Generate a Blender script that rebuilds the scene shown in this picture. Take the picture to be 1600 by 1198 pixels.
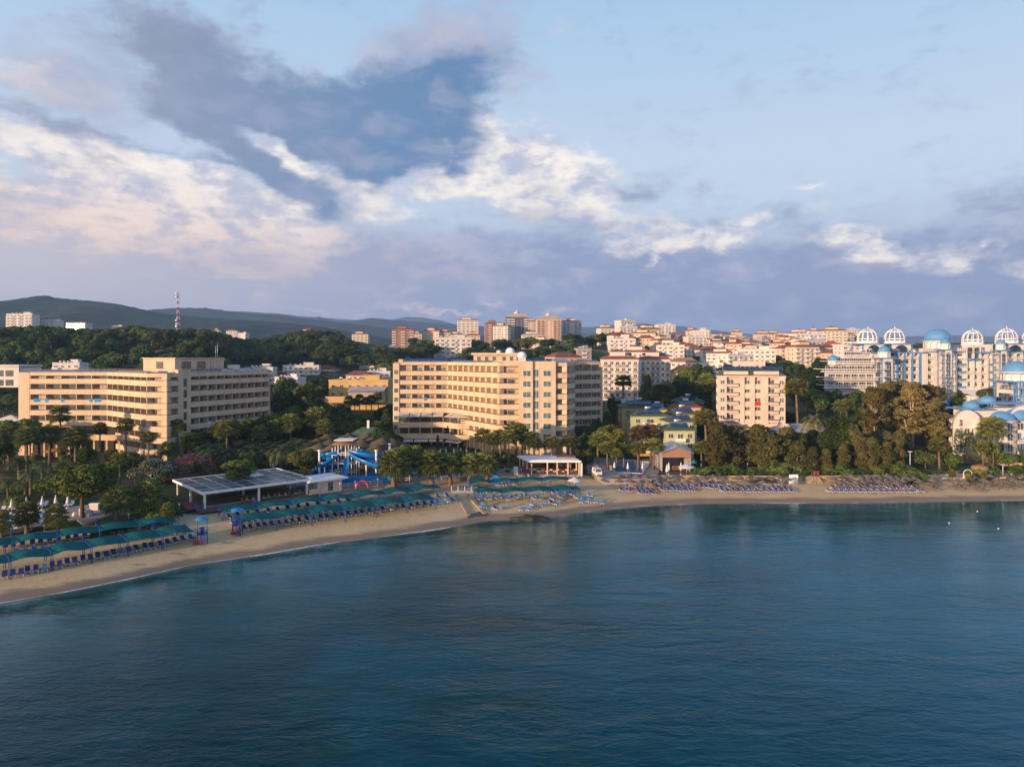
import bpy, math, random
from mathutils import Vector, Matrix, noise
R = math.radians
rnd = random.Random(7)
for o in list(bpy.data.objects): bpy.data.objects.remove(o)
SC = bpy.context.scene
COL = SC.collection
# ---------------------------------------------------------------- camera (a drone 33 m above the water)
F = 1067.0; HZ = 558.0; CH = 33.0          # focal length in photo pixels, horizon row, height
cd = bpy.data.cameras.new('camera'); cam = bpy.data.objects.new('camera', cd); COL.objects.link(cam)
cam.location = (0, 0, CH); cam.rotation_euler = (R(90), 0, 0)
cd.sensor_width = 36; cd.lens = 36*F/1600; cd.shift_y = -(599-HZ)/1600
cd.clip_start = 0.5; cd.clip_end = 60000
SC.camera = cam
SC.render.resolution_x = 1024; SC.render.resolution_y = 766
SC.view_settings.view_transform = 'Standard'; SC.view_settings.look = 'None'
SC.view_settings.exposure = 0.85; SC.view_settings.gamma = 1
# ---------------------------------------------------------------- node helper
class NT:
    def __init__(s, tree):
        s.t = tree; tree.nodes.clear()
    def n(s, typ, ins=None, **props):
        nd = s.t.nodes.new(typ)
        for k, v in props.items(): setattr(nd, k, v)
        for k, v in (ins or {}).items():
            sk = nd.inputs[k]
            if isinstance(v, bpy.types.NodeSocket): s.t.links.new(v, sk)
            else: sk.default_value = v
        return nd
    def m(s, op, a, b=0.0, c=0.0, clamp=False):
        return s.n('ShaderNodeMath', {0: a, 1: b, 2: c}, operation=op, use_clamp=clamp).outputs[0]
    def v(s, op, a, b=(0, 0, 0)):
        nd = s.n('ShaderNodeVectorMath', {0: a, 1: b}, operation=op)
        return nd.outputs['Value'] if op in ('LENGTH', 'DOT_PRODUCT') else nd.outputs[0]
    def scale(s, a, f):
        nd = s.n('ShaderNodeVectorMath', {0: a}, operation='SCALE')
        if isinstance(f, bpy.types.NodeSocket): s.t.links.new(f, nd.inputs['Scale'])
        else: nd.inputs['Scale'].default_value = f
        return nd.outputs[0]
    def ss(s, x, lo, hi, a=0.0, b=1.0):
        nd = s.n('ShaderNodeMapRange', {'Value': x, 'From Min': lo, 'From Max': hi, 'To Min': a, 'To Max': b}, interpolation_type='SMOOTHSTEP')
        return nd.outputs[0]
    def mix(s, f, a, b, blend='MIX'):
        nd = s.n('ShaderNodeMix', data_type='RGBA', blend_type=blend, clamp_factor=True)
        for i, v in ((0, f), (6, a), (7, b)):
            if isinstance(v, bpy.types.NodeSocket): s.t.links.new(v, nd.inputs[i])
            else: nd.inputs[i].default_value = v if i == 0 else c4(v)
        return nd.outputs[2]
    def noise(s, vec, sc, det=4, rough=.55, dist=0.0):
        return s.n('ShaderNodeTexNoise', {'Vector': vec, 'Scale': sc, 'Detail': det, 'Roughness': rough, 'Distortion': dist}).outputs[0]
    def ncol(s, vec, sc, det=3):
        return s.n('ShaderNodeTexNoise', {'Vector': vec, 'Scale': sc, 'Detail': det}).outputs[1]
    def ramp(s, f, stops, interp='LINEAR'):
        nd = s.n('ShaderNodeValToRGB', {0: f}); r = nd.color_ramp; r.interpolation = interp
        while len(r.elements) > 1: r.elements.remove(r.elements[-1])
        r.elements[0].position = stops[0][0]; r.elements[0].color = c4(stops[0][1])
        for p, c in stops[1:]:
            e = r.elements.new(p); e.color = c4(c)
        return nd.outputs[0]
def c4(c):
    c = tuple(c); return c if len(c) == 4 else c + (1,)
def lin(r, g, b):
    f = lambda v: v/12.92 if v <= .04045 else ((v+.055)/1.055)**2.4
    return (f(r/255), f(g/255), f(b/255))
# ---------------------------------------------------------------- sun, low over the sea behind the camera on the left
SUN_EL = R(7.0); SUN_AZ = R(228.0)          # compass angle from +Y
sdir = Vector((math.sin(SUN_AZ)*math.cos(SUN_EL), math.cos(SUN_AZ)*math.cos(SUN_EL), math.sin(SUN_EL)))
sl = bpy.data.lights.new('sun', 'SUN'); sl.energy = 5.0; sl.angle = R(0.6); sl.color = (1.0, .62, .36)
so = bpy.data.objects.new('sun', sl); COL.objects.link(so); so.location = (-200, -100, 120)
so.rotation_euler = sdir.to_track_quat('Z', 'Y').to_euler()
# ---------------------------------------------------------------- world: evening sky with procedural clouds
W = bpy.data.worlds.new('World'); SC.world = W; W.use_nodes = True
w = NT(W.node_tree)
SK = 10.0                                    # background strength is 0.1
def L(r, g, b, k=1.0):
    c = lin(r, g, b); return (c[0]*SK*k, c[1]*SK*k, c[2]*SK*k)
sky = w.n('ShaderNodeTexSky', sky_type='NISHITA', sun_disc=False, sun_elevation=SUN_EL, sun_rotation=SUN_AZ, altitude=30, air_density=1.0, dust_density=1.5, ozone_density=1.5).outputs[0]
gen = w.n('ShaderNodeTexCoord').outputs['Generated']
sep = w.n('ShaderNodeSeparateXYZ', {0: gen})
az = w.m('ARCTAN2', sep.outputs[0], sep.outputs[1])
el = w.m('ARCSINE', sep.outputs[2])
P0 = w.n('ShaderNodeCombineXYZ', {0: az, 1: el}).outputs[0]
Pn = w.n('ShaderNodeCombineXYZ', {0: az, 1: w.m('MULTIPLY', el, 2.0)}).outputs[0]    # clouds flatten to the horizon
wv = w.v('SUBTRACT', w.ncol(Pn, 3.2, 6), (.5, .5, .5))
wv2 = w.v('SUBTRACT', w.ncol(Pn, 14.0, 5), (.5, .5, .5))
wv3 = w.v('SUBTRACT', w.ncol(Pn, 45.0, 4), (.5, .5, .5))
Pw = w.v('ADD', w.v('ADD', w.v('ADD', P0, w.scale(wv, .17)), w.scale(wv2, .07)), w.scale(wv3, .022))
def blobs(src, lst):
    acc = None
    for (px, py, rx, ry, rot, wt) in lst:
        a = math.atan((px-800)/F); e = math.atan((HZ-py)/math.hypot(F, px-800)); c = math.cos(a)
        mp = w.n('ShaderNodeMapping', {'Vector': src, 'Location': (a, e, 0), 'Rotation': (0, 0, R(rot)), 'Scale': (rx*c*c/F, ry*c/F, 1)}, vector_type='TEXTURE')
        g = w.n('ShaderNodeTexGradient', {0: mp.outputs[0]}, gradient_type='SPHERICAL').outputs['Fac']
        acc = w.m('MULTIPLY_ADD', g, wt, acc if acc is not None else 0.0)
    return acc
fbm = w.noise(Pn, 6.5, 9, .6, .35)
fbm2 = w.noise(w.v('ADD', Pn, (3.1, 1.7, 0)), 13.0, 8, .62, .3)
fine = w.noise(w.v('ADD', Pn, (7.1, 2.7, 0)), 34.0, 5, .6)
det = w.m('MULTIPLY_ADD', fbm, .5, w.m('MULTIPLY_ADD', fbm2, .35, w.m('MULTIPLY', fine, .15)))
# clear sky by height, blended with the physical sky
grad = w.ramp(el, [(0.0, L(172, 180, 204, .1)), (.06, L(170, 184, 212, .1)), (.14, L(192, 208, 228, .1)), (.28, L(190, 208, 230, .1)), (.5, L(160, 194, 228, .1)), (.72, L(112, 156, 208, .1)), (1, L(86, 132, 194, .1))])
grad = w.mix(1.0, grad, (SK, SK, SK), 'MULTIPLY')
base = w.mix(.12, grad, w.mix(1.0, sky, (1.0, 1.0, 1.0), 'MULTIPLY'))
# low violet cloud bank
bankm = w.m('MULTIPLY_ADD', w.m('SUBTRACT', det, .5), .30, el)
azf = w.ss(az, -.75, .1)
bcol = w.mix(azf, L(192, 184, 192), L(130, 142, 178))
bcol = w.mix(w.ss(el, .0, .1), w.mix(azf, L(186, 180, 192), L(112, 128, 168)), bcol)
bcol = w.mix(w.m('MULTIPLY', w.ss(fbm2, .45, .75), .45), bcol, L(206, 196, 206))
c1 = w.mix(w.ss(bankm, .225, .125, 0.0, .93), base, bcol)
# bright cumulus, cream to peach
bright = blobs(Pw, [(520, 300, 90, 26, -20, .8), (560, 345, 150, 30, 0, .6), (90, 330, 300, 85, -4, 1.0), (330, 345, 260, 90, -8, 1.0), (210, 275, 280, 55, -18, .9), (470, 395, 190, 50, -4, .8), (420, 230, 85, 60, -35, 1.2), (600, 290, 150, 60, 0, .8),
    (690, 235, 90, 70, 35, 1.3), (810, 265, 180, 90, -8, 1.2), (880, 305, 130, 60, -14, .9), (950, 250, 60, 30, 0, .25), (1000, 350, 120, 32, -3, .5), (1320, 396, 80, 42, 0, 1.1), (1290, 380, 50, 20, 0, .4), (1235, 308, 80, 16, 10, .55),
    (1110, 372, 190, 34, 4, .75), (1480, 405, 250, 42, -3, .8), (1030, 395, 120, 24, 0, .7), (700, 480, 130, 14, 2, .7), (505, 470, 50, 10, 0, .5), (880, 478, 90, 26, 0, .45), (30, 110, 150, 40, -25, .6), (60, 240, 120, 30, -15, .5),
    (260, 190, 170, 35, -45, .35), (850, 60, 100, 60, 20, .25), (150, 20, 200, 30, -8, .3)])
bm = w.ss(w.m('MULTIPLY_ADD', w.m('SUBTRACT', det, .5), 2.4, bright), .14, .80)
sh = w.ss(w.m('ADD', fbm2, w.m('MULTIPLY', w.m('SUBTRACT', fine, .5), .45)), .34, .66)
peach = w.ss(w.m('ADD', w.m('MULTIPLY', el, -1.0), w.m('MULTIPLY', az, -.12)), -.21, -.07)
hi = w.mix(peach, L(250, 240, 228), L(236, 210, 194))
lo = w.mix(peach, L(176, 182, 204), L(184, 178, 192))
c2 = w.mix(w.m('MULTIPLY', bm, .95), c1, w.mix(sh, lo, hi))
# rosy thin veil round the big cloud
veil = blobs(Pw, [(180, 140, 230, 110, -38, .8), (330, 60, 260, 70, -10, .7), (640, 60, 230, 90, 25, .55), (740, 60, 170, 120, 20, .9), (60, 130, 170, 60, -25, .8), (110, 215, 170, 26, -14, .6), (820, 140, 140, 50, 10, .4), (300, 400, 260, 40, -4, .5), (640, 410, 330, 60, 0, .9), (900, 350, 240, 40, -6, .8), (1075, 300, 30, 26, 60, .5), (985, 292, 80, 36, 4, .9)])
vm = w.ss(w.m('MULTIPLY_ADD', w.m('SUBTRACT', det, .5), 2.0, veil), .10, .95)
c3 = w.mix(w.m('MULTIPLY', vm, .72), c2, w.mix(sh, L(150, 156, 184), L(178, 172, 188)))
# the big dark blue cloud
dark = blobs(Pw, [(300, 130, 260, 110, -28, 1.0), (430, 180, 240, 110, -30, 1.1), (560, 190, 220, 120, 0, 1.15), (640, 170, 210, 90, 28, 1.1), (740, 110, 150, 70, 38, .75), (600, 250, 120, 60, 20, .6), (350, 235, 210, 50, -28, .9),
    (430, 305, 190, 55, -22, 1.1), (480, 345, 90, 26, -8, .5), (90, 200, 170, 22, -12, .75), (240, 240, 190, 22, -14, .7), (170, 270, 80, 16, -20, .5), (715, 225, 66, 40, 8, 1.1), (985, 292, 70, 26, 3, .55), (850, 297, 60, 12, 0, .6), (300, 60, 220, 60, -8, .5), (780, 330, 150, 16, 0, .35), (412, 222, 88, 56, -32, -1.5), (475, 262, 110, 34, -25, -.9), (300, 236, 90, 24, -25, -.7), (650, 120, 80, 24, 30, -.5), (540, 70, 90, 60, 0, -1.0)])
det2 = w.m('MULTIPLY_ADD', fbm, .38, w.m('MULTIPLY_ADD', fbm2, .37, w.m('MULTIPLY', fine, .25)))
dm = w.ss(w.m('MULTIPLY_ADD', w.m('SUBTRACT', det2, .5), 3.8, dark), .0, 1.2)
dcol = w.mix(w.ss(w.m('ADD', az, w.m('MULTIPLY', fbm2, .5)), -.35, .15), L(130, 142, 166), L(86, 124, 166))
dcol = w.mix(w.m('MULTIPLY', w.ss(fbm2, .42, .68), .6), dcol, L(150, 156, 184))
c4_ = w.mix(w.m('MULTIPLY', dm, .95), c3, dcol)
c4_ = w.mix(1.0, c4_, (.68, .675, .665), 'MULTIPLY')
# below the horizon: dim water colour
c5 = w.mix(w.ss(el, -.01, -.05), c4_, L(60, 80, 100))
# the glow of the low sun behind the viewer
sd = w.m('MAXIMUM', w.v('DOT_PRODUCT', gen, tuple(sdir)), 0.0)
glow = w.m('POWER', sd, 5.0)
c6 = w.mix(1.0, c5, w.mix(glow, (0, 0, 0), (9.0, 6.0, 3.4)), 'ADD')
bg = w.n('ShaderNodeBackground', {'Color': c6, 'Strength': .1})
w.n('ShaderNodeOutputWorld', {'Surface': bg.outputs[0]})
W.cycles.sampling_method = 'MANUAL'; W.cycles.sample_map_resolution = 1024
# ---------------------------------------------------------------- object helpers
def tag(o, label=None, cat=None, group=None, kind=None):
    if label: o['label'] = label
    if cat: o['category'] = cat
    if group: o['group'] = group
    if kind: o['kind'] = kind
    return o
def empty(name, loc=(0, 0, 0), rz=0.0, label=None, cat=None, group=None, sc=1.0):
    o = bpy.data.objects.new(name, None); COL.objects.link(o); o.empty_display_size = .5
    o.location = loc; o.rotation_euler = (0, 0, rz); o.scale = (sc, sc, sc) if not isinstance(sc, tuple) else sc
    return tag(o, label, cat, group, 'thing' if label else None)
KIDS = {}
def setparent(o, p):
    o.parent = p; KIDS.setdefault(p.name, []).append(o)
def dup(root, loc=None, rz=None, label=None, group=None, sc=None, parent=None):
    kids = KIDS.get(root.name, [])
    c = root.copy(); COL.objects.link(c)
    if parent is not None: setparent(c, parent)
    if loc is not None: c.location = loc
    if rz is not None: c.rotation_euler = (0, 0, rz)
    if sc is not None: c.scale = (sc, sc, sc) if not isinstance(sc, tuple) else sc
    if label: c['label'] = label
    if group: c['group'] = group
    for ch in kids: dup(ch, parent=c)
    return c
class MB:
    def __init__(s): s.v = []; s.f = []; s.mi = []; s.cur = 0; s.sm = []; s.smooth = False
    def poly(s, pts):
        n = len(s.v); s.v += [tuple(p) for p in pts]; s.f.append(tuple(range(n, n+len(pts)))); s.mi.append(s.cur); s.sm.append(s.smooth)
    def faces(s, vs, fs):
        n = len(s.v); s.v += [tuple(p) for p in vs]
        for f in fs: s.f.append(tuple(i+n for i in f)); s.mi.append(s.cur); s.sm.append(s.smooth)
    def prism(s, pts, z0, z1, topscale=None):
        a = sum((pts[i][0]*pts[(i+1) % len(pts)][1]-pts[(i+1) % len(pts)][0]*pts[i][1]) for i in range(len(pts)))
        if a < 0: pts = pts[::-1]
        n = len(pts)
        vs = [(p[0], p[1], z0 if len(p) < 3 else p[2]+z0) for p in pts]+[(p[0], p[1], z1 if len(p) < 3 else p[2]+z1) for p in pts]
        fs = [tuple(range(n-1, -1, -1)), tuple(range(n, 2*n))]+[(i, (i+1) % n, n+(i+1) % n, n+i) for i in range(n)]
        s.faces(vs, fs)
    def box(s, x0, x1, y0, y1, z0, z1):
        s.prism([(x0, y0), (x1, y0), (x1, y1), (x0, y1)], z0, z1)
    def obox(s, a, b, th, z0, z1, off=0.0):
        """box along the plan line a->b, thickness th, shifted off to the right-hand (outer) side"""
        a = Vector(a[:2]); b = Vector(b[:2]); d = (b-a).normalized(); n = Vector((d.y, -d.x))
        s.prism([a+n*off, b+n*off, b+n*(off+th), a+n*(off+th)], z0, z1)
    def tube(s, pts, rads, seg=6, cap=True):
        pts = [Vector(p) for p in pts]
        if not isinstance(rads, (list, tuple)): rads = [rads]*len(pts)
        vs = []; fs = []
        for i, p in enumerate(pts):
            t = (pts[min(i+1, len(pts)-1)]-pts[max(i-1, 0)]).normalized()
            u = t.cross(Vector((0, 0, 1)));
            if u.length < .05: u = t.cross(Vector((1, 0, 0)))
            u.normalize(); q = u.cross(t)
            for k in range(seg):
                a = 2*math.pi*k/seg; vs.append(p+(u*math.cos(a)+q*math.sin(a))*rads[i])
        for i in range(len(pts)-1):
            for k in range(seg):
                fs.append((i*seg+k, i*seg+(k+1) % seg, (i+1)*seg+(k+1) % seg, (i+1)*seg+k))
        if cap:
            fs.append(tuple(range(seg))[::-1]); fs.append(tuple(range((len(pts)-1)*seg, len(pts)*seg)))
        o = s.smooth; s.smooth = seg > 4; s.faces(vs, fs); s.smooth = o
    def lathe(s, prof, seg=16, c=(0, 0, 0), a0=0.0, a1=2*math.pi):
        vs = []; fs = []; full = abs(a1-a0-2*math.pi) < 1e-4; m = seg if full else seg+1
        for (r, z) in prof:
            for k in range(m):
                a = a0+(a1-a0)*k/seg; vs.append((c[0]+r*math.cos(a), c[1]+r*math.sin(a), c[2]+z))
        for i in range(len(prof)-1):
            for k in range(seg):
                k2 = (k+1) % m
                fs.append((i*m+k, i*m+k2, (i+1)*m+k2, (i+1)*m+k))
        o = s.smooth; s.smooth = True; s.faces(vs, fs); s.smooth = o
    def build(s, name, mats, parent=None, loc=None):
        me = bpy.data.meshes.new(name)
        me.from_pydata(s.v, [], s.f)
        if not isinstance(mats, (list, tuple)): mats = [mats]
        for m in mats: me.materials.append(m)
        if any(s.mi): me.polygons.foreach_set('material_index', s.mi)
        if any(s.sm): me.polygons.foreach_set('use_smooth', s.sm)
        me.update()
        o = bpy.data.objects.new(name, me); COL.objects.link(o)
        if parent is not None: setparent(o, parent)
        if loc is not None: o.location = loc
        return o
def lerp(a, b, t): return a+(b-a)*t
def interp(x, tab):
    if x <= tab[0][0]:
        (a, b), (c, d) = tab[0], tab[1]; return b+(x-a)*(d-b)/(c-a)
    for i in range(len(tab)-1):
        if x <= tab[i+1][0]:
            (a, b), (c, d) = tab[i], tab[i+1]; return b+(x-a)*(d-b)/(c-a)
    (a, b), (c, d) = tab[-2], tab[-1]; return b+(x-a)*(d-b)/(c-a)
def clampi(x, tab):
    return interp(min(max(x, tab[0][0]), tab[-1][0]), tab)
def sstep(a, b, x):
    t = min(max((x-a)/(b-a), 0), 1); return t*t*(3-2*t)
def P(px, py, z=0.0):
    Y = F*(CH-z)/(py-HZ); return Vector(((px-800)/F*Y, Y, z))
def PY(px, Y, z=0.0): return Vector(((px-800)/F*Y, Y, z))
def ZP(py, Y): return CH-(py-HZ)*Y/F
# ---------------------------------------------------------------- materials
MATS = {}
def mat(name, col, rough=.75, var=.12, vs=.4, metal=0.0, spec=.4, bump=0.0, bs=4.0, col2=None, rand=0.0, vec='world', stretch=(1, 1, 1)):
    if name in MATS: return MATS[name]
    m = bpy.data.materials.new(name); m.use_nodes = True; t = NT(m.node_tree); MATS[name] = m
    pos = t.n('ShaderNodeNewGeometry').outputs['Position'] if vec == 'world' else t.n('ShaderNodeTexCoord').outputs['Object']
    if stretch != (1, 1, 1): pos = t.v('MULTIPLY', pos, stretch)
    f = t.noise(pos, vs, 5, .6)
    c2 = col2 or tuple(v*(1-var*2) for v in col)
    c = t.mix(t.ss(f, .35, .68), col, c2)
    if rand:
        rr = t.n('ShaderNodeObjectInfo').outputs['Random']
        hsv = t.n('ShaderNodeHueSaturation', {'Color': c, 'Hue': t.m('MULTIPLY_ADD', rr, rand*.12, .5-rand*.06), 'Value': t.m('MULTIPLY_ADD', t.m('FRACT', t.m('MULTIPLY', rr, 7.31)), rand, 1-rand*.5)})
        c = hsv.outputs[0]
    ins = {'Base Color': c, 'Roughness': rough, 'Metallic': metal, 'Specular IOR Level': spec}
    if bump:
        b = t.n('ShaderNodeBump', {'Height': t.noise(pos, bs, 4, .6), 'Strength': bump, 'Distance': .1}).outputs[0]; ins['Normal'] = b
    p = t.n('ShaderNodeBsdfPrincipled', ins)
    t.n('ShaderNodeOutputMaterial', {0: p.outputs[0]})
    return m
def leafmat(name, col, col2, rand=.35, trans=.25, vs=.35):
    m = bpy.data.materials.new(name); m.use_nodes = True; t = NT(m.node_tree); MATS[name] = m
    pos = t.n('ShaderNodeTexCoord').outputs['Object']
    f = t.noise(pos, vs, 4, .65)
    c = t.mix(t.ss(f, .36, .66), col, col2)
    rr = t.n('ShaderNodeObjectInfo').outputs['Random']
    c = t.n('ShaderNodeHueSaturation', {'Color': c, 'Hue': t.m('MULTIPLY_ADD', rr, .05, .475), 'Value': t.m('MULTIPLY_ADD', t.m('FRACT', t.m('MULTIPLY', rr, 7.31)), rand*2, 1-rand)}).outputs[0]
    d = t.n('ShaderNodeBsdfDiffuse', {0: c}); tr = t.n('ShaderNodeBsdfTranslucent', {0: c})
    mx = t.n('ShaderNodeMixShader', {0: trans, 1: d.outputs[0], 2: tr.outputs[0]})
    t.n('ShaderNodeOutputMaterial', {0: mx.outputs[0]})
    return m
# ---------------------------------------------------------------- the lie of the land
SHORE = [(-160, 30), (-110, 62), (-68.2, 91), (-62.5, 95.2), (-56.7, 100.9), (-50.5, 107.7), (-42.3, 112.9), (-33.6, 119.4), (-23.4, 124.9), (-12.3, 131.4), (-5.1, 137), (6.5, 138.9), (13.5, 143.7), (28.2, 150.3), (43, 153), (57.4, 153.6), (71.6, 153.2), (86, 154.2), (101, 155.2), (117, 156.5), (150, 158), (260, 158)]
TB = [(-160, 41), (-90, 40), (-41, 39.5), (2, 38.9), (15, 35), (24, 28), (31, 21), (40, 19), (300, 19)]
def YS(x): return interp(x, SHORE) if x > SHORE[0][0] else interp(SHORE[0][0], SHORE)+(x-SHORE[0][0])*.3
def tb(x): return clampi(x, TB)
ZW = 3.0            # level of the ground behind the beach walls
def beach_z(x, t):
    b = tb(x); r = t/b
    if t < 0: return t*.09
    return min(2.3, .22+2.2*min(1, t/24)**.75) if t > 2 else t*.28
def gx(v, c, s): return math.exp(-((v-c)/s)**2)
UPL = [(245, 0), (300, 6), (345, 11), (400, 16), (500, 24), (620, 32), (850, 42), (1000, 44)]
UPR = [(182, 0), (205, 2), (240, 6), (280, 10), (345, 15), (400, 18.5), (500, 26), (620, 34), (850, 47), (1000, 49)]
def H(x, y):
    ys = YS(max(-160, min(260, x))); t = y-ys; b = tb(x)
    if t < b: return beach_z(x, t)
    e = t-b
    z = ZW+.016*min(e, 60)
    rr = sstep(60, 115, x)
    up = lerp(clampi(y, UPL), clampi(y, UPR), rr)
    up *= 1-sstep(900, 1400, y)*.7
    z += up*(1-.8*sstep(-.37, -.47, x/max(y, 1))*(1-sstep(650, 850, y)))
    # wooded ridge on the left, and its second hump
    k = x/max(y, 1)                     # tangent of the bearing
    ridge = 38*sstep(285, 455, y)*(1-sstep(600, 900, y)*.8)*sstep(-.37, -.47, k)
    hump = 15*gx(x, -178, 62)*gx(y, 610, 130)
    z += max(ridge, hump)
    z += 1.6*(noise.noise(Vector((x*.012, y*.012, 3)))+noise.noise(Vector((x*.03, y*.03, 9)))*.5)*sstep(270, 400, y)
    z += 10*gx(x, 118, 45)*gx(y, 640, 70) + 8*gx(x, 45, 60)*gx(y, 560, 60)
    return z
def G(px, py, dz=0.0):
    """point of the ground seen at photo pixel px, py (first hit)"""
    k = (px-800)/F; y = 90.0
    while y < 3000:
        x = k*y
        if CH-(py-HZ)*y/F <= H(x, y)+dz: return Vector((x, y, H(x, y)))
        y += .5 if y < 300 else 2
    return Vector((k*y, y, H(k*y, y)))
def GY(px, Y, up=0.0):
    x = (px-800)/F*Y; return Vector((x, Y, H(x, Y)+up))
# ground materials
def ground_material():
    m = bpy.data.materials.new('earth_and_grass'); m.use_nodes = True; t = NT(m.node_tree)
    pos = t.n('ShaderNodeNewGeometry').outputs['Position']
    n1 = t.noise(pos, .05, 6, .6); n2 = t.noise(pos, .6, 5, .6)
    g = t.mix(n2, (.016, .032, .008), (.045, .06, .017))
    g = t.mix(t.ss(n1, .52, .62), g, (.14, .105, .065))
    p = t.n('ShaderNodeBsdfPrincipled', {'Base Color': g, 'Roughness': .95, 'Specular IOR Level': .1, 'Normal': t.n('ShaderNodeBump', {'Height': n2, 'Strength': .6, 'Distance': .3}).outputs[0]})
    t.n('ShaderNodeOutputMaterial', {0: p.outputs[0]}); return m
def sand_material():
    m = bpy.data.materials.new('beach_sand'); m.use_nodes = True; t = NT(m.node_tree)
    pos = t.n('ShaderNodeNewGeometry').outputs['Position']
    at = t.n('ShaderNodeAttribute', attribute_name='shore_distance').outputs['Fac']
    n1 = t.noise(pos, .09, 6, .65); n2 = t.noise(pos, 1.6, 6, .7); n3 = t.noise(t.v('MULTIPLY', pos, (.25, .8, 1)), .5, 5, .6)
    dry = t.mix(t.ss(n2, .3, .7), (.57, .425, .22), (.44, .325, .165))
    dry = t.mix(t.ss(n1, .4, .7, 0, .55), dry, (.58, .45, .27))
    weed = t.m('MULTIPLY', t.ss(n3, .6, .7), t.m('MULTIPLY', t.ss(at, 11.5, 8), t.ss(at, 4, 6)))
    foot = t.m('MULTIPLY', t.ss(t.noise(pos, 3.5, 3, .7), .58, .68), t.ss(at, 7, 11))
    dry = t.mix(t.m('MULTIPLY', foot, .6), dry, (.17, .125, .08))
    dry = t.mix(t.m('MULTIPLY', weed, .6), dry, (.11, .08, .05))
    wetn = t.m('ADD', at, t.m('MULTIPLY', t.m('SUBTRACT', n3, .5), 5.0))
    wet = t.ss(wetn, 4.6, 2.2)
    c = t.mix(wet, dry, (.21, .15, .095))
    h = t.m('ADD', n2, t.m('MULTIPLY', t.noise(pos, 5.0, 3), .5))
    p = t.n('ShaderNodeBsdfPrincipled', {'Base Color': c, 'Roughness': t.m('MULTIPLY_ADD', wet, -.45, .92), 'Specular IOR Level': .35, 'Normal': t.n('ShaderNodeBump', {'Height': h, 'Strength': t.m('MULTIPLY_ADD', wet, -.5, .6), 'Distance': .12}).outputs[0]})
    t.n('ShaderNodeOutputMaterial', {0: p.outputs[0]}); return m
def sea_material():
    m = bpy.data.materials.new('sea_water'); m.use_nodes = True; t = NT(m.node_tree)
    pos = t.n('ShaderNodeNewGeometry').outputs['Position']
    off = t.n('ShaderNodeAttribute', attribute_name='shore_distance').outputs['Fac']      # metres out from the waterline
    n1 = t.noise(pos, .028, 5, .6, .6); n2 = t.noise(t.v('MULTIPLY', pos, (1, 1.6, 1)), .09, 5, .65)
    x = t.n('ShaderNodeSeparateXYZ', {0: pos}).outputs[0]
    deep_refl = t.mix(t.ss(n1, .38, .66), (.0003, .024, .034), (.0005, .052, .062))
    deep_refl = t.mix(t.ss(t.m('MULTIPLY_ADD', n1, 60.0, x), 0, 110, 0, .85), deep_refl, (.0006, .098, .158))  # bluer towards the right: clear-sky reflection put into the water colour
    deep_refl = t.mix(t.m('MULTIPLY', t.ss(n2, .5, .66), t.ss(x, 45, -10, 0, .75)), deep_refl, (.003, .030, .027))
    shal = t.mix(t.ss(n2, .35, .62), (.010, .050, .050), (.035, .135, .125))
    sh = t.m('ADD', off, t.m('MULTIPLY', t.m('SUBTRACT', n1, .5), 34.0))
    c = t.mix(t.ss(sh, 2, 44), shal, deep_refl)
    reef = t.m('MULTIPLY', t.ss(n2, .5, .6), t.m('MULTIPLY', t.ss(off, 42, 14), t.ss(x, 62, 20)))
    c = t.mix(t.m('MULTIPLY', reef, .75), c, (.012, .014, .009))
    c = t.mix(t.ss(off, 3.0, .2, 0, .8), c, (.16, .17, .13))
    # wind ripples over longer swell
    wp = t.v('MULTIPLY', pos, (.55, 1.25, 1))
    h = t.m('MULTIPLY', t.noise(wp, .22, 3, .5, .4), .95)
    h = t.m('MULTIPLY_ADD', t.noise(wp, 1.0, 4, .6, .5), .42, h)
    h = t.m('MULTIPLY_ADD', t.noise(t.v('MULTIPLY', pos, (.7, 1.3, 1)), 3.4, 3, .55), .12, h)
    calm = t.ss(t.noise(t.v('MULTIPLY', pos, (.5, 2.2, 1)), .035, 4, .6), .38, .62, .45, 1.0)
    nb = t.n('ShaderNodeBump', {'Height': h, 'Strength': t.m('MULTIPLY', calm, t.ss(off, 0, 60, .14, .72)), 'Distance': .5}).outputs[0]
    fr_ = t.n('ShaderNodeFresnel', {'IOR': 1.333, 'Normal': nb}).outputs[0]
    k = t.m('MULTIPLY_ADD', fr_, 1.2, -.044, clamp=True)
    d = t.n('ShaderNodeBsdfDiffuse', {0: c}); g = t.n('ShaderNodeBsdfGlossy', {'Color': (.70, .88, 1.0, 1), 'Roughness': .05, 'Normal': nb})
    p = t.n('ShaderNodeMixShader', {0: k, 1: d.outputs[0], 2: g.outputs[0]})
    t.n('ShaderNodeOutputMaterial', {0: p.outputs[0]}); return m
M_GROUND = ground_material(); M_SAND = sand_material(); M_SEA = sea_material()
def ribbon(name, xs, ts, fn, material, kind='structure', attr=None):
    vs = []; fs = []; av = []
    for x in xs:
        for tt in ts:
            p = fn(x, tt); vs.append(p[:3]); av.append(p[3] if len(p) > 3 else 0)
    m = len(ts)
    for i in range(len(xs)-1):
        for j in range(m-1): fs.append((i*m+j, (i+1)*m+j, (i+1)*m+j+1, i*m+j+1))
    if name == 'sea': fs = [f[::-1] for f in fs]
    me = bpy.data.meshes.new(name); me.from_pydata(vs, [], fs); me.materials.append(material)
    me.polygons.foreach_set('use_smooth', [True]*len(fs))
    if attr:
        a = me.attributes.new(attr, 'FLOAT', 'POINT'); a.data.foreach_set('value', av)
    o = bpy.data.objects.new(name, me); COL.objects.link(o); tag(o, kind=kind); return o
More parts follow.
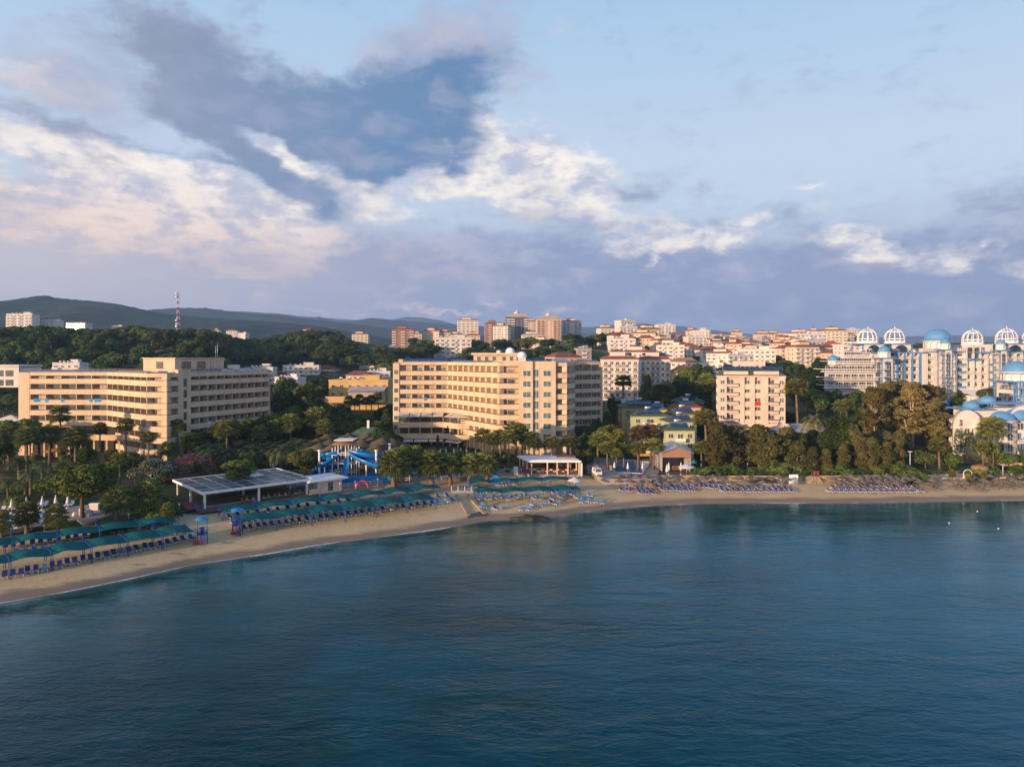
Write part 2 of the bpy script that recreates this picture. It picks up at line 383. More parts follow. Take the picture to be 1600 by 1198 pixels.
XS = [-2500, -1400, -800, -450, -300, -220, -190]+[-165+1.5*i for i in range(281)]+[270, 300, 360, 480, 800, 1400, 2500]
def nz(x, y, s, a, k=0.0): return a*noise.noise(Vector((x*s, y*s, k)))
def sand_pt(x, t):
    b = tb(x); tt = min(t, b)
    z = beach_z(x, tt)
    if 0 < tt < b: z += nz(x, tt, .35, .10, 1)*sstep(6, 14, tt)+nz(x, tt, 1.1, .04, 2)*sstep(8, 14, tt)
    return (x, YS(x)+tt, z, tt)
ribbon('beach', XS, [-30, -15, -6, -3, -1.5, 0, 1, 2, 3, 4, 5, 6.5, 8]+[9.5+1.5*i for i in range(24)], sand_pt, M_SAND, attr='shore_distance')
TT = [.0, .01, 2, 4, 7, 10, 14, 18, 22, 26, 30, 35, 40, 45, 50, 56, 62, 70, 78, 86, 95, 104, 113, 122, 131, 140, 150, 160, 172, 184, 196, 210, 225, 240, 255, 270, 285, 300, 320, 340, 360, 385, 410, 440, 470, 505, 540, 580, 620, 670, 730, 800, 900, 1000, 1200, 1500, 2000, 3000, 5000, 9000]
def land_pt(x, t):
    y = YS(x)+tb(x)+t
    if t == 0: return (x, y, .5)
    z = H(x, y+.001)
    if t > 1200: z = lerp(z, 20, sstep(1200, 2500, t))
    return (x, y, z)
XL = [-9000, -5000, -3000, -2000, -1400, -1000, -800]+[-660+12*i for i in range(42)]+[-160+2*i for i in range(210)]+[268+14*i for i in range(30)]+[760, 1000, 1400, 2000, 3000, 5000, 9000]
ribbon('ground', XL, TT, land_pt, M_GROUND)
def sea_pt(x, t):
    w_ = 0 if t > 30 else nz(x, 0, .09, .7, 5)+nz(x, 0, .33, .35, 6)
    if abs(x) > 165: w_ = 0
    return (x, YS(x)+w_*(1 if t < 6 else .0)-t+1.0, 0.0+ (.12 if t < .5 else .12), t)
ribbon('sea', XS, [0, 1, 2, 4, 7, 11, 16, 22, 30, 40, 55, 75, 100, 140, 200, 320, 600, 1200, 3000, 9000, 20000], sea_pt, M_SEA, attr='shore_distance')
# foam of the little breaker along the waterline
def foam_material():
    m = bpy.data.materials.new('foam'); m.use_nodes = True; t = NT(m.node_tree)
    pos = t.n('ShaderNodeNewGeometry').outputs['Position']
    a = t.ss(t.noise(pos, 1.8, 5, .7), .30, .52)
    p = t.n('ShaderNodeBsdfPrincipled', {'Base Color': (.62, .66, .70, 1), 'Roughness': .6, 'Alpha': a})
    t.n('ShaderNodeOutputMaterial', {0: p.outputs[0]}); return m
vs = []; fs = []
i = 0; x = -75.0
while x < 118:
    w_ = nz(x, 0, .09, .7, 5)+nz(x, 0, .33, .35, 6)
    wd = (.34+.5*max(0, noise.noise(Vector((x*.16, 1, 8)))+.25))*(1.0 if x < -12 else .35)*(1 if not (-12 < x < 6) else .5)
    if x > 0 and noise.noise(Vector((x*.1, 4, 8))) < 0: wd *= .15
    y = YS(x)+w_+.75
    vs += [(x, y+wd*.4, .155), (x, y, .18), (x, y-wd, .15)]
    if i: fs += [((i-1)*3, (i-1)*3+1, i*3+1, i*3), ((i-1)*3+1, (i-1)*3+2, i*3+2, i*3+1)]
    i += 1; x += .5
me = bpy.data.meshes.new('foam'); me.from_pydata(vs, [], fs); me.materials.append(foam_material())
o = bpy.data.objects.new('foam', me); COL.objects.link(o); tag(o, 'thin white foam of a small wave along the waterline', 'foam', kind='stuff')
# ---------------------------------------------------------------- far hills
def hill_material(name, a, b, sc):
    m = bpy.data.materials.new(name); m.use_nodes = True; t = NT(m.node_tree)
    pos = t.n('ShaderNodeNewGeometry').outputs['Position']
    n1 = t.noise(pos, sc, 6, .7); n2 = t.noise(pos, sc*9, 4, .75)
    c = t.mix(t.ss(n1, .4, .64), a, b)
    c = t.mix(t.ss(n2, .35, .65, 0, .6), c, tuple(v*.35 for v in a))
    p = t.n('ShaderNodeBsdfPrincipled', {'Base Color': c, 'Roughness': 1, 'Specular IOR Level': 0, 'Normal': t.n('ShaderNodeBump', {'Height': n2, 'Strength': 1.0, 'Distance': 5/ (sc*900)}).outputs[0]})
    t.n('ShaderNodeOutputMaterial', {0: p.outputs[0]}); return m
def hill(name, Y, prof, depth, material, seed=0, z0=-5, rough=1.0, n=260, rows=26):
    """a ridge with a real front and back slope whose skyline passes the given photo pixels at distance Y"""
    pts = [(((px-800)/F)*Y, CH+(HZ-py)*Y/F) for px, py in prof]
    x0, x1 = pts[0][0], pts[-1][0]; vs = []; fs = []
    for i in range(n+1):
        x = lerp(x0, x1, i/n); zr = clampi(x, pts)
        e = sstep(0, .05, i/n)*sstep(1, .95, i/n) if False else 1
        for j in range(rows+1):
            v = j/rows; y = Y-depth+v*depth*2; r = 1-abs(v-.5)*2
            q = (x*7/Y, y*7/Y, seed)
            s = r**.9
            gull = noise.noise(Vector((x*9/Y+seed, y*3.5/Y, 2)))*.5+noise.noise(Vector((x*26/Y, y*12/Y, seed)))*.22
            zz = z0+(zr-z0)*(s+gull*r*(1-r)*1.5)
            zz += (zr-z0)*rough*.012*noise.noise(Vector((x*150/Y, y*70/Y, seed)))
            vs.append((x, y+noise.noise(Vector((x*6/Y, 0, seed)))*depth*.25, zz))
    m = rows+1
    for i in range(n):
        for j in range(rows): fs.append((i*m+j, (i+1)*m+j, (i+1)*m+j+1, i*m+j+1))
    me = bpy.data.meshes.new(name); me.from_pydata(vs, [], fs); me.materials.append(material)
    me.polygons.foreach_set('use_smooth', [True]*len(fs))
    o = bpy.data.objects.new(name, me); COL.objects.link(o); tag(o, kind='structure'); return o
MH1 = hill_material('pine_hill', (.020, .040, .018), (.065, .078, .036), .012)
MH2 = hill_material('far_ridge', (.022, .034, .024), (.04, .048, .033), .006)
hill('wooded_hill', 2300, [(-500, 495), (-250, 470), (-120, 482), (0, 473), (30, 470), (60, 463), (75, 462), (92, 466), (150, 471), (200, 477), (255, 490), (320, 496), (420, 502), (500, 510), (560, 521), (640, 534), (720, 545), (900, 556)], 900, MH1, 1, n=420)
hill('blue_ridge', 3600, [(-300, 480), (100, 492), (230, 486), (270, 481), (315, 480), (365, 487), (400, 490), (440, 493), (490, 500), (540, 505), (600, 512), (700, 520), (900, 534), (1100, 548)], 900, MH2, 4)
hill('blue_ridge', 5000, [(200, 500), (330, 486), (400, 488), (450, 493), (480, 496), (500, 495), (530, 503), (555, 501), (583, 497), (605, 499), (640, 502), (700, 505), (800, 512), (1000, 530), (1300, 548)], 1100, MH2, 9)
hill('blue_ridge', 7000, [(300, 500), (380, 489), (430, 489), (470, 494), (560, 500), (600, 502), (635, 495), (660, 496), (690, 501), (720, 509), (800, 512), (930, 511), (975, 506), (1005, 505), (1035, 509), (1062, 510), (1090, 514), (1135, 519), (1180, 522), (1300, 528), (1500, 524), (1700, 528), (2100, 530)], 1400, MH2, 14, n=340)
# ---------------------------------------------------------------- building kit
C_BEIGE = mat('beige_render', (.60, .47, .33), .85, .09, .5, stretch=(1, 1, .25))
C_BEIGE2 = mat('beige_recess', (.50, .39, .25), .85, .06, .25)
C_SALM = mat('salmon_render', (.60, .41, .31), .85, .06, .25)
C_PINK = mat('pink_render', (.60, .46, .40), .85, .07, .3)
C_WHITE = mat('white_render', (.60, .58, .55), .8, .06, .2)
C_CREAM = mat('cream_render', (.62, .53, .42), .85, .08, .2)
C_PEACH = mat('peach_render', (.58, .45, .35), .85, .08, .2)
C_GREY = mat('grey_render', (.34, .33, .33), .85, .1, .2)
C_BRICK = mat('brown_render', (.30, .17, .12), .85, .1, .2)
C_YEL = mat('yellow_render', (.50, .36, .15), .85, .08, .3)
C_LBLUE = mat('pale_blue_render', (.36, .48, .60), .85, .08, .3)
C_GREEN = mat('mint_render', (.42, .48, .31), .85, .08, .3)
C_CONC = mat('concrete', (.30, .28, .26), .9, .12, .6)
C_STONE = mat('rubble_stone', (.40, .30, .19), .95, .25, 1.5, col2=(.22, .165, .10), bump=.8, bs=3)
C_TILE = mat('red_roof_tile', (.25, .085, .05), .85, .2, .5, bump=.4, bs=2)
C_GTILE = mat('green_roof', (.07, .12, .075), .8, .15, .5, bump=.3, bs=2)
C_BLUE = mat('blue_paint', (.09, .24, .48), .45, .08, .4)
C_DOME = mat('dome_blue', (.10, .27, .48), .35, .06, .4)
C_WPAINT = mat('white_paint', (.74, .73, .71), .5, .04, .3)
C_RAIL = mat('dark_rail', (.10, .075, .06), .6, .1)
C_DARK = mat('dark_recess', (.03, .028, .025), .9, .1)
C_GLASS = mat('window_glass', (.035, .05, .055), .12, .3, .9, spec=.8, col2=(.11, .12, .11))
C_GLASSG = mat('curtained_glass', (.13, .18, .16), .2, .3, .8, spec=.8, col2=(.06, .085, .08))
C_PV = mat('solar_panel', (.012, .022, .055), .16, .2, .5, spec=.9, col2=(.02, .035, .08))
C_PVB = mat('solar_collector', (.02, .045, .12), .2, .2, .5, spec=.9)
C_STEEL = mat('steel_tank', (.55, .55, .56), .35, .05, metal=.5)
C_ROOFG = mat('roof_gravel', (.30, .27, .25), .95, .15, .6)
C_CANVAS = mat('cream_canvas', (.56, .51, .42), .9, .06)
C_WOOD = mat('brown_wood', (.17, .09, .045), .7, .2, 2)
C_BLACK = mat('black_metal', (.02, .02, .022), .5)
def window_mesh(w_, h, frame, glass, mull=1, key=None):
    key = ('win', round(w_, 2), round(h, 2), frame.name, glass.name, mull)
    if key in MATS: return MATS[key]
    b = MB(); f = .07
    b.cur = 0
    b.box(-w_/2, w_/2, -.07, 0, 0, f); b.box(-w_/2, w_/2, -.07, 0, h-f, h)
    b.box(-w_/2, -w_/2+f, -.07, 0, f, h-f); b.box(w_/2-f, w_/2, -.07, 0, f, h-f)
    for i in range(mull):
        x = -w_/2+w_*(i+1)/(mull+1); b.box(x-f/2, x+f/2, -.065, 0, f, h-f)
    b.cur = 1; b.poly([(-w_/2+f, -.03, f), (w_/2-f, -.03, f), (w_/2-f, -.03, h-f), (-w_/2+f, -.03, h-f)])
    me = bpy.data.meshes.new('window')
    me.from_pydata(b.v, [], b.f); me.materials.append(frame); me.materials.append(glass); me.polygons.foreach_set('material_index', b.mi); me.update()
    MATS[key] = me; return me
WCOUNT = {}
REST = {}
grnd = random.Random(31)
C_CURT = mat('drawn_curtain', (.34, .31, .26), .5, .25, 2.5, spec=.6)
def window(root, loc, ang, w_, h, frame=None, glass=None, mull=1, name='window'):
    frame = frame or C_WPAINT; glass = glass or C_GLASS
    k = root.name; WCOUNT[k] = WCOUNT.get(k, 0)+1
    me = window_mesh(w_, h, frame, glass, mull)
    if WCOUNT[k] > 100:
        r = REST.setdefault(k, (MB(), frame, glass, root))
        M = Matrix.Translation(loc) @ Matrix.Rotation(ang, 4, 'Z')
        for p in me.polygons:
            r[0].cur = p.material_index; r[0].poly([M @ me.vertices[i].co for i in p.vertices])
        return
    o = bpy.data.objects.new(name, me); COL.objects.link(o); setparent(o, root); o.location = loc; o.rotation_euler = (0, 0, ang)
    return o
def flush_windows():
    for k, (b, f, g, root) in REST.items():
        o = b.build('window', [f, g], root); o['kind'] = 'stuff'
    REST.clear()
def run(root, wall, a, b_, rails, zroof, wm, bay=4.0, depth=1.5, fh=3.1, par=1.45, wfrac=.62, glass=None, wallmat2=None, endcaps=(1, 1), wx=.5, base=None, rail=True, lastlow=True):
    """one straight run of balconied floors between plan points a (left) and b_ (right), seen from outside"""
    a = Vector(a); b_ = Vector(b_); d = (b_-a); Ln = d.length; d.normalize(); n = Vector((d.y, -d.x))      # outward
    ang = math.atan2(d.y, d.x); nb = max(1, round(Ln/bay)); bw = Ln/nb
    base = rails[-1]-1.15 if base is None else base
    # back wall, behind the balconies
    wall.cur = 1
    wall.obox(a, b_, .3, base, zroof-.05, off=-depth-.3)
    wall.cur = 0
    for i in range(nb+1):
        p = a+d*(bw*i); t = .09
        q = p-n*depth
        if (i == 0 and not endcaps[0]) or (i == nb and not endcaps[1]): continue
        wall.prism([p-d*t-n*.06, p+d*t-n*.06, q+d*t, q-d*t], base+.02, zroof-.05)
    # roof fascia
    wall.obox(a, b_, .25, zroof-1.05, zroof, off=-.25)
    for j, zr in enumerate(rails):
        m = MB(); m.cur = 0
        m.obox(a, b_, .14, zr-par-.02, zr, off=-.02)
        m.obox(a, b_, depth-.02, zr-1.27, zr-1.12, off=-depth)
        if rail:
            m.cur = 1; m.obox(a, b_, .07, zr+.06, zr+.22, off=.0)
            k = max(2, round(Ln/1.3))
            for i in range(k+1):
                p = a+d*min(max(Ln*i/k, .05), Ln-.05); m.prism([p-d*.03, p+d*.03, p+d*.03+n*.06, p-d*.03+n*.06], zr, zr+.06)
        m.build('balcony', [wm, C_RAIL], root)
        for i in range(nb):
            c = a+d*(bw*(i+wx if wx is not None else .5))-n*(depth-.02)
            ww = bw*wfrac
            off = 0 if wx == .5 else 0
            window(root, (c.x, c.y, zr-1.05), ang, ww*grnd.choice((1, 1, .93)), 2.35, C_RAIL if glass is None else C_WPAINT, grnd.choice((glass or C_GLASS, glass or C_GLASS, C_GLASS, C_CURT)), 1)
def flatwall(wall, a, b_, z0, z1, th=.4):
    wall.obox(a, b_, th, z0, z1, off=-th)
def towel(root, a, b_, s, z, col, name='towel'):
    a = Vector(a); b_ = Vector(b_); d = (b_-a).normalized(); p = a+d*s
    m = MB(); m.obox(p, p+d*1.0, .04, z-.75, z+.28, off=.12)
    o = m.build('towel', col, root)
T_AQUA = mat('aqua_towel', (.02, .28, .55), .9); T_WH = mat('white_towel', (.6, .66, .75), .9); T_RED = mat('red_towel', (.5, .02, .03), .9)
def pv_row(root, a, b_, z, n, slope=.5, m=None, name='solar_panel', w_=1.7):
    """n separate tilted panels from a to b_"""
    a = Vector(a); b_ = Vector(b_); d = (b_-a); Ln = d.length; d.normalize(); nn = Vector((d.y, -d.x)); pw = Ln/n
    for i in range(n):
        p = a+d*(pw*i+.08); q = a+d*(pw*(i+1)-.08); mb = MB()
        f0 = Vector((p.x+nn.x*w_*.5, p.y+nn.y*w_*.5, z+.1)); f1 = Vector((q.x+nn.x*w_*.5, q.y+nn.y*w_*.5, z+.1))
        g0 = Vector((p.x-nn.x*w_*.5, p.y-nn.y*w_*.5, z+.1+slope)); g1 = Vector((q.x-nn.x*w_*.5, q.y-nn.y*w_*.5, z+.1+slope))
        up = Vector((0, 0, .07))
        mb.faces([f0, f1, g1, g0, f0+up, f1+up, g1+up, g0+up], [(3, 2, 1, 0), (4, 5, 6, 7), (0, 1, 5, 4), (2, 3, 7, 6), (1, 2, 6, 5), (3, 0, 4, 7)])
        mb.cur = 1
        for s_ in (p, q):
            t_ = s_-nn*w_*.42; mb.box(t_.x-.04, t_.x+.04, t_.y-.04, t_.y+.04, z-.4, z+slope*.9)
        mb.build(name, [m or C_PV, C_STEEL], root)
# ================================================================ left hotel
def left_hotel():
    root = empty('hotel', (0, 0, 0), 0, 'beige hotel at the left with long balcony bands and a boxy penthouse', 'hotel')
    A, B, Cc, D, E, Fp, Gp = (-145.2, 202), (-119.8, 202), (-99, 185), (-93.2, 184.5), (-92.1, 188.5), (-90.2, 191.8), (-78.3, 220)
    W_ = MB()
    rails = [26.6-3.1*i for i in range(5)]; zr = 28.6
    A2 = (-142.6, 202)
    run(root, W_, A2, B, rails, zr, C_BEIGE, bay=4.15, base=12.6)
    run(root, W_, B, Cc, rails+[11.1, 8.0], zr, C_SALM if False else C_BEIGE, bay=3.9, base=5)
    run(root, W_, Cc, D, rails+[11.1, 8.0], zr, C_BEIGE, bay=5.8, wfrac=.3, wx=.2, base=5)
    run(root, W_, D, E, rails+[11.1, 8.0], zr, C_BEIGE, bay=4, base=5)
    run(root, W_, Fp, Gp, rails+[11.1, 8.0], zr, C_BEIGE, bay=3.0, base=5)
    # end column, stair tower and sides
    W_.cur = 0
    W_.prism([(-146, 202.0), (-142.75, 202.0), (-142.75, 214), (-146, 214)], 4, zr-.1)
    W_.prism([(-92.1, 188.4), (-90.15, 191.7), (-92.5, 193.5), (-94.5, 190)], 4, 29.6)
    # body behind
    W_.cur = 1
    W_.prism([(-145.6, 203.9), (-118.9, 203.9), (-97.9, 186.9), (-94.2, 186.6), (-91.9, 192.9), (-80.2, 220.2), (-92, 226), (-101, 203), (-118, 217), (-145.6, 217)], 4, zr-.3)
    W_.cur = 0
    W_.prism([(-80.1, 220.3), (-77.9, 220.0), (-78.6, 221), (-91, 226.5)], 4, zr-.12)
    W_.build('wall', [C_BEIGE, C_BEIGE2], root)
    r = MB(); r.prism([(-145.3, 202.6), (-119.6, 202.6), (-98.9, 185.6), (-93.6, 185.2), (-78.9, 220.2), (-91.5, 225.6), (-101.4, 203.8), (-118.4, 216.7), (-145.3, 216.7)], zr-.28, zr-.06)
    r.build('roof', C_ROOFG, root)
    # lower terrace and podium of the long wing
    p = MB(); p.cur = 0
    p.obox((-141, 199.5), (-108, 194.5), .4, 9.2, 10.8); p.obox((-141, 199.5), (-108, 194.5), 4, 9.1, 9.3, off=-4.2)
    for i in range(9):
        x = -140.5+4*i; y = 199.9-(x+141)*.15; p.box(x-.25, x+.25, y, y+.5, 4, 9.1)
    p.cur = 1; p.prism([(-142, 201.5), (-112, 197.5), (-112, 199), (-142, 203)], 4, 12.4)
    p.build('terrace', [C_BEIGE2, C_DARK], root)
    # narrow stair windows
    for k in range(7):
        window(root, (-91.0, 190.15, 24.9-3.1*k), math.atan2(3.3, 1.95), .9, 2.1, C_RAIL, C_GLASS, 0)
    # roof box
    pb = MB(); pb.prism([(-108, 200), (-97.5, 197.5), (-89.5, 212), (-92, 218), (-101, 216)], zr, 32.6); pb.prism([(-108.3, 199.7), (-97.2, 197.2), (-89.2, 211.9), (-91.8, 218.3), (-101.3, 216.3)], 32.6, 32.85)
    ph = pb.build('roof_box', C_BEIGE, root)
    for (x, y, ww) in ((-102.5, 198.62, 1.9), (-99.7, 197.95, .0),):
        if ww: window(root, (x, y, 29.7), math.atan2(-2.5, 10.5), 2.2, 2, C_WPAINT, C_GLASS, 2)
    for s in (.12, .42, .7):
        x = lerp(-97.45, -89.5, s)+.9; y = lerp(197.4, 212, s)+1.6
        window(root, (x-.12, y-.05, 29.6), math.atan2(14.5, 8), 3.0, 2.1, C_BRICK, C_GLASS, 2)
    pv_row(root, (-143.5, 204.2), (-120, 204.2), zr-.1, 8)
    pv_row(root, (-143.5, 208.2), (-121, 208.2), zr-.1, 8, m=C_PV)
    pv_row(root, (-117.5, 203.2), (-100.5, 189.2), zr-.1, 7, m=C_ROOFG)
    pv_row(root, (-97.5, 187.6), (-94.8, 187.5), zr-.1, 2, m=C_PVB)
    pv_row(root, (-92.2, 192.4), (-81.2, 218.4), zr-.1, 12, m=C_PVB)
    pv_row(root, (-94.6, 193.4), (-83.6, 219.4), zr+.2, 12, m=C_PVB)
    # roof railing
    rr = MB()
    for a, b_ in (((-145, 202.8), (-119.8, 202.8)), ((-119.8, 202.8), (-99, 185.8)), ((-92.5, 186), (-79.3, 219.8))):
        a = Vector(a); b_ = Vector(b_); L_ = (b_-a).length
        for z in (zr+.5, zr+1.0): rr.tube([(a.x, a.y, z), (b_.x, b_.y, z)], .03, 4)
        for i in range(int(L_/1.6)+1):
            q = a+(b_-a)*(i*1.6/L_); rr.tube([(q.x, q.y, zr-.1), (q.x, q.y, zr+1)], .03, 4)
    rr.build('roof_railing', mat('pale_rail', (.5, .36, .33), .6), root)
    for s in (1.2, 2.2, 4.6, 9.3): towel(root, A2, B, s, 20.4+.1, T_AQUA)
    for s in (17.6, 19.2, 20.2): towel(root, A2, B, s, 20.4+.1, T_AQUA)
    for s, z, c in ((6, 14.2, T_WH), (9, 14.2, T_WH), (10.2, 14.2, T_WH), (15, 14.2, T_AQUA), (5, 11.1, T_WH), (15, 11.1, T_AQUA)): towel(root, Fp, Gp, s, z+.1, c)
    mb = MB(); mb.tube([(-88, 204, 32.8), (-88, 204, 37.2)], .06, 5); mb.build('antenna', C_STEEL, root)
    mb = MB(); mb.tube([(-92, 212, 32.8), (-92, 212, 36.5)], .06, 5); mb.build('antenna', C_STEEL, root)
    wb = MB(); wb.box(-88.6, -85.4, 212.5, 214.5, 28.4, 30.6); wb.build('plant_room', C_WHITE, root)
left_hotel()
# ================================================================ central hotel
def centre_hotel():
    root = empty('hotel', (0, 0, 0), 0, 'tall beige hotel in the middle with curved balcony bands and a windowed tower', 'hotel')
    W_ = MB(); zr = 31.4
    A, B, D, E = (-38.0, 231), (-21.7, 231), (-3.8, 202), (2.1, 202)
    rails = [28.3-3.1*i for i in range(5)]
    run(root, W_, A, B, rails, zr, C_BEIGE, bay=4.1, glass=C_GLASSG, wfrac=.66, base=14.3)
    run(root, W_, B, D, rails+[12.8, 9.7], zr, C_BEIGE, bay=3.8, glass=C_GLASSG, wfrac=.5, base=4)
    run(root, W_, D, E, rails+[12.8, 9.7], zr, C_SALM if False else C_BEIGE, bay=5.9, glass=C_GLASSG, wfrac=.75, wx=.42, base=4)
    run(root, W_, (12.9, 201.3), (16.2, 201.6), rails+[12.8, 9.7], zr, C_BEIGE, bay=3.4, glass=C_GLASSG, wfrac=.9, base=4)
    run(root, W_, (16.2, 201.6), (18.1, 205.0), rails+[12.8, 9.7], zr, C_BEIGE, bay=4, glass=C_GLASSG, wfrac=.8, base=4)
    run(root, W_, (18.1, 205.0), (19.5, 212.0), rails+[12.8, 9.7], zr, C_BEIGE, bay=4, glass=C_GLASSG, wfrac=.8, base=4)
    run(root, W_, (21.3, 236), (31.2, 241), rails+[12.8, 9.7], zr, C_BEIGE, bay=3.6, glass=C_GLASSG, wfrac=.6, base=8)
    W_.cur = 0
    # left end column with its own windows
    W_.prism([(-40.2, 230.6), (-38.1, 230.6), (-38.1, 240), (-40.2, 240)], 4, 31.0)
    for k in range(7): window(root, (-39.15, 230.58, 27.2-3.1*k), 0, 1.5, 1.6, C_WPAINT, C_GLASSG, 0)
    # window tower
    W_.prism([(2.15, 200.6), (6.1, 200.6), (6.1, 204), (2.15, 204)], 4, zr+.4)
    W_.prism([(8.1, 200.6), (12.85, 200.6), (12.85, 204), (8.1, 204)], 4, zr+.4)
    W_.prism([(6.12, 201.3), (8.08, 201.3), (8.08, 204), (6.12, 204)], 4, zr+.38)
    for k in range(8):
        z = 27.4-3.1*k
        window(root, (4.35, 200.58, z), 0, 2.3, 1.7, C_WPAINT, C_GLASSG, 1)
        if k < 8: window(root, (10.3, 200.58, z), 0, 2.3, 1.7, C_WPAINT, C_GLASSG, 1)
        window(root, (7.1, 201.28, z-.3), 0, 1.6, 2.3, C_RAIL, C_GLASS, 1)
    W_.prism([(31.3, 241), (32.0, 240.9), (32.6, 252), (31.9, 252)], 8, zr-.2)
    W_.cur = 1
    W_.prism([(-39.8, 232.9), (-20.9, 232.9), (-2.9, 203.9), (16.0, 203.6), (17.2, 213), (20.5, 238.2), (31.1, 242.7), (31.5, 253), (12, 253), (-6, 240), (-18, 247), (-39.8, 247)], 4, zr-.3)
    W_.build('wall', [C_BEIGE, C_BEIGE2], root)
    r = MB(); r.prism([(-39.9, 231.3), (-21.5, 231.3), (-3.6, 202.3), (16.1, 202.3), (19.2, 212), (21.4, 236.4), (31, 241.3), (31.2, 252.7), (12, 252.7), (-6, 239.7), (-18, 246.7), (-39.5, 246.7)], zr-.28, zr-.04)
    r.build('roof', C_ROOFG, root)
    # three-storey restaurant wing with awnings
    def slab(z0, z1, m, name, th=.35, back=0.0):
        p = MB(); pts = [(-37.6, 224), (-22.5, 224.5), (-17.5, 219.5), (-11.2, 219.5)]
        for i in range(3): p.obox(pts[i], pts[i+1], th, z0, z1, off=-th)
        p.prism([(-37.6, 224.3), (-22.5, 224.8), (-17.5, 219.8), (-11.2, 219.8), (-11, 224), (-21, 233), (-37.6, 233)], z0, z0+.25)
        p.build(name, m, root)
    slab(9.9, 11.7, C_BEIGE, 'terrace'); slab(6.3, 8.0, C_BEIGE, 'terrace')
    g = MB(); g.prism([(-37.2, 227), (-21.5, 227.5), (-16.5, 222.5), (-11.4, 222.5), (-12, 230), (-37, 232)], 4, 14.4); g.build('glass_wall', C_GLASS, root)
    for (x, y) in [(-37.2, 224.6), (-34, 224.8), (-30.3, 224.9), (-26.5, 225), (-22.7, 225), (-20.2, 222.6), (-17.4, 220.2), (-14.4, 220), (-11.6, 220)]:
        cc = MB(); cc.box(x-.22, x+.22, y, y+.44, 4, 9.9)
        cc.box(x-.1, x+.1, y, y+.2, 9.9, 14.5); cc.build('column', C_BEIGE2, root)
    for (pa, pb_, z, n_) in (((-37.4, 223), (-22.5, 223.5), 14.0, 4), ((-22.4, 223.4), (-16.8, 218.6), 14.0, 3), ((-16.6, 218.5), (-11, 218.5), 14.0, 2), ((-37, 222.5), (-22.5, 223), 5.9, 3), ((-22.3, 222.8), (-17, 218), 5.9, 2)):
        pa = Vector(pa); pb_ = Vector(pb_); d = (pb_-pa)/n_
        for i in range(n_):
            q = pa+d*(i+.04); s = pa+d*(i+.96); nn = Vector((d.y, -d.x)).normalized(); m = MB()
            f0 = Vector((q.x, q.y, z-.5)); f1 = Vector((s.x, s.y, z-.5)); g1 = Vector((s.x-nn.x*3.6, s.y-nn.y*3.6, z+.7)); g0 = Vector((q.x-nn.x*3.6, q.y-nn.y*3.6, z+.7)); up = Vector((0, 0, .06))
            m.faces([f0, f1, g1, g0, f0+up, f1+up, g1+up, g0+up], [(3, 2, 1, 0), (4, 5, 6, 7), (0, 1, 5, 4), (2, 3, 7, 6), (1, 2, 6, 5), (3, 0, 4, 7)])
            m.build('awning', C_CANVAS, root)
    m = MB()
    for z, pts in ((12.6, [(-37.5, 223.9), (-22.5, 224.4), (-17.5, 219.4), (-11.2, 219.4)]), (8.9, [(-37.5, 223.9), (-22.5, 224.4), (-17.5, 219.4), (-11.2, 219.4)])):
        for i in range(3): m.obox(pts[i], pts[i+1], .06, z-.08, z+.04); m.obox(pts[i], pts[i+1], .05, z-.75, z-.68)
    m.build('terrace_railing', C_RAIL, root)
    # penthouse, tanks, solar collectors
    ph = MB(); ph.prism([(-12.5, 222), (3.2, 222), (3.2, 232), (-12.5, 232)], zr, 33.7); ph.prism([(-13.2, 221.2), (4.2, 221.2), (4.2, 232.6), (-13.2, 232.6)], 33.7, 34.4)
    ph.build('penthouse', C_BEIGE, root)
    for x in (-10.8, -8.3, -5.8, -2.6, -.2, 2.0): window(root, (x, 221.97, 31.8), 0, 1.3, 1.5, C_WPAINT, C_GLASS, 0)
    for x, y, rr_ in ((-.6, 226, 1.5), (3.2, 219, 1.5), (-4.4, 228, .8)):
        d = MB(); d.lathe([(rr_, 0), (rr_, rr_*.3), (rr_*.92, rr_*.65), (rr_*.6, rr_*1.05), (0, rr_*1.2)], 14, (x, y, 34.4 if x < 3 else 33.0)); d.build('roof_dome', C_WPAINT, root)
    d = MB(); d.box(2.0, 4.4, 218, 220.2, zr-.2, 33.0); d.build('plant_room', C_WHITE, root)
    pv_row(root, (-36, 235), (-15.5, 235), zr+.1, 10, m=C_PVB, slope=.9)
    pv_row(root, (-37, 232.6), (-22, 232.6), zr-.1, 8)
    pv_row(root, (-20.4, 231.4), (-6, 208.4), zr-.1, 11)
    pv_row(root, (4.2, 206), (12, 206), zr+.1, 4, m=C_PVB, slope=.9)
    pv_row(root, (12.5, 210), (18.5, 226), zr+.1, 6, m=C_PVB, slope=.9)
    pv_row(root, (23, 239.2), (30.5, 242.8), zr-.1, 5)
    mm = MB()
    mm.cur = 0; mm.prism([(-38.4, 230.9), (-36.9, 230.9), (-36.9, 238), (-38.4, 238)], zr-.3, zr+.9); mm.prism([(-2.5, 202.2), (2.1, 202.2), (2.1, 205), (-2.5, 205)], zr-.3, zr+.35)
    mm.build('parapet', C_BEIGE, root)
    towel(root, A, B, 8.3, 19.1, T_AQUA)
    e = MB(); e.box(21.5, 26, 233.5, 236, 5, 9.5); e.box(26.1, 31, 235, 238, 4.5, 9.2); e.build('glazed_annex', C_GLASS, root)
centre_hotel()
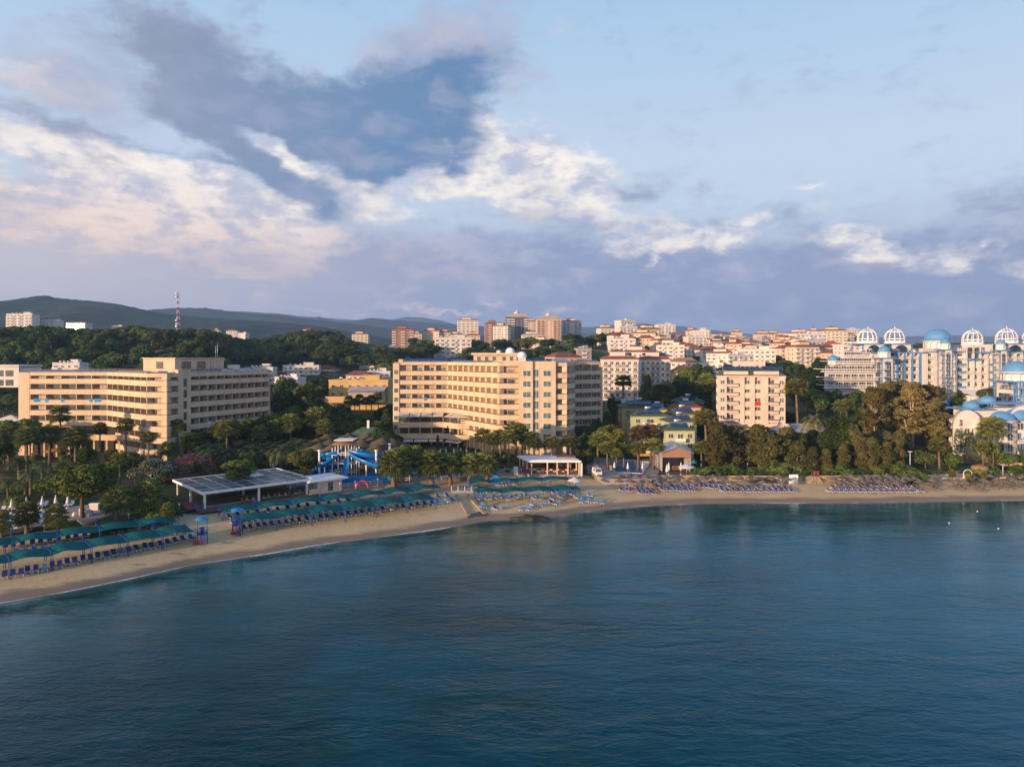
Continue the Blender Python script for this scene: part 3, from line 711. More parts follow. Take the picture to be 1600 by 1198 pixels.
# ================================================================ pink hotel
def pink_hotel():
    root = empty('hotel', (0, 0, 0), 0, 'narrow pink hotel with green mansard roof and a red towel hanging out', 'hotel')
    Y = 232; X0, X1 = 70.6, 92.4; W_ = MB()
    W_.box(X0+1.2, X1-1.2, Y+1.2, Y+14, 8, 27.2)
    zf = [23.2, 20.2, 17.2, 14.2, 11.2]           # floor levels
    # pilasters between balcony stacks
    for (a, b_) in ((X0, X0+3.0), (77.4, 79.4), (81.2, 82.7), (84.6, 87.0), (90.2, X1)):
        W_.box(a, b_, Y, Y+1.3, 10.6, 26.2)
    W_.box(X0, X0+.9, Y+1.3, Y+14, 10.6, 26.2); W_.box(X1-.9, X1, Y+1.3, Y+14, 10.6, 26.2)
    W_.box(X0-.2, X1+.2, Y-.2, Y+14, 26.2, 26.7)
    W_.build('wall', C_PINK, root)
    for z in zf:
        for (x, ww) in ((80.3, 1.7), (83.65, 1.8)):
            W2 = MB(); W2.box(x-ww/2-.05, x+ww/2+.05, Y+.35, Y+1.3, z-1.15, z+.6); W2.build('spandrel', C_PINK, root)
            window(root, (x, Y+.9, z+.6), 0, ww-.1, 1.35, C_WPAINT, C_GLASS, 1)
        for (xa, xb) in ((73.6, 77.4), (87.0, 90.2)):
            m = MB(); m.box(xa+.01, xb-.01, Y-.9, Y+1.25, z-.2, z-.02); m.box(xa+.01, xb-.01, Y-.9, Y-.78, z-.02, z+.45)
            m.cur = 1; m.box(xa+.05, xb-.05, Y-.88, Y-.8, z+.45, z+.95)
            m.build('balcony', [C_PINK, C_BLUE if False else mat('grey_glass', (.16, .22, .24), .2)], root)
            window(root, ((xa+xb)/2-.6, Y+1.17, z), 0, 2.0, 2.2, C_WPAINT, C_GLASS, 1)
        for x in (X0+1.6, X1-1.2): window(root, (x, Y-.02, z+.5), 0, 1.5, 1.5, C_WPAINT, C_GLASSG, 1)
        for y in (Y+3.5, Y+7.5, Y+11):
            window(root, (X0-.02, y, z+.5), -math.pi/2, 1.5, 1.5, C_WPAINT, C_GLASSG, 1)
    t = MB(); t.box(82.9, 84.5, Y-.1, Y+.05, 16.6, 17.9); t.build('towel', T_RED, root)
    # green mansard, dormer wall, roof box, collectors
    r = MB(); r.faces([(X0-.3, Y-.3, 26.7), (X1+.3, Y-.3, 26.7), (X1+.3, Y+14, 26.7), (X0-.3, Y+14, 26.7), (X0+2.8, Y+3, 29.0), (X1-2.8, Y+3, 29.0), (X1-2.8, Y+11, 29.0), (X0+2.8, Y+11, 29.0)], [(0, 1, 5, 4), (1, 2, 6, 5), (2, 3, 7, 6), (3, 0, 4, 7), (4, 5, 6, 7)])
    r.build('roof', C_GTILE, root)
    b = MB(); b.box(X0+2, 80.6, Y+.2, Y+3.2, 26.72, 28.2); b.box(82.4, X1-2, Y+.2, Y+3.2, 26.72, 28.2); b.build('attic_wall', C_PINK, root)
    b = MB(); b.box(76, 86.5, Y+5, Y+10, 28.8, 31.6); b.build('roof_box', C_PINK, root)
    window(root, (78, Y+4.98, 29.3), 0, .8, 1.2); window(root, (84, Y+4.98, 29.3), 0, .8, 1.2)
    pv_row(root, (72.2, Y+2.2), (84.2, Y+2.2), 28.7, 8, m=C_PVB, slope=1.0); pv_row(root, (85, Y+2.6), (92, Y+2.6), 28.7, 5, m=C_PVB, slope=1.1)
    mb = MB(); mb.tube([(86, Y+6, 31.6), (86, Y+6, 35)], .06, 5); mb.build('antenna', C_STEEL, root)
    # base storeys with green canopy and glazed lobby
    b = MB(); b.box(X0-.5, X1+2.5, Y-2.4, Y+1, 8.9, 9.5); b.box(X0-4.5, X0+4, Y-5, Y-2.4, 7.1, 7.6); b.build('canopy', C_GTILE, root)
    b = MB(); b.box(X0+.3, X1+1.5, Y-1.6, Y+1.2, 7.4, 8.9); b.box(X0+1, X1+1.5, Y-3.2, Y+1, 4, 4.6)
    for i in range(9): b.box(X0+.4+2.7*i, X0+1.0+2.7*i, Y-1.6, Y-1.0, 4.6, 7.4)
    b.box(X0+2, X1-2, Y-.2, Y+1.2, 9.5, 10.6); b.build('podium', C_PINK, root)
    for i in range(8): window(root, (X0+2.05+2.7*i, Y-1.1, 4.7), 0, 2.0, 2.6, C_WPAINT, C_GLASS, 1)
    b = MB(); b.box(66, 73, Y-5, Y-2.5, 3.4, 7.1); b.build('side_lobby', C_WHITE, root)
    for i in range(3): window(root, (67.6+2.1*i, Y-5.02, 4.3), 0, 1.7, 2.2, C_WPAINT, C_GLASS, 1)
    th = R(-15); cx, cy = 81.5, Y+1; root.rotation_euler = (0, 0, th); root.location = (cx-(cx*math.cos(th)-cy*math.sin(th)), cy-(cx*math.sin(th)+cy*math.cos(th)), 0)
pink_hotel()
flush_windows()
# ================================================================ white and blue palace hotel
def arch_panel(mb, x0, x1, y, z0, z1, th=.25, seg=8):
    """wall panel with an arched opening between x0 and x1 (facing -y)"""
    r = (x1-x0)/2*.78; cx = (x0+x1)/2; zs = z1-r-.25*(z1-z0)*.3
    pts = []
    for k in range(seg+1):
        a = math.pi-math.pi*k/seg; pts.append((cx+r*math.cos(a), zs+r*math.sin(a)))
    # left pier, right pier, spandrels
    mb.box(x0, cx-r, y, y+th, z0, z1); mb.box(cx+r, x1, y, y+th, z0, z1)
    for k in range(seg):
        (xa, za), (xb, zb) = pts[k], pts[k+1]
        mb.faces([(xa, y, za), (xb, y, zb), (xb, y, z1), (xa, y, z1), (xa, y+th, za), (xb, y+th, zb), (xb, y+th, z1), (xa, y+th, z1)], [(0, 1, 2, 3), (7, 6, 5, 4), (0, 4, 5, 1), (3, 2, 6, 7)])
def dome(root, x, y, z, r, m=None, h=1.0, spire=1.5, name='dome', seg=20):
    m = m or C_DOME; b = MB()
    pr = [(r*1.06, 0), (r*1.04, r*.1)]+[(r*math.cos(a), r*.1+r*h*math.sin(a)) for a in [math.pi/2*i/8 for i in range(9)]]
    b.lathe(pr, seg, (x, y, z))
    if spire: b.tube([(x, y, z+r*h), (x, y, z+r*h+spire*.5), (x, y, z+r*h+spire)], [.16, .12, .03], 6)
    return b.build(name, m, root)
def drum(root, x, y, z, r, h, n=10, name='drum'):
    b = MB(); b.cur = 1; b.lathe([(r*.86, 0), (r*.86, h)], n*2, (x, y, z)); b.cur = 0
    for i in range(n):
        a = 2*math.pi*i/n; a2 = 2*math.pi*(i+1)/n
        p0 = Vector((x+r*math.cos(a), y+r*math.sin(a))); p1 = Vector((x+r*math.cos(a2), y+r*math.sin(a2)))
        d = p1-p0; L_ = d.length; d.normalize(); nn = Vector((d.y, -d.x))
        k = MB(); arch_panel(k, 0, L_, 0, 0, h, .2, 6)
        b.faces([(p0.x+d.x*v[0]-nn.x*v[1], p0.y+d.y*v[0]-nn.y*v[1], z+v[2]) for v in k.v], k.f)
    b.lathe([(r*1.08, h), (r*1.08, h+.3), (0, h+.3)], n*2, (x, y, z))
    return b.build(name, [C_WHITE, C_WPAINT], root)
def cage(root, x, y, z, r):
    """open white ribbed dome on a small drum"""
    b = MB(); h = 1.9
    for i in range(12):
        a = 2*math.pi*i/12; cx, cy = x+r*math.cos(a), y+r*math.sin(a)
        b.tube([(cx, cy, z), (cx, cy, z+h)], .2, 5)
        p0 = Vector((x+r*math.cos(a), y+r*math.sin(a))); a2 = 2*math.pi*(i+1)/12; p1 = Vector((x+r*math.cos(a2), y+r*math.sin(a2)))
        b.obox(p0, p1, .12, z+.2, z+1.0, off=-.06)
        pts = [(x+r*math.cos(a)*math.cos(q), y+r*math.sin(a)*math.cos(q), z+h+r*1.05*math.sin(q)) for q in [math.pi/2*k/7 for k in range(8)]]
        b.tube(pts, .17, 5)
    b.lathe([(r*1.1, -.1), (r*1.1, .2), (0, .2)], 24, (x, y, z))
    b.lathe([(r*1.07, h-.15), (r*1.07, h+.15), (r*.9, h+.15), (r*.9, h-.15)], 24, (x, y, z))
    b.lathe([(r*.72, h+r*.7), (r*.76, h+r*.78), (r*.62, h+r*.78)], 24, (x, y, z))
    b.tube([(x, y, z+h+r*1.03), (x, y, z+h+r*1.35)], [.25, .05], 6)
    b.build('ribbed_dome', C_WPAINT, root)
def pavilion(root, x, y, z, w_, h, blue=True):
    """square belvedere of blue columns and white arches under a blue cornice"""
    b = MB(); k = MB(); hw = w_/2
    for sx in (-1, 1):
        for sy in (-1, 1):
            for o_ in (0, .55): b.tube([(x+sx*(hw-.25-o_), y+sy*(hw-.25), z), (x+sx*(hw-.25-o_), y+sy*(hw-.25), z+h-.4)], .16, 6)
    b.box(x-hw-.5, x+hw+.5, y-hw-.5, y+hw+.5, z+h-.12, z+h+.35)
    b.build('blue_columns', C_BLUE, root)
    arch_panel(k, x-hw+.9, x+hw-.9, y-hw, z+h*.35, z+h-.13, .25, 8)
    arch_panel(k, x-hw+.9, x+hw-.9, y+hw-.25, z+h*.35, z+h-.13, .25, 8)
    k.box(x-hw, x+hw, y-hw, y+hw, z-.3, z+.05)
    k.build('arcade', C_WHITE, root)
def small_tower(root, x, y, z, zc, cw=4.2):
    """blue columned bay tower rising against the front, dome on an arcaded drum"""
    pavilion(root, x, y, z, cw, zc-z)
    b = MB()
    for zz in [z+3.05*i for i in range(1, int((zc-z)/3.05)+1)]: b.box(x-cw/2, x+cw/2, y-cw/2, y+cw/2, zz-.15, zz)
    b.build('balcony', C_WHITE, root)
    drum(root, x, y, zc+.35, cw*.42, 2.0, 8); dome(root, x, y, zc+2.65, cw*.40, spire=2.2)
def palace():
    root = empty('palace_hotel', (0, 0, 0), 0, 'huge white palace hotel with blue domes, blue columns and open white ribbed domes', 'hotel')
    Y = 278; fh = 3.05
    K = Y/F
    X = lambda px: (px-800)*K
    Z = lambda py: CH-(py-HZ)*K
    gz = 12; ztop = 34.4
    W_ = MB(); W_.box(X(1361), X(1680), Y+1.5, Y+16, gz, ztop); W_.box(X(1361), X(1680), Y+1.3, Y+16.1, ztop, ztop+.5)
    W_.build('wall', C_WHITE, root)
    c = MB()
    for a, b_ in ((1361, 1395), (1396, 1447), (1530, 1545)): c.box(X(a), X(b_), Y-.6, Y+2, ztop+.1, ztop+.65)
    c.box(X(1448), X(1680), Y+.9, Y+2, ztop+.55, ztop+.9)
    c.build('cornice', C_BLUE, root)
    # bays: (px0, px1, kind)
    bays = [(1389, 1401, 'w'), (1401, 1412, 'b'), (1412, 1424, 'b'), (1424, 1436, 'b'), (1449, 1460, 'w'), (1471, 1483, 'w'), (1483, 1494, 'w'), (1495, 1509, 'B'), (1511, 1521, 'w'), (1522, 1532, 'w'), (1533, 1543, 'w'), (1544, 1550, 'B'), (1550, 1560, 'w'), (1560, 1570, 'w'), (1574, 1586, 'w'), (1588, 1600, 'w'), (1602, 1614, 'w'), (1616, 1628, 'w')]
    piers = MB()
    edges = sorted(set([a for a, b_, k in bays]+[b_ for a, b_, k in bays]))
    for (a, b_, k) in bays:
        piers.box(X(a)-.28, X(a)+.28, Y+.1, Y+1.5, gz, ztop-.02)
    piers.box(X(1436)-.2, X(1449)-.3, Y, Y+1.5, gz, ztop-.02); piers.box(X(1460), X(1471)-.3, Y+.02, Y+1.5, gz, ztop-.02)
    piers.box(X(1361), X(1389)-.3, Y+.3, Y+1.5, gz, ztop-.02)
    piers.build('pier', C_WHITE, root)
    bl = MB()
    for px in (1401.5, 1412.5, 1424.5, 1436.5): bl.box(X(px)-.33, X(px)+.33, Y-.55, Y+.05, gz+6, Z(553))
    bl.build('blue_columns', C_BLUE, root)
    for i in range(3):
        ab = MB(); arch_panel(ab, X(1401.5+11.7*i)+.35, X(1401.5+11.7*(i+1))-.35, Y-.5, Z(556), Z(551.5), .5, 8); ab.build('arch', C_WHITE, root)
    for (a, b_, k) in bays:
        x0, x1 = X(a)+.3, X(b_)-.05
        if k == 'w' and b_-a > 11 and a != 1389: x1 -= .1
        for f in range(7):
            z = Z(556)-fh*f-1.0
            if z < gz+.5: continue
            if a in (1511, 1522) and f < 2: continue
            m = MB(); m.box(x0, x1, Y-.25, Y+1.48, z-.18, z)
            m.cur = 1 if k == 'B' and f else 0
            m.box(x0, x1, Y-.28, Y-.2, z+.02, z+.16); m.box(x0, x1, Y-.28, Y-.2, z+.8, z+.95)
            n_ = int((x1-x0)/.3)
            for q in range(n_+1):
                xx = x0+(x1-x0-.08)*q/n_; m.box(xx, xx+.1, Y-.27, Y-.21, z+.16, z+.8)
            if k == 'B': m.box(x0, x1, Y-.2, Y-.16, z+.1, z+.9)
            m.build('balcony', [C_WPAINT, C_BLUE], root)
            window(root, ((x0+x1)/2, Y+1.48, z), 0, (x1-x0)*.72, 2.2, C_WPAINT, C_GLASS, 1)
    # tall arched windows near the top
    for px in (1516.5, 1527.5):
        t = MB(); arch_panel(t, X(px)-1.5, X(px)+1.5, Y+.2, Z(562), Z(540), .3, 8); t.cur = 1; t.box(X(px)-1.2, X(px)+1.2, Y+1.0, Y+1.1, Z(562), Z(543)); t.build('arched_window', [C_WHITE, C_GLASS], root)
        t = MB(); t.box(X(px)-1.6, X(px)+1.6, Y-.5, Y-.35, Z(563), Z(559.5)); t.build('balcony', C_BLUE, root)
    # crowns
    for px in (1366, 1409, 1587, 1630): 
        pavilion(root, X(px), Y+5, ztop+.3, 9.6, 3.6); cage(root, X(px), Y+5, ztop+4.3, 3.9)
    cage(root, X(1543), Y+9, ztop+4.0, 3.8); bb = MB(); bb.box(X(1543)-5, X(1543)+5, Y+4, Y+14, ztop+.5, ztop+3.9); bb.build('roof_block', C_WHITE, root)
    pb = MB(); pb.box(X(1448), X(1535), Y+3, Y+14, ztop+.5, ztop+2.2)
    for i in range(30): pb.box(X(1448)+.75*i*1.02, X(1448)+.75*i*1.02+.4, Y+2.6, Y+2.9, ztop+.9, ztop+2.4)
    pb.build('roof_block', C_WHITE, root)
    drum(root, X(1482), Y+7, ztop+2.1, 5.3, 2.9, 14, 'great_drum'); dome(root, X(1482), Y+7, ztop+5.3, 5.1, h=.92, spire=2.6, name='great_dome', seg=28)
    small_tower(root, X(1472), Y-1.9, gz+7, Z(547), 4.4)
    small_tower(root, X(1558), Y-1.9, gz+7, Z(548), 4.0)
    small_tower(root, X(1605), Y-1.9, gz+7, Z(548), 4.0)
    small_tower(root, X(1372), Y-4.5, gz+4, Z(560), 5.6)
    # stepped terraces of the left wing
    lv = [(1283, 588, 15), (1283, 601, 14.5), (1294, 577, 11), (1309, 566, 8), (1319, 553, 5)]
    st = MB(); fr = MB()
    steps = [(1322, 1362, 547.5, 556, 6.0), (1309, 1362, 556, 567, 4.0), (1294, 1362, 567, 580, 2.0), (1283, 1362, 580, 640, 0.0)]
    for (a, b_, y0, y1, dp) in steps: st.prism([(X(a), Y-3+dp), (X(b_)-.02, Y-3+dp), (X(b_)-.02, Y+16-dp*.1), (X(a)*(Y+16)/(Y-3+dp)+.3, Y+16-dp*.1)], Z(y1), Z(y0)-.4)
    st.build('stepped_wing', C_WHITE, root)
    for (a, y0, dp) in ((1318, 558, 3.6), (1294, 567.5, 1.8), (1280, 579.5, -.2), (1283, 592, -1.0), (1283, 604, -1.0)):
        m = MB(); n_ = 34; x0 = X(a)-1; x1 = X(1362)-.3; yb = Y-3+dp-1.6
        m.box(x0, x1, yb, yb+1.65, Z(y0)-.35, Z(y0)-.1); m.box(x0, x1, yb, yb+.12, Z(y0)+.75, Z(y0)+.95); m.box(x0, x0+.12, yb+.13, yb+8, Z(y0)+.75, Z(y0)+.95)
        for i in range(n_+1): xx = x0+(x1-x0-.2)*i/n_; m.box(xx, xx+.14, yb+.02, yb+.1, Z(y0)-.1, Z(y0)+.75)
        m.build('terrace', C_WPAINT, root)
        for i in range(6):
            px = a+4+(1354-a)*(i+.3)/6
            if abs(px-1372) < 6: continue
            window(root, (X(px), Y-3+dp-(.02 if y0 < 585 else .02), Z(y0)), 0, 2.0, 2.1, C_WPAINT, C_GLASS, 1)
    dome(root, X(1300), Y-1, Z(563.5), 2.1, spire=1.8); drum(root, X(1300), Y-1, Z(570), 2.1, 1.4, 8)
    g = MB(); g.box(X(1500), X(1532), Y-9, Y+1.2, 12, Z(617)); g.faces([(X(1498), Y-10, Z(618)), (X(1534), Y-10, Z(618)), (X(1534), Y+.1, Z(607)), (X(1498), Y+.1, Z(607))], [(0, 1, 2, 3)]); g.build('glass_canopy', C_WPAINT, root)
    for i in range(5): window(root, (X(1503+6*i), Y-9.02, 13.6), 0, 1.4, 2.8, C_WPAINT, C_GLASS, 1)
palace()
flush_windows()
def domed_tower():
    Y = 222; K = Y/F; X = lambda px: (px-800)*K; Z = lambda py: CH-(py-HZ)*K
    root = empty('domed_tower', (0, 0, 0), 0, 'white and blue arcaded tower under a blue dome at the right edge', 'tower')
    x = X(1590); pavilion(root, x, Y, 17.0, 9.4, Z(596)-17.0)
    b = MB(); b.box(x-3.2, x+6, Y-3.2, Y+4.4, 7, 16.7); b.box(x-3.4, x+6, Y-3.4, Y+4.2, Z(613)-.3, Z(613)+.9)
    for px in (1568, 1577): b.box(X(px)-.4, X(px)+.4, Y-4.8, Y-4.2, 6, 17)
    b.build('wall', C_WHITE, root)
    for z in (17.2, 13.2, 10): window(root, (x+2, Y-3.24 if z < 17 else Y-3.24, z), 0, 2.6, 2.0, C_WPAINT, C_GLASS, 2)
    drum(root, x, Y, Z(596)+.35, 4.6, 2.5, 12); dome(root, x, Y, Z(584), 4.4, h=.85, spire=2.4, seg=24)
    b = MB()
    for px in (1566.5, 1571, 1576, 1580.5):
        b.tube([(X(px), Y-5.0, 8), (X(px), Y-5.0, Z(597))], .2, 6)
    for zz in (Z(607), Z(618)): b.box(X(1565.5), X(1581.5), Y-5.3, Y-4.7, zz, zz+.35)
    b.build('blue_columns', C_BLUE, root)
domed_tower()
def villa():
    Y = 192; K = Y/F; X = lambda px: (px-800)*K; Z = lambda py: CH-(py-HZ)*K
    root = empty('domed_villa', (0, 0, 0), 0, 'white rounded beach building with blue domes, barrel vaults and tall dark windows', 'building')
    zg = 6.0
    def vault(x0, x1, y0, y1, zs, r=None, name='barrel_vault'):
        w_ = (x1-x0)/2; cx = (x0+x1)/2; r = r or w_; b = MB(); n = 12; prof = [(cx-w_*math.cos(math.pi*k/n), zs+r*math.sin(math.pi*k/n)) for k in range(n+1)]
        sk = (y1/y0-1)*.95; vs = [(a, y0, z) for a, z in prof]+[(a*(1+sk), y1, z) for a, z in prof]
        fs = [(k, k+1, n+2+k, n+1+k) for k in range(n)]+[tuple(range(n+1))[::-1], tuple(range(n+1, 2*n+2))]
        b.faces(vs, fs); b.prism([(x0, y0), (x1, y0), (x1*(1+sk), y1), (x0*(1+sk), y1)], zg-2, zs); return b.build(name, C_WHITE, root)
    vault(X(1500), X(1546), Y+3, Y+18, Z(668), 4.7)
    b = MB(); b.box(X(1532), X(1586), Y+1, Y+14, zg, Z(655)); b.box(X(1586), X(1640), Y-1, Y+14, zg, Z(668)); b.box(X(1540), X(1640), Y+6, Y+14, Z(655), Z(640)); b.build('wall', C_WHITE, root)
    for px in (1522, 1533):
        for zz in (Z(672), Z(686)): window(root, (X(px), Y+2.98, zz-1.8), 0, 1.5, 2.0, C_WPAINT, C_GLASS, 1)
    cb = MB(); cb.box(X(1500)-.05, X(1546), Y+2.75, Y+2.98, Z(668)-.3, Z(668)); cb.build('string_course', C_WPAINT, root)
    for zz in (Z(654), Z(667.5)):
        t = MB(); arch_panel(t, X(1509), X(1516), Y+2.9, zz-2.2, zz, .12, 8); t.build('window_surround', C_WPAINT, root); window(root, (X(1512.5), Y+2.98, zz-2.2), 0, .8, 1.6, C_RAIL, C_GLASS, 0)
    vault(X(1578), X(1632), Y+1, Y+10, Z(662), 5.0)
    b = MB(); b.box(X(1520), X(1570), Y+4, Y+12, Z(642), Z(640)); b.box(X(1560), X(1640), Y+8, Y+15, Z(634.5), Z(632.5)); b.build('cornice', C_BLUE, root)
    dome(root, X(1547), Y+8, Z(640), 2.2, h=.8, spire=1.6); dome(root, X(1585), Y+11, Z(633), 2.3, h=.8, spire=1.4)
    # half round glazed bay with half dome
    cx = X(1567); r = 3.6
    h = MB(); h.lathe([(r*1.05, 0)]+[(r*math.cos(a), r*.8*math.sin(a)) for a in [math.pi/2*i/8 for i in range(9)]], 20, (cx, Y+.8, Z(658)), math.pi, 2*math.pi); h.build('half_dome', C_DOME, root)
    w2 = MB(); w2.lathe([(r*.98, zg), (r*.98, Z(658)), (r*1.08, Z(658)), (r*1.08, Z(658)+.25), (0, Z(658)+.25)], 20, (cx, Y+.8, 0), math.pi, 2*math.pi); w2.build('bay', C_WHITE, root)
    for z in (Z(671), Z(687), Z(703)):
        for k in range(5):
            a = math.pi+math.pi*(k+.5)/5; window(root, (cx+r*1.0*math.cos(a), Y+.8+r*1.0*math.sin(a), z), a+math.pi/2, 1.6, 2.1, C_WPAINT, C_GLASS, 1)
    for px, z, ww in ((1541, Z(687), 2.4), (1541, Z(671), 2.2), (1541, Z(703), 2.4), (1512, Z(672), 1.2), (1512, Z(685), 1.2)): window(root, (X(px), Y+(.97 if px > 1533 else 2.97), z), 0, ww, 2.2, C_WPAINT, C_GLASS, 1)
    for px in (1590, 1604):
        for z in (Z(671), Z(687), Z(704)): window(root, (X(px), Y-1.03, z), 0, 1.8, 2.0, C_WPAINT, C_GLASS, 1)
    dome(root, X(1600), Y+2.5, Z(656), 3.4, h=.8, spire=0, name='dome')
    # balconies with blue columns and arches
    for (a, b_) in ((1524, 1537), (1585, 1610)):
        c = MB(); x0, x1 = X(a), X(b_); yy = Y-.6 if a < 1550 else Y-2.4
        for z in (Z(690), Z(705)-.5):
            c.cur = 0; c.box(x0-.2, x1+.2, yy, yy+1.5, z-.2, z); c.box(x0-.2, x1+.2, yy, yy+.12, z+.7, z+.85)
            for i in range(12): q = x0+(x1-x0)*i/12; c.box(q, q+.1, yy+.02, yy+.1, z, z+.7)
        c.cur = 0; arch_panel(c, x0+.5, x1-.5, yy+.2, Z(684), Z(674), .25, 8)
        c.cur = 1
        for q in (x0, x0+.7, x1-.7, x1): c.tube([(q, yy+.3, zg), (q, yy+.3, Z(675))], .13, 6)
        c.build('arcade', [C_WPAINT, C_BLUE], root)
    k = MB(); k.lathe([(0, 0), (1.1, 0), (1.1, 2.0), (1.3, 2.0), (1.3, 2.2), (0, 2.2)], 14, (X(1500), Y+14, Z(640)-.5)); k.build('turret', C_WHITE, root)
villa()
def pool_kiosk():
    Y = 235; K = Y/F; X = lambda px: (px-800)*K; Z = lambda py: CH-(py-HZ)*K
    root = empty('domed_kiosk', (X(1484), Y, 0), 0, 'small white kiosk with a blue dome between the dark trees', 'kiosk')
    b = MB(); b.box(-2.6, 2.6, -2.4, 2.4, 8, Z(635)); b.box(-1.6, 4, -3, 2, 8, Z(642)); b.build('wall', C_WHITE, root)
    b = MB(); b.box(-3, 3, -2.8, 2.8, Z(635), Z(635)+.35); b.build('cornice', C_BLUE, root)
    dome(root, 0, 0, Z(633.5), 1.9, spire=1.4)
    # water slide tube
    root = empty('water_slide', (0, 0, 0), 0, 'long cream water slide trough sloping down behind the domed villa', 'slide')
    b = MB(); pts = [(X(1563), Y+6, Z(625)), (X(1545), Y+5, Z(627)), (X(1530), Y+4, Z(630)), (X(1512), Y+3, Z(633.5)), (X(1500), Y+1, Z(638)), (X(1490), Y-3, Z(645))]
    b.tube(pts, .75, 8); b.build('trough', C_CREAM, root)
    s = MB()
    for p in pts[:-1]: s.tube([(p[0], p[1], 8), (p[0], p[1], p[2]-.6)], .2, 5)
    s.build('support', C_STEEL, root)
    b = MB(); b.tube([(X(1510), Y-1, Z(642)), (X(1518), Y-5, Z(648)), (X(1522), Y-9, Z(657))], .8, 8); b.build('blue_trough', C_BLUE, root)
pool_kiosk()
flush_windows()
# ================================================================ town houses
def house_parts(root, w_, d, fl, wallm, roofm, rk, cols, balc, fh=3.0, balm=None, side=True, frame=None, lean=0):
    """front faces -y, origin at the base centre"""
    z1 = fl*fh+.4; hw = w_/2
    b = MB(); b.box(-hw, hw, 0, d, -7, z1)
    b.box(-hw-.15, hw+.15, -.15, d+.15, z1, z1+.3)
    if rk in ('flat', 'terrace'): 
        for (x0, x1, y0, y1) in ((-hw-.14, hw+.14, -.14, .1), (-hw-.14, hw+.14, d-.1, d+.14), (-hw-.14, -hw+.1, .12, d-.12), (hw-.1, hw+.14, .12, d-.12)): b.box(x0, x1, y0, y1, z1+.31, z1+.95)
    b.build('wall', wallm, root)
    cw = w_/cols
    for f in range(fl):
        z = f*fh+.3
        for c in range(cols):
            x = -hw+cw*(c+.5); wide = c in balc
            if wide:
                m = MB(); bx = cw*.46; m.box(x-bx, x+bx, -1.3, -.01, z-.16, z)
                m.cur = 1; m.box(x-bx, x+bx, -1.31, -1.22, z+.02, z+.95); m.box(x-bx, x-bx+.08, -1.2, -.02, z+.02, z+.95)
                m.build('balcony', [wallm, balm or C_WPAINT], root)
                window(root, (x, -.02, z), 0, cw*.6, 2.15, frame or C_WPAINT, C_GLASS, 1)
            else: window(root, (x, -.02, z+.8), 0, min(1.5, cw*.55), 1.4, frame or C_WPAINT, C_GLASS, 1)
        if side:
            for y in ((d*.3, d*.7)): window(root, (-hw-.02, y, z+.8), -math.pi/2, 1.3, 1.4, frame or C_WPAINT, C_GLASS, 1)
    r = MB(); zr = z1+.31; o = .7
    if rk == 'hip':
        h = min(w_, d)*.2
        r.faces([(-hw-o, -o, zr), (hw+o, -o, zr), (hw+o, d+o, zr), (-hw-o, d+o, zr), (-hw+d*.35, d/2, zr+h), (hw-d*.35, d/2, zr+h)] if w_ > d else [(-hw-o, -o, zr), (hw+o, -o, zr), (hw+o, d+o, zr), (-hw-o, d+o, zr), (0, w_*.35, zr+h), (0, d-w_*.35, zr+h)],
                [(0, 1, 5, 4), (1, 2, 5), (2, 3, 4, 5), (3, 0, 4)] if w_ > d else [(0, 1, 4), (1, 2, 5, 4), (2, 3, 5), (3, 0, 4, 5)])
        r.prism([(-hw-o, -o), (hw+o, -o), (hw+o, d+o), (-hw-o, d+o)], zr-.12, zr-.01)
        r.build('roof', roofm, root)
    elif rk == 'gable':
        h = w_*.17; r.faces([(-hw-o, -o, zr), (hw+o, -o, zr), (hw+o, d+o, zr), (-hw-o, d+o, zr), (0, -o, zr+h), (0, d+o, zr+h)], [(0, 4, 5, 3), (1, 2, 5, 4), (0, 1, 4), (2, 3, 5), (0, 3, 2, 1)]); r.build('roof', roofm, root)
    elif rk == 'mansard':       # set-back attic storey under tiled skirts
        r.cur = 0; r.faces([(-hw-o, -o, zr), (hw+o, -o, zr), (hw+o, d+o, zr), (-hw-o, d+o, zr), (-hw+1.6, 1.8, zr+1.5), (hw-1.6, 1.8, zr+1.5), (hw-1.6, d-1.8, zr+1.5), (-hw+1.6, d-1.8, zr+1.5)], [(0, 1, 5, 4), (1, 2, 6, 5), (2, 3, 7, 6), (3, 0, 4, 7), (4, 5, 6, 7)])
        r.build('roof', roofm, root)
        a = MB(); a.box(-hw*.55, hw*.3, 2.2, d-2.2, zr+1.4, zr+3.6); ab = a.build('attic', wallm, root)
        a = MB(); a.faces([(-hw*.62, 1.6, zr+3.6), (hw*.38, 1.6, zr+3.6), (hw*.38, d-1.6, zr+3.6), (-hw*.62, d-1.6, zr+3.6), (-hw*.12, d/2, zr+4.9)], [(0, 1, 4), (1, 2, 4), (2, 3, 4), (3, 0, 4), (3, 2, 1, 0)]); a.build('roof', roofm, root)
    else:
        a = MB(); a.box(hw*.1, hw*.65, d*.35, d*.75, z1+.2, z1+2.7); a.box(hw*.06, hw*.7, d*.33, d*.77, z1+2.71, z1+2.9); a.build('stair_head', wallm, root)
        for i in range(3):
            x = -hw*.7+i*hw*.3
            m = MB(); m.faces([(x, 1.5, z1+.4), (x+1.6, 1.5, z1+.4), (x+1.6, 2.7, z1+1.4), (x, 2.7, z1+1.4)], [(0, 1, 2, 3)]); m.cur = 1
            m.tube([(x+.1, 3.0, z1+1.6), (x+1.5, 3.0, z1+1.6)], .32, 8)
            m.build('water_heater', [C_PVB, C_WPAINT], root)
PROTO = {}
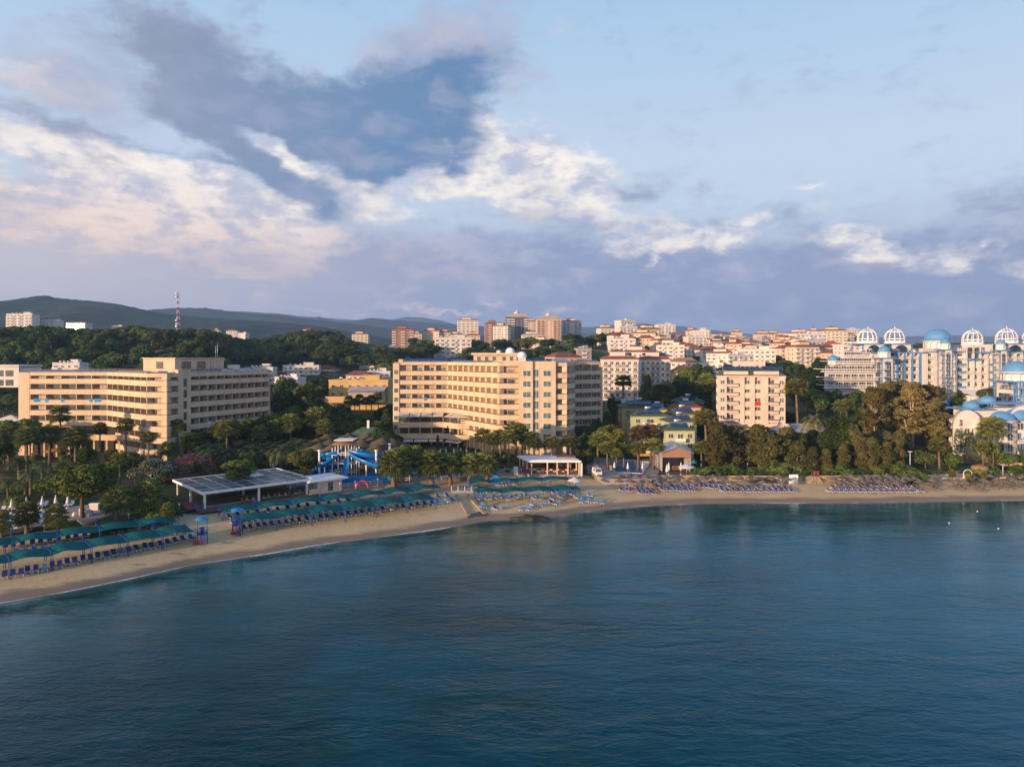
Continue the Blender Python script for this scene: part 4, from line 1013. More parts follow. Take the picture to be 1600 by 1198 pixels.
SPEC = {
 'a': (18, 12, 4, C_CREAM, C_TILE, 'mansard', 5, (0, 2, 4)),
 'b': (15, 12, 4, C_PEACH, C_TILE, 'hip', 4, (0, 3)),
 'c': (22, 12, 4, C_WHITE, C_TILE, 'mansard', 6, (0, 1, 4, 5)),
 'd': (14, 11, 3, C_CREAM, C_TILE, 'hip', 4, (1, 2)),
 'e': (16, 11, 3, C_WHITE, C_TILE, 'flat', 4, (0, 3)),
 'f': (24, 13, 5, C_CREAM, C_TILE, 'mansard', 6, (0, 2, 3, 5)),
 'g': (13, 11, 5, C_PEACH, C_TILE, 'mansard', 4, (0, 1, 3)),
 'h': (18, 12, 3, C_WHITE, C_TILE, 'gable', 5, (1, 3)),
 'i': (26, 13, 4, C_WHITE, C_GREY, 'flat', 7, (0, 1, 3, 5, 6)),
 'k': (20, 13, 6, C_WHITE, C_GREY, 'flat', 5, (0, 2, 4)),
 'l': (12, 11, 4, C_GREY, C_TILE, 'flat', 3, (1,)),
 'm': (17, 12, 3, C_WHITE, C_BRICK, 'hip', 5, (0, 4)),
 'j': (14, 12, 2, C_PEACH, C_TILE, 'hip', 4, ()),
}
WORDC = {'k': 'tall white', 'l': 'grey', 'm': 'white', 'a': 'cream', 'b': 'peach', 'c': 'white', 'd': 'cream', 'e': 'white', 'f': 'cream', 'g': 'peach', 'h': 'white', 'i': 'white', 'j': 'peach'}
WORDR = {'mansard': 'red attic roof', 'hip': 'red hipped roof', 'flat': 'flat roof with water heaters', 'gable': 'red gabled roof'}
ORD = ['first', 'second', 'third', 'fourth', 'fifth', 'sixth', 'seventh', 'eighth', 'ninth', 'tenth', 'eleventh', 'twelfth', 'thirteenth', 'fourteenth', 'fifteenth', 'sixteenth', 'seventeenth', 'eighteenth', 'nineteenth', 'twentieth', 'twenty-first', 'twenty-second', 'twenty-third', 'twenty-fourth', 'twenty-fifth', 'twenty-sixth', 'twenty-seventh', 'twenty-eighth', 'twenty-ninth', 'thirtieth', 'thirty-first', 'thirty-second', 'thirty-third', 'thirty-fourth', 'thirty-fifth', 'thirty-sixth', 'thirty-seventh', 'thirty-eighth', 'thirty-ninth', 'fortieth']
def ordw(i): return ORD[i] if i < len(ORD) else 'far %s' % ORD[i % len(ORD)]
def house(key, loc, rz, label, group=None, sc=1.0):
    if key not in PROTO:
        w_, d, fl, wm, rm, rk, cols, balc = SPEC[key]
        root = empty('apartment_house', loc, rz, label, 'house', group)
        house_parts(root, w_, d, fl, wm, rm, rk, cols, balc); flush_windows(); PROTO[key] = root; root.scale = (sc, sc, sc) if not isinstance(sc, tuple) else sc; return root
    return dup(PROTO[key], loc, rz, label, group, sc)
# rows of the hillside town: (distance, [ (photo px, kind) ... ]) laid out with gaps for trees
tr = random.Random(21)
rows = [(345, 1062, 1150), (385, 950, 1150), (430, 940, 1290), (475, 880, 1300), (520, 930, 1270), (560, 900, 1290), (602, 925, 1300), (648, 940, 1320), (700, 950, 1340), (755, 985, 1340), (820, 1010, 1330)]
ROWW = ['lowest', 'second', 'third', 'fourth', 'fifth', 'sixth', 'seventh', 'eighth', 'ninth', 'tenth', 'topmost']
for ri, (Y, p0, p1) in enumerate(rows):
    px = p0+tr.uniform(0, 6); i = 0
    while px < p1:
        key = tr.choice('abcdefghklm' if ri > 2 else 'aceihdkm') if ri != 0 else tr.choice('eih')
        wpx = SPEC[key][0]*.84/Y*F
        if tr.random() < .16: px += wpx*.7
        cxp = px+wpx/2
        skip = (ri in (4, 5, 6) and 905 < cxp < 965) or (ri <= 2 and 1085 < cxp < 1230 and False)
        if not skip:
            yj = Y+tr.uniform(-10, 10); g = GY(cxp, yj)
            z = g.z-1+tr.uniform(-1, 2.5)
            rz = tr.uniform(-.45, .45)
            house(key, (g.x, g.y, z), rz, '%s %s house, %s from left in the %s row of the town' % (WORDC[key], {'mansard': 'red attic', 'hip': 'hipped roof', 'flat': 'flat roofed', 'gable': 'gabled'}[SPEC[key][5]], ordw(i), ROWW[ri]), 'houses of the hillside town', (.84, .84, tr.uniform(.72, 1.0))); i += 1
        px += wpx*tr.uniform(1.02, 1.2)
# other placed houses: key, px, Y, z of base from photo y of base (None: ground), rz, label
for key, px, Y, yb, rz, sc, lab in [
    ('i', 1268, 560, 546, .1, 1.0, 'large plain pinkish white block high on the hill, left of the palace domes'),
    ('f', 1305, 640, 540, -.1, .9, 'cream house with red attic on the hilltop just left of the first ribbed dome'),
    ('a', 1262, 420, 571, .2, .9, 'cream house with red attic among trees above the pink hotel roof'),
    ('b', 1292, 430, 571, -.1, .9, 'peach house with hipped roof between trees left of the palace'),
    ('d', 1235, 470, 566, .15, 1.0, 'cream hipped house at the right end of the town above the trees'),
    ('e', 1335, 350, 563, .1, .8, 'white flat house peeping behind the stepped palace wing'),
    ('j', 1318, 380, 570, .1, 1.0, 'low peach house beside the palace, behind the dark trees'),
    ('h', 432, 392, 607, .3, .8, 'white gabled house just right of the left hotel roof'),
    ('e', 405, 372, 600, .1, .9, 'white flat house with tanks behind the left hotel roof edge'),
    ('e', 447, 350, 614, -.2, .8, 'pale white flat house below the others beside the left hotel'),
    ('i', 470, 410, 598, .15, .8, 'long white flat block in the valley left of the centre hotel'),
    ('h', 505, 430, 596, -.2, .8, 'white gabled house in the middle of the valley'),
    ('e', 530, 470, 583, .2, .9, 'white flat house at the foot of the wooded hill'),
    ('c', 553, 475, 584, .1, .7, 'white house with red attic standing high at the valley end'),
    ('e', 573, 450, 586, 0, .6, 'small white flat house nearest the left edge of the centre hotel'),
    ('j', 560, 350, 604, .1, .9, 'peach bungalow above the yellow building'),
    ('e', 590, 360, 604, .1, .8, 'white flat bungalow right above the yellow building'),
    ('e', 595, 640, 563, .1, 1.0, 'cream flat house below the tall block on the hill left of the centre hotel'),
    ('e', 103, 300, 592, .1, .7, 'white building glimpsed behind the left hotel roof among the trees'),
    ('i', 708, 560, 556, .1, 1.15, 'broad white block with many windows right behind the centre hotel'),
    ('e', 608, 690, 558, .0, 1.0, 'low cream building under the brown tower block'),
    ('b', 888, 350, 596, .4, 1.0, 'peach house with hipped red roof touching the right end of the centre hotel roof'),
    ('h', 907, 350, 596, .3, .9, 'white gabled red roof house right of the centre hotel roof'),
    ('c', 845, 690, 552, -.2, 1.0, 'white house with red attic in front of the tower blocks'),
    ('d', 784, 800, 548, .2, 1.0, 'cream hipped house among trees below the dark domed tower block'),
    ('g', 740, 760, 548, .1, 1.1, 'peach narrow house beside the tallest white tower block'),
    ('i', 30, 820, 510, .05, 1.15, 'long white hotel block on the ridge at the far left'),
    ('f', 62, 840, 514, .35, .8, 'cream block stepping down the ridge beside the long white one'),
    ('e', 85, 850, 512, .3, .9, 'low white flat house on the ridge left of the glittering one'),
    ('e', 183, 900, 519, .2, .8, 'small white building seen above the ridge trees'),
    ('g', 338, 900, 527, .1, .6, 'small peach house on the saddle right of the radio mast'),
    ('h', 362, 900, 526, .1, .8, 'white gabled house on the saddle right of the radio mast'),
    ('e', 378, 880, 529, -.3, .7, 'white cube house lowest on the saddle'),
    ('j', 480, 1000, 521, .1, .9, 'tiny peach house on top of the wooded hump'),
]:
    g = PY(px, Y, ZP(yb, Y)); house(key, g, rz, lab, 'white houses of the valley and ridge' if px < 700 else 'houses of the hillside town', sc)
# the block whose windows flash in the low sun
def glitter():
    Y = 830; hv = (sdir+Vector((-(118-800)/F, -1, 0)).normalized()); ang = math.atan2(hv.x, -hv.y)
    g = PY(118, Y, ZP(516, Y)); root = empty('apartment_house', g, ang, 'house on the left ridge whose windows flash gold in the low sun', 'house', 'white houses of the valley and ridge')
    b = MB(); b.box(-13, 13, 0, 12, -6, 9); b.box(-13.4, 13.4, -.3, 12.3, 9.01, 9.5); b.build('wall', C_CREAM, root)
    gm = mat('sunlit_glass', (.7, .6, .5), .16, .0, metal=1.0)
    for f in range(3):
        m = MB(); m.box(-13, 13, -1.3, -.01, f*3-.1, f*3+.1); m.build('balcony', C_WHITE, root)
        for c in range(7):
            o = window(root, (-11.2+3.7*c, -.03, f*3+.3), 0, 2.2, 2.1, C_WPAINT, gm, 1)
            if o: o.rotation_euler = (R(-3.2+tr.uniform(-1.6, 1.6)), 0, R(tr.uniform(-3, 3)))
glitter()
# ---------------------------------------------------------------- tower blocks
def tower_block(px, Y, yt, yb, wpx, d, wm, rm, cols, balc, lab, rz=0.1, crown=None, fh=3.05, balm=None, band=None):
    zb = ZP(yb, Y); zt = ZP(yt, Y); fl = max(4, round((zt-zb-1.5)/fh)); w_ = wpx/F*Y
    g = PY(px, Y, zb); root = empty('tower_block', g, rz, lab, 'tower block', 'tower blocks on the hill')
    house_parts(root, w_, d, fl, wm, rm, 'mansard' if crown is None else 'flat', cols, balc, fh, balm, side=True)
    z1 = fl*fh+.8
    if crown == 'dome':
        m = MB(); n = 10; hw = w_/2
        vs = [(-hw*1.05*math.cos(math.pi*k/n), y, z1+hw*.32*math.sin(math.pi*k/n)) for y in (-.8, d+.8) for k in range(n+1)]
        m.faces(vs, [(k, k+1, n+2+k, n+1+k) for k in range(n)]+[tuple(range(n+1))[::-1], tuple(range(n+1, 2*n+2))]); m.build('vaulted_roof', C_GREY, root)
        m = MB(); m.lathe([(3.4, 0), (3.4, 2.2), (3.0, 3.0), (1.6, 3.8), (.7, 4.4), (.5, 6.0), (0, 7.6)], 14, (0, d/2, z1+hw*.28)); m.build('cupola', C_CREAM, root)
    flush_windows(); return root
C_NAVY = mat('slate_render', (.075, .085, .125), .8, .1, .3)
tower_block(562.5, 930, 522, 551, 25, 20, C_CREAM, C_TILE, 4, (0, 1, 2, 3), 'cream tower block standing alone above the wooded hump', .1)
tower_block(629.5, 800, 515, 548, 34, 18, C_BRICK, C_TILE, 5, (0, 2, 4), 'brown brick tower block, leftmost of the cluster on the hill', .12)
tower_block(674, 820, 515, 546, 26, 18, C_PEACH, C_TILE, 4, (0, 3), 'peach tower block between the brown and the tall white one', -.25)
tower_block(697, 900, 518, 545, 14, 16, C_PEACH, C_TILE, 3, (0, 2), 'narrow peach block partly hidden left of the tall white tower', .2)
tower_block(652, 1000, 519, 545, 14, 16, C_PEACH, C_TILE, 3, (1,), 'small far peach block between two tower blocks', .1)
tower_block(731, 850, 499, 536, 33, 18, C_WHITE, C_BRICK, 5, (0, 1, 2, 3, 4), 'tall white tower block with brown cornice and full width balconies', .05)
tower_block(712, 780, 521, 545, 18, 16, C_CREAM, C_TILE, 3, (0, 1, 2), 'cream block in front of the tall white tower', .1)
tower_block(771, 930, 503, 541, 26, 18, C_BRICK, C_TILE, 5, (1, 3), 'brown tower block left of the dark domed one', .1)
tower_block(782, 840, 508, 545, 24, 18, C_WHITE, C_TILE, 4, (0, 1, 3), 'white and dark tower block in front of the brown one', -.2)
tower_block(808, 870, 493, 545, 34, 20, C_NAVY, C_GREY, 5, (0, 1, 4), 'dark slate tower block with vaulted roof and cream cupola', .05, 'dome', balm=C_WPAINT)
tower_block(832, 930, 500, 545, 15, 18, C_PEACH, C_TILE, 3, (1,), 'peach block between the two domed towers', .05)
tower_block(858, 850, 497, 546, 38, 20, C_PEACH, C_GREY, 6, (0, 1, 4, 5), 'white and brown tower block with a cupola on its curved roof', .05, 'dome', balm=C_BRICK)
tower_block(833, 760, 522, 550, 32, 18, C_CREAM, C_GREY, 6, (0, 2, 3, 5), 'cream block in front of the domed towers', .1)
tower_block(894, 880, 503, 540, 30, 18, C_WHITE, C_TILE, 5, (0, 1, 3, 4), 'white and blue glass tower block, rightmost of the tall ones', .1, balm=C_LBLUE)
tower_block(950, 760, 512, 535, 24, 18, C_WHITE, C_TILE, 4, (0, 1), 'white block with red roof rising behind the pine clump', .15)
tower_block(974, 780, 513, 540, 34, 18, C_NAVY, C_TILE, 6, (0, 1, 3, 5), 'dark and white striped block right of the pine clump', .1, balm=C_WPAINT)
tower_block(1256, 690, 521, 545, 26, 18, C_WHITE, C_BRICK, 5, (), 'plain cream block at the right end of the hilltop', .1)
tower_block(1284, 720, 520, 545, 32, 18, C_PEACH, C_BRICK, 5, (0, 2, 4), 'peach block with brown roofs on the hilltop', -.1)
tower_block(1322, 730, 519, 545, 28, 18, C_PEACH, C_BRICK, 5, (0, 1, 2, 3, 4), 'round fronted peach block left of the palace ribbed domes', .2)
# pair of white apartment houses behind the hedge
for (pa, pb_, ya, lab) in ((942, 997, 324, 'left of the two white apartment houses with red roofs above the street wall'), (1001, 1047, 345, 'right of the two white apartment houses with red roofs, half behind a tree')):
    w_ = (pb_-pa)/F*ya; zt = ZP(562, ya); fl = 6; zb = zt-fl*3.0-.4
    root = empty('apartment_house', PY((pa+pb_)/2, ya, zb), -.04, lab, 'house', 'pair of white apartment houses')
    house_parts(root, w_, 13, fl, C_WHITE, C_TILE, 'mansard', 6, (0, 2, 3, 5), 3.0, C_GREY); pv_row(root, (-6, 5), (6, 5), fl*3+2.4, 5, m=C_PVB, slope=1.2); flush_windows()
# yellow building in the valley
root = empty('yellow_building', PY(560, 300, ZP(622, 300)), .0, 'long low mustard yellow building with a grey conservatory roof', 'building')
house_parts(root, 26, 12, 2, C_YEL, C_ROOFG, 'flat', 7, (), 3.4); 
b = MB(); b.box(-3, 12, -6, -.1, 0, 3.0); b.faces([(-3.5, -6.5, 3.3), (12.5, -6.5, 3.3), (12.5, -.1, 5.2), (-3.5, -.1, 5.2)], [(0, 1, 2, 3)]); b.build('conservatory', C_GREY, root); flush_windows()
b = MB(); b.box(-13, 13, -8, -7.6, -1.5, 1.2); b.build('garden_wall', C_YEL, root)
# cut-off building at the left edge
root = empty('office_building', PY(8, 250, ZP(605, 250)), .0, 'white building with black frames cut by the left edge', 'building')
b = MB(); b.box(-8, 5, 0, 12, 0, 7.6); b.box(-8.4, 5.6, -.8, 12, 7.62, 8.2); b.build('wall', C_WHITE, root)
for f in range(2):
    for x in (-5.5, -2, 1.6): window(root, (x, -.03, .6+f*3.4), 0, 2.8, 2.2, C_BLACK, C_GLASS, 2)
# green and yellow holiday bungalows with solar roofs
def bungalow(px, Y, yb, w_, d, fl, wm, rk, rm, lab, rz=0.0, npv=3):
    root = empty('bungalow', PY(px, Y, ZP(yb, Y)), rz, lab, 'bungalow', 'holiday bungalows with solar roofs')
    house_parts(root, w_, d, fl, wm, rm, rk, 3, (1,) if fl > 1 else (), 2.8, C_WPAINT, side=True); flush_windows()
    z = fl*2.8+.9; h = min(w_, d)*.2 if rk == 'hip' else 1.6
    if npv: pv_row(root, (-w_*.32, 1.6), (w_*.32, 1.6), z+h*.35, npv, m=C_PVB, slope=.9, w_=2.2); 
    t = MB(); t.tube([(-1, d*.4, z+h+.6), (1, d*.4, z+h+.6)], .4, 8); t.box(-.05, .05, d*.4-.05, d*.4+.05, z, z+h+.4); t.build('water_tank', C_STEEL, root)
bungalow(1063, 196, 706, 8.2, 9, 2, C_GREEN, 'hip', C_GTILE, 'mint green bungalow with green roof above the gabled beach bar')
bungalow(1066, 212, 690, 9, 8, 2, C_GREEN, 'hip', C_GTILE, 'pale green bungalow second up the lane of bungalows', .05, 4)
bungalow(1070, 226, 676, 9, 8, 2, C_YEL, 'hip', C_GTILE, 'yellow bungalow with green roof, third up the lane', .05)
bungalow(1076, 240, 664, 9, 8, 2, C_PINK, 'hip', C_TILE, 'pink bungalow with red roof, fourth up the lane', .1)
bungalow(1078, 254, 654, 10, 8, 2, C_PEACH, 'hip', C_GTILE, 'peach bungalow highest in the lane with a tank on its roof', .0, 4)
bungalow(1012, 204, 708, 8, 8, 2, C_YEL, 'hip', C_GTILE, 'bright yellow bungalow behind the pool palms', 0)
bungalow(1016, 220, 680, 12, 8, 2, C_GREEN, 'hip', C_GTILE, 'green roofed bungalow behind the yellow one', .05, 4)
bungalow(1001, 238, 664, 13, 9, 2, C_YEL, 'hip', C_GTILE, 'long yellow bungalow with round attic windows and blue collectors', .0, 5)
bungalow(1030, 232, 668, 6, 8, 2, C_YEL, 'hip', C_GTILE, 'narrow yellow bungalow between the two lanes', .0, 3)
# low pink building right of the pink hotel
root = empty('restaurant_building', PY(1262, 205, ZP(700, 205)), .06, 'low pink building with dark roof behind the cypresses', 'building')
house_parts(root, 16, 10, 1, C_PINK, C_GREY, 'hip', 6, (), 4.2)
b = MB(); b.faces([(-8.5, -1, 4.5), (-4.5, -1, 4.5), (-6.5, -1, 7.4), (-8.5, 5, 4.5), (-4.5, 5, 4.5), (-6.5, 5, 7.4)], [(0, 1, 2), (3, 5, 4), (0, 2, 5, 3), (1, 4, 5, 2)]); b.box(-8.4, -4.6, -.9, -.2, 0, 4.5); b.build('gable', C_PINK, root)
b = MB(); b.box(3, 4.6, 3, 4.6, 5, 8.2); b.build('chimney', C_PINK, root); flush_windows()
# ================================================================ vegetation
L_PINE = leafmat('pine_leaf', (0.129, 0.160, 0.037), (0.055, 0.085, 0.023), vs=.5)
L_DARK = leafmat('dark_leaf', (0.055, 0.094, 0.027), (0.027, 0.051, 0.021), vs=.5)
L_BROAD = leafmat('broad_leaf', (0.129, 0.183, 0.045), (0.057, 0.098, 0.029), vs=.5)
L_OLIVE = leafmat('eucalyptus_leaf', (0.221, 0.176, 0.068), (0.094, 0.094, 0.038), vs=.3)
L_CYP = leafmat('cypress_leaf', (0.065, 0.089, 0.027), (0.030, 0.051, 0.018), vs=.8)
L_TAM = leafmat('tamarisk_leaf', (0.122, 0.122, 0.043), (0.057, 0.068, 0.025), vs=.5)
L_FAN = leafmat('fan_leaf', (0.190, 0.206, 0.065), (0.094, 0.127, 0.038), vs=.8)
L_DATE = leafmat('date_leaf', (0.099, 0.137, 0.068), (0.051, 0.081, 0.043), vs=.8)
L_DATEY = leafmat('date_leaf_pale', (0.213, 0.199, 0.076), (0.101, 0.111, 0.043), vs=.8)
L_SKIRT = leafmat('dry_frond', (.17, .115, .055), (.09, .06, .03), trans=.1, vs=.8)
L_FOREST = leafmat('forest_leaf', (0.094, 0.134, 0.043), (0.040, 0.072, 0.025), vs=.25, rand=.4)
L_YEL = leafmat('yellow_leaf', (0.229, 0.199, 0.038), (0.101, 0.127, 0.030), vs=.5)
L_PINKF = leafmat('pink_blossom', (.40, .12, .22), (.16, .06, .09), rand=.1)
L_WHITEF = leafmat('white_blossom', (.50, .48, .40), (.12, .16, .07), rand=.1, vs=2)
BARK = mat('bark', (.16, .115, .075), .95, .3, 2, bump=.6, bs=8, vec='obj')
BARKP = mat('palm_bark', (.19, .135, .09), .95, .3, 3, bump=.8, bs=12, vec='obj')
BARKW = mat('pale_bark', (.34, .29, .23), .95, .3, 2, bump=.4, bs=8, vec='obj')
def cards(b, blobs_, n, size, seed, up=.25, flat=.0, hollow=.55, jitter=.5):
    """leaf tufts spread through lumpy volumes; every tuft is a small bent pair of faces"""
    r = random.Random(seed); vol = [bl[3]*bl[4]*bl[5] for bl in blobs_]; tot = sum(v**.7 for v in vol)
    for bl, v_ in zip(blobs_, vol):
        cx, cy, cz, rx, ry, rz = bl[:6]
        for _ in range(int(n*v_**.7/tot)):
            while 1:
                d = Vector((r.gauss(0, 1), r.gauss(0, 1), r.gauss(0, 1)))
                if d.length > .01: break
            d.normalize()
            if d.z < -.35 and r.random() < .6: d.z *= -1
            q = hollow+(1-hollow)*r.random()**.6
            q *= 1+.16*noise.noise(d*2.2+Vector((cx, cy, cz+seed)))
            p = Vector((cx+d.x*rx*q, cy+d.y*ry*q, cz+d.z*rz*q))
            nn = (d+Vector((r.gauss(0, jitter), r.gauss(0, jitter), r.gauss(0, jitter)+up))).normalized()
            u = nn.cross(Vector((r.gauss(0, 1), r.gauss(0, 1), r.gauss(0, 1)))).normalized(); v = nn.cross(u)
            s = size*(.55+r.random()*.9); t = s*(.45+.4*r.random())
            k = nn*s*.25
            b.faces([p-u*s, p-v*t-k*.3, p+u*s*.9, p+v*t, p+k], [(0, 1, 4), (1, 2, 4), (2, 3, 4), (3, 0, 4)])
def clumps(r, n, R_, h, z0, shape='dome', cr=(.28, .42)):
    out = []
    for i in range(n):
        a = r.random()*6.283; q = r.random()**.55
        if shape == 'dome': x, y = math.cos(a)*q*R_*.75, math.sin(a)*q*R_*.75; z = z0+h*(.25+.6*(1-q*q)*r.uniform(.75, 1.1))
        elif shape == 'ball': x, y = math.cos(a)*q*R_*.7, math.sin(a)*q*R_*.7; z = z0+h*(.5+(.5*(1-q*q)**.5)*r.uniform(-.85, .85))
        elif shape == 'tall':
            t = (i+.5)/n; w_ = math.sin(math.pi*min(.93, t*.85+.13))**.8; x, y = math.cos(a)*R_*w_*.6*q, math.sin(a)*R_*w_*.6*q; z = z0+h*(.06+.86*t)
        c = R_*r.uniform(*cr); out.append((x, y, z, c, c, c*.72))
    return out
def trunk_limbs(b, r, h, r0, blobs_, lean=0.0, limb=.5):
    top = Vector((lean*h*.5, lean*h*.2, h))
    b.tube([(0, 0, -.6), (lean*h*.1, 0, h*.3), (lean*h*.3, lean*h*.1, h*.7), top], [r0*1.25, r0, r0*.8, r0*.5], 7)
    for bl in blobs_[::2]:
        st = Vector((lean*h*.3, lean*h*.1, h*r.uniform(.55, .85))); e = Vector(bl[:3]); m = st.lerp(e, .5)+Vector((0, 0, -.08*(e-st).length))
        b.tube([st, m, e], [r0*.45, r0*.3, r0*.1], 5)
TP = {}
def tree_proto(kind, var):
    """unit trees are modelled about their real size; returns (height, builder)"""
    r = random.Random(hash((len(kind), kind[0], kind[-1], var)) % 9999 if False else sum(map(ord, kind))*7+var)
    t = MB(); c = MB(); parts = []
    if kind == 'pine':
        bl = clumps(r, 34, 5.0, 6.6, 3.2, 'ball', (.22, .34)); trunk_limbs(t, r, 5.5, .28, bl); cards(c, bl, 5200, .26, var+3); hh = 10; parts = [('crown', c, L_PINE)]; tm = BARK
    elif kind == 'broad':
        bl = clumps(r, 24, 4.6, 7.5, 2.2, 'ball', (.26, .4)); trunk_limbs(t, r, 5.0, .26, bl); cards(c, bl, 4200, .28, var+5); hh = 10; parts = [('crown', c, L_BROAD)]; tm = BARK
    elif kind == 'dark':
        bl = clumps(r, 24, 4.8, 8.5, 1.2, 'ball', (.26, .42)); trunk_limbs(t, r, 5.0, .26, bl); cards(c, bl, 4200, .29, var+5); hh = 10; parts = [('crown', c, L_DARK)]; tm = BARK
    elif kind == 'round':
        bl = clumps(r, 20, 2.7, 4.2, 1.0, 'ball', (.32, .42)); trunk_limbs(t, r, 2.5, .14, bl); cards(c, bl, 2600, .19, var+5); hh = 5.4; parts = [('crown', c, L_BROAD)]; tm = BARK
    elif kind == 'tamarisk':
        bl = clumps(r, 26, 3.0, 8.6, 1.4, 'tall', (.30, .5)); trunk_limbs(t, r, 4.5, .2, bl, lean=r.choice((-.35, .3, .1))); cards(c, bl, 3800, .25, var+5); hh = 10.5; parts = [('crown', c, L_TAM)]; tm = BARKW
    elif kind == 'cypress':
        bl = [(r.uniform(-.12, .12), r.uniform(-.12, .12), .7+i*.62, *(3*[1.5*math.sin(math.pi*(.16+.80*i/18))**.8*r.uniform(.85, 1.1)])) for i in range(18)]
        bl = [(a, b_, z, rx, ry, rz*.9) for a, b_, z, rx, ry, rz in bl]
        t.tube([(0, 0, -.5), (0, 0, 6)], [.2, .08], 6); cards(c, bl, 3200, .19, var+5, up=.9, jitter=.35); hh = 12.3; parts = [('crown', c, L_CYP)]; tm = BARK
    elif kind == 'eucalyptus':
        bl = clumps(r, 44, 6.2, 17, 3.5, 'tall', (.17, .30)); trunk_limbs(t, r, 12, .45, bl, lean=.08); 
        if var % 2: t.tube([(0, 0, .5), (2.2, .3, 5), (3.6, .5, 9)], [.35, .28, .12], 6)
        cards(c, bl, 7000, .30, var+5, up=-.2); hh = 21; parts = [('crown', c, L_OLIVE)]; tm = BARKW
    elif kind == 'forest':
        bl = clumps(r, 14, 5.2, 7.0, 2.6, 'dome', (.3, .46)); t.tube([(0, 0, -1), (0, 0, 6)], [.3, .15], 5); cards(c, bl, 1500, .52, var+5); hh = 9.6; parts = [('crown', c, L_FOREST)]; tm = BARK
    elif kind == 'bush':
        bl = clumps(r, 12, 1.6, 1.9, 0, 'dome', (.35, .5)); t.tube([(0, 0, -.3), (0, 0, 1.2)], [.08, .04], 5); cards(c, bl, 1200, .15, var+5); hh = 2.1; parts = [('crown', c, L_BROAD)]; tm = BARK
    elif kind in ('pink_oleander', 'white_oleander'):
        bl = clumps(r, 22, 4.4, 3.8, .2, 'dome', (.24, .36)); t.tube([(0, 0, -.3), (0, 0, 1.8)], [.12, .06], 5); cards(c, bl, 2800, .2, var+5)
        f = MB(); cards(f, [(x, y, z+.22, a*1.02, b_*1.02, d*1.05) for x, y, z, a, b_, d in bl], 2600 if kind[0] == 'p' else 1900, .12, var+9, hollow=.97, up=.6)
        hh = 4.2; parts = [('crown', c, L_BROAD), ('blossom', f, L_PINKF if kind[0] == 'p' else L_WHITEF)]; tm = BARK
    elif kind.startswith('fan'):
        Ht = {'fan_short': 4.0, 'fan': 8.5, 'fan_tall': 13.0}[kind]; bend = r.uniform(-.5, .5)
        tr0 = .34 if kind == 'fan_short' else .24
        t.tube([(0, 0, -.5), (bend*.2, 0, Ht*.3), (bend*.6, 0, Ht*.7), (bend, 0, Ht)], [tr0*1.5, tr0, tr0*.85, tr0*.8], 8)
        o = Vector((bend, 0, Ht)); s_ = MB()
        def fan(b, d, petiole, Rf, droop, n=9):
            d = d.normalized(); side = d.cross(Vector((0, 0, 1)))
            if side.length < .05: side = Vector((1, 0, 0))
            side.normalize(); upv = side.cross(d)
            p = o+d*petiole+Vector((0, 0, -droop*petiole*.3))
            b.faces([o+side*.03, o-side*.03, p-side*.03, p+side*.03], [(0, 1, 2, 3)])
            for i in range(n):
                a = (i/(n-1)-.5)*3.3; dd = d*math.cos(a)+side*math.sin(a)
                tip = p+dd*Rf*(1-.12*abs(a))+Vector((0, 0, -droop*Rf*(.45+.25*r.random())))
                w_ = dd.cross(upv).normalized()*Rf*.11; m = p+dd*Rf*.55+upv*.05
                b.faces([p, m-w_, tip, m+w_], [(0, 1, 2), (0, 2, 3)])
        n = 44 if kind != 'fan_short' else 50
        for i in range(n):
            e = R(lerp(80, -48, (i/n)**.95)); a = i*2.399+r.uniform(-.2, .2)
            d = Vector((math.cos(a)*math.cos(e), math.sin(a)*math.cos(e), math.sin(e)))
            fan(c, d, r.uniform(1.0, 1.45), r.uniform(1.15, 1.5), .3 if e > 0 else .7, 11)
        for i in range(16):
            e = R(r.uniform(-50, -78)); a = i*2.4; d = Vector((math.cos(a)*math.cos(e), math.sin(a)*math.cos(e), math.sin(e)))
            fan(s_, d, r.uniform(.7, 1.3), .8, .5, 6)
        hh = Ht+1.9; parts = [('crown', c, L_FAN), ('dry_skirt', s_, L_SKIRT)]; tm = BARKP
    elif kind.startswith('date'):
        Ht = {'date': 3.2, 'date_big': 6.5}[kind]
        t.tube([(0, 0, -.5), (0, 0, Ht*.5), (0, 0, Ht), (0, 0, Ht+.4)], [.42, .34, .36, .5], 9)
        n = 52
        for i in range(n):
            e = R(lerp(84, -22, (i/n)**.8)); a = i*2.399+r.uniform(-.15, .15); Lf = r.uniform(2.9, 3.6)
            h_ = Vector((math.cos(a), math.sin(a), 0)); side = Vector((-math.sin(a), math.cos(a), 0)); p = Vector((0, 0, Ht+.3)); pts = [p.copy()]; ang = e
            for k in range(7):
                p = p+(h_*math.cos(ang)+Vector((0, 0, math.sin(ang))))*Lf/7; pts.append(p.copy()); ang -= R(13+8*r.random())*(1.0 if e > 0 else .5)
            for k in range(7):
                q0, q1 = pts[k], pts[k+1]
                c.faces([q0+side*.02, q0-side*.02, q1-side*.02, q1+side*.02], [(0, 1, 2, 3)])
                if k == 0: continue
                fw = (q1-q0).normalized(); up_ = side.cross(fw)
                for j in range(3):
                    q = q0.lerp(q1, j/3); l_ = .62*(1-.55*(k/7)**2)
                    for sg in (-1, 1):
                        tip = q+side*sg*l_+fw*l_*.55-Vector((0, 0, .12))+up_*-.12
                        c.faces([q-fw*.035, q+fw*.06, tip], [(0, 1, 2)])
        hh = Ht+3.1; parts = [('crown', c, L_DATE)]; tm = BARKP
    return hh, t, tm, parts
RADIUS = {}
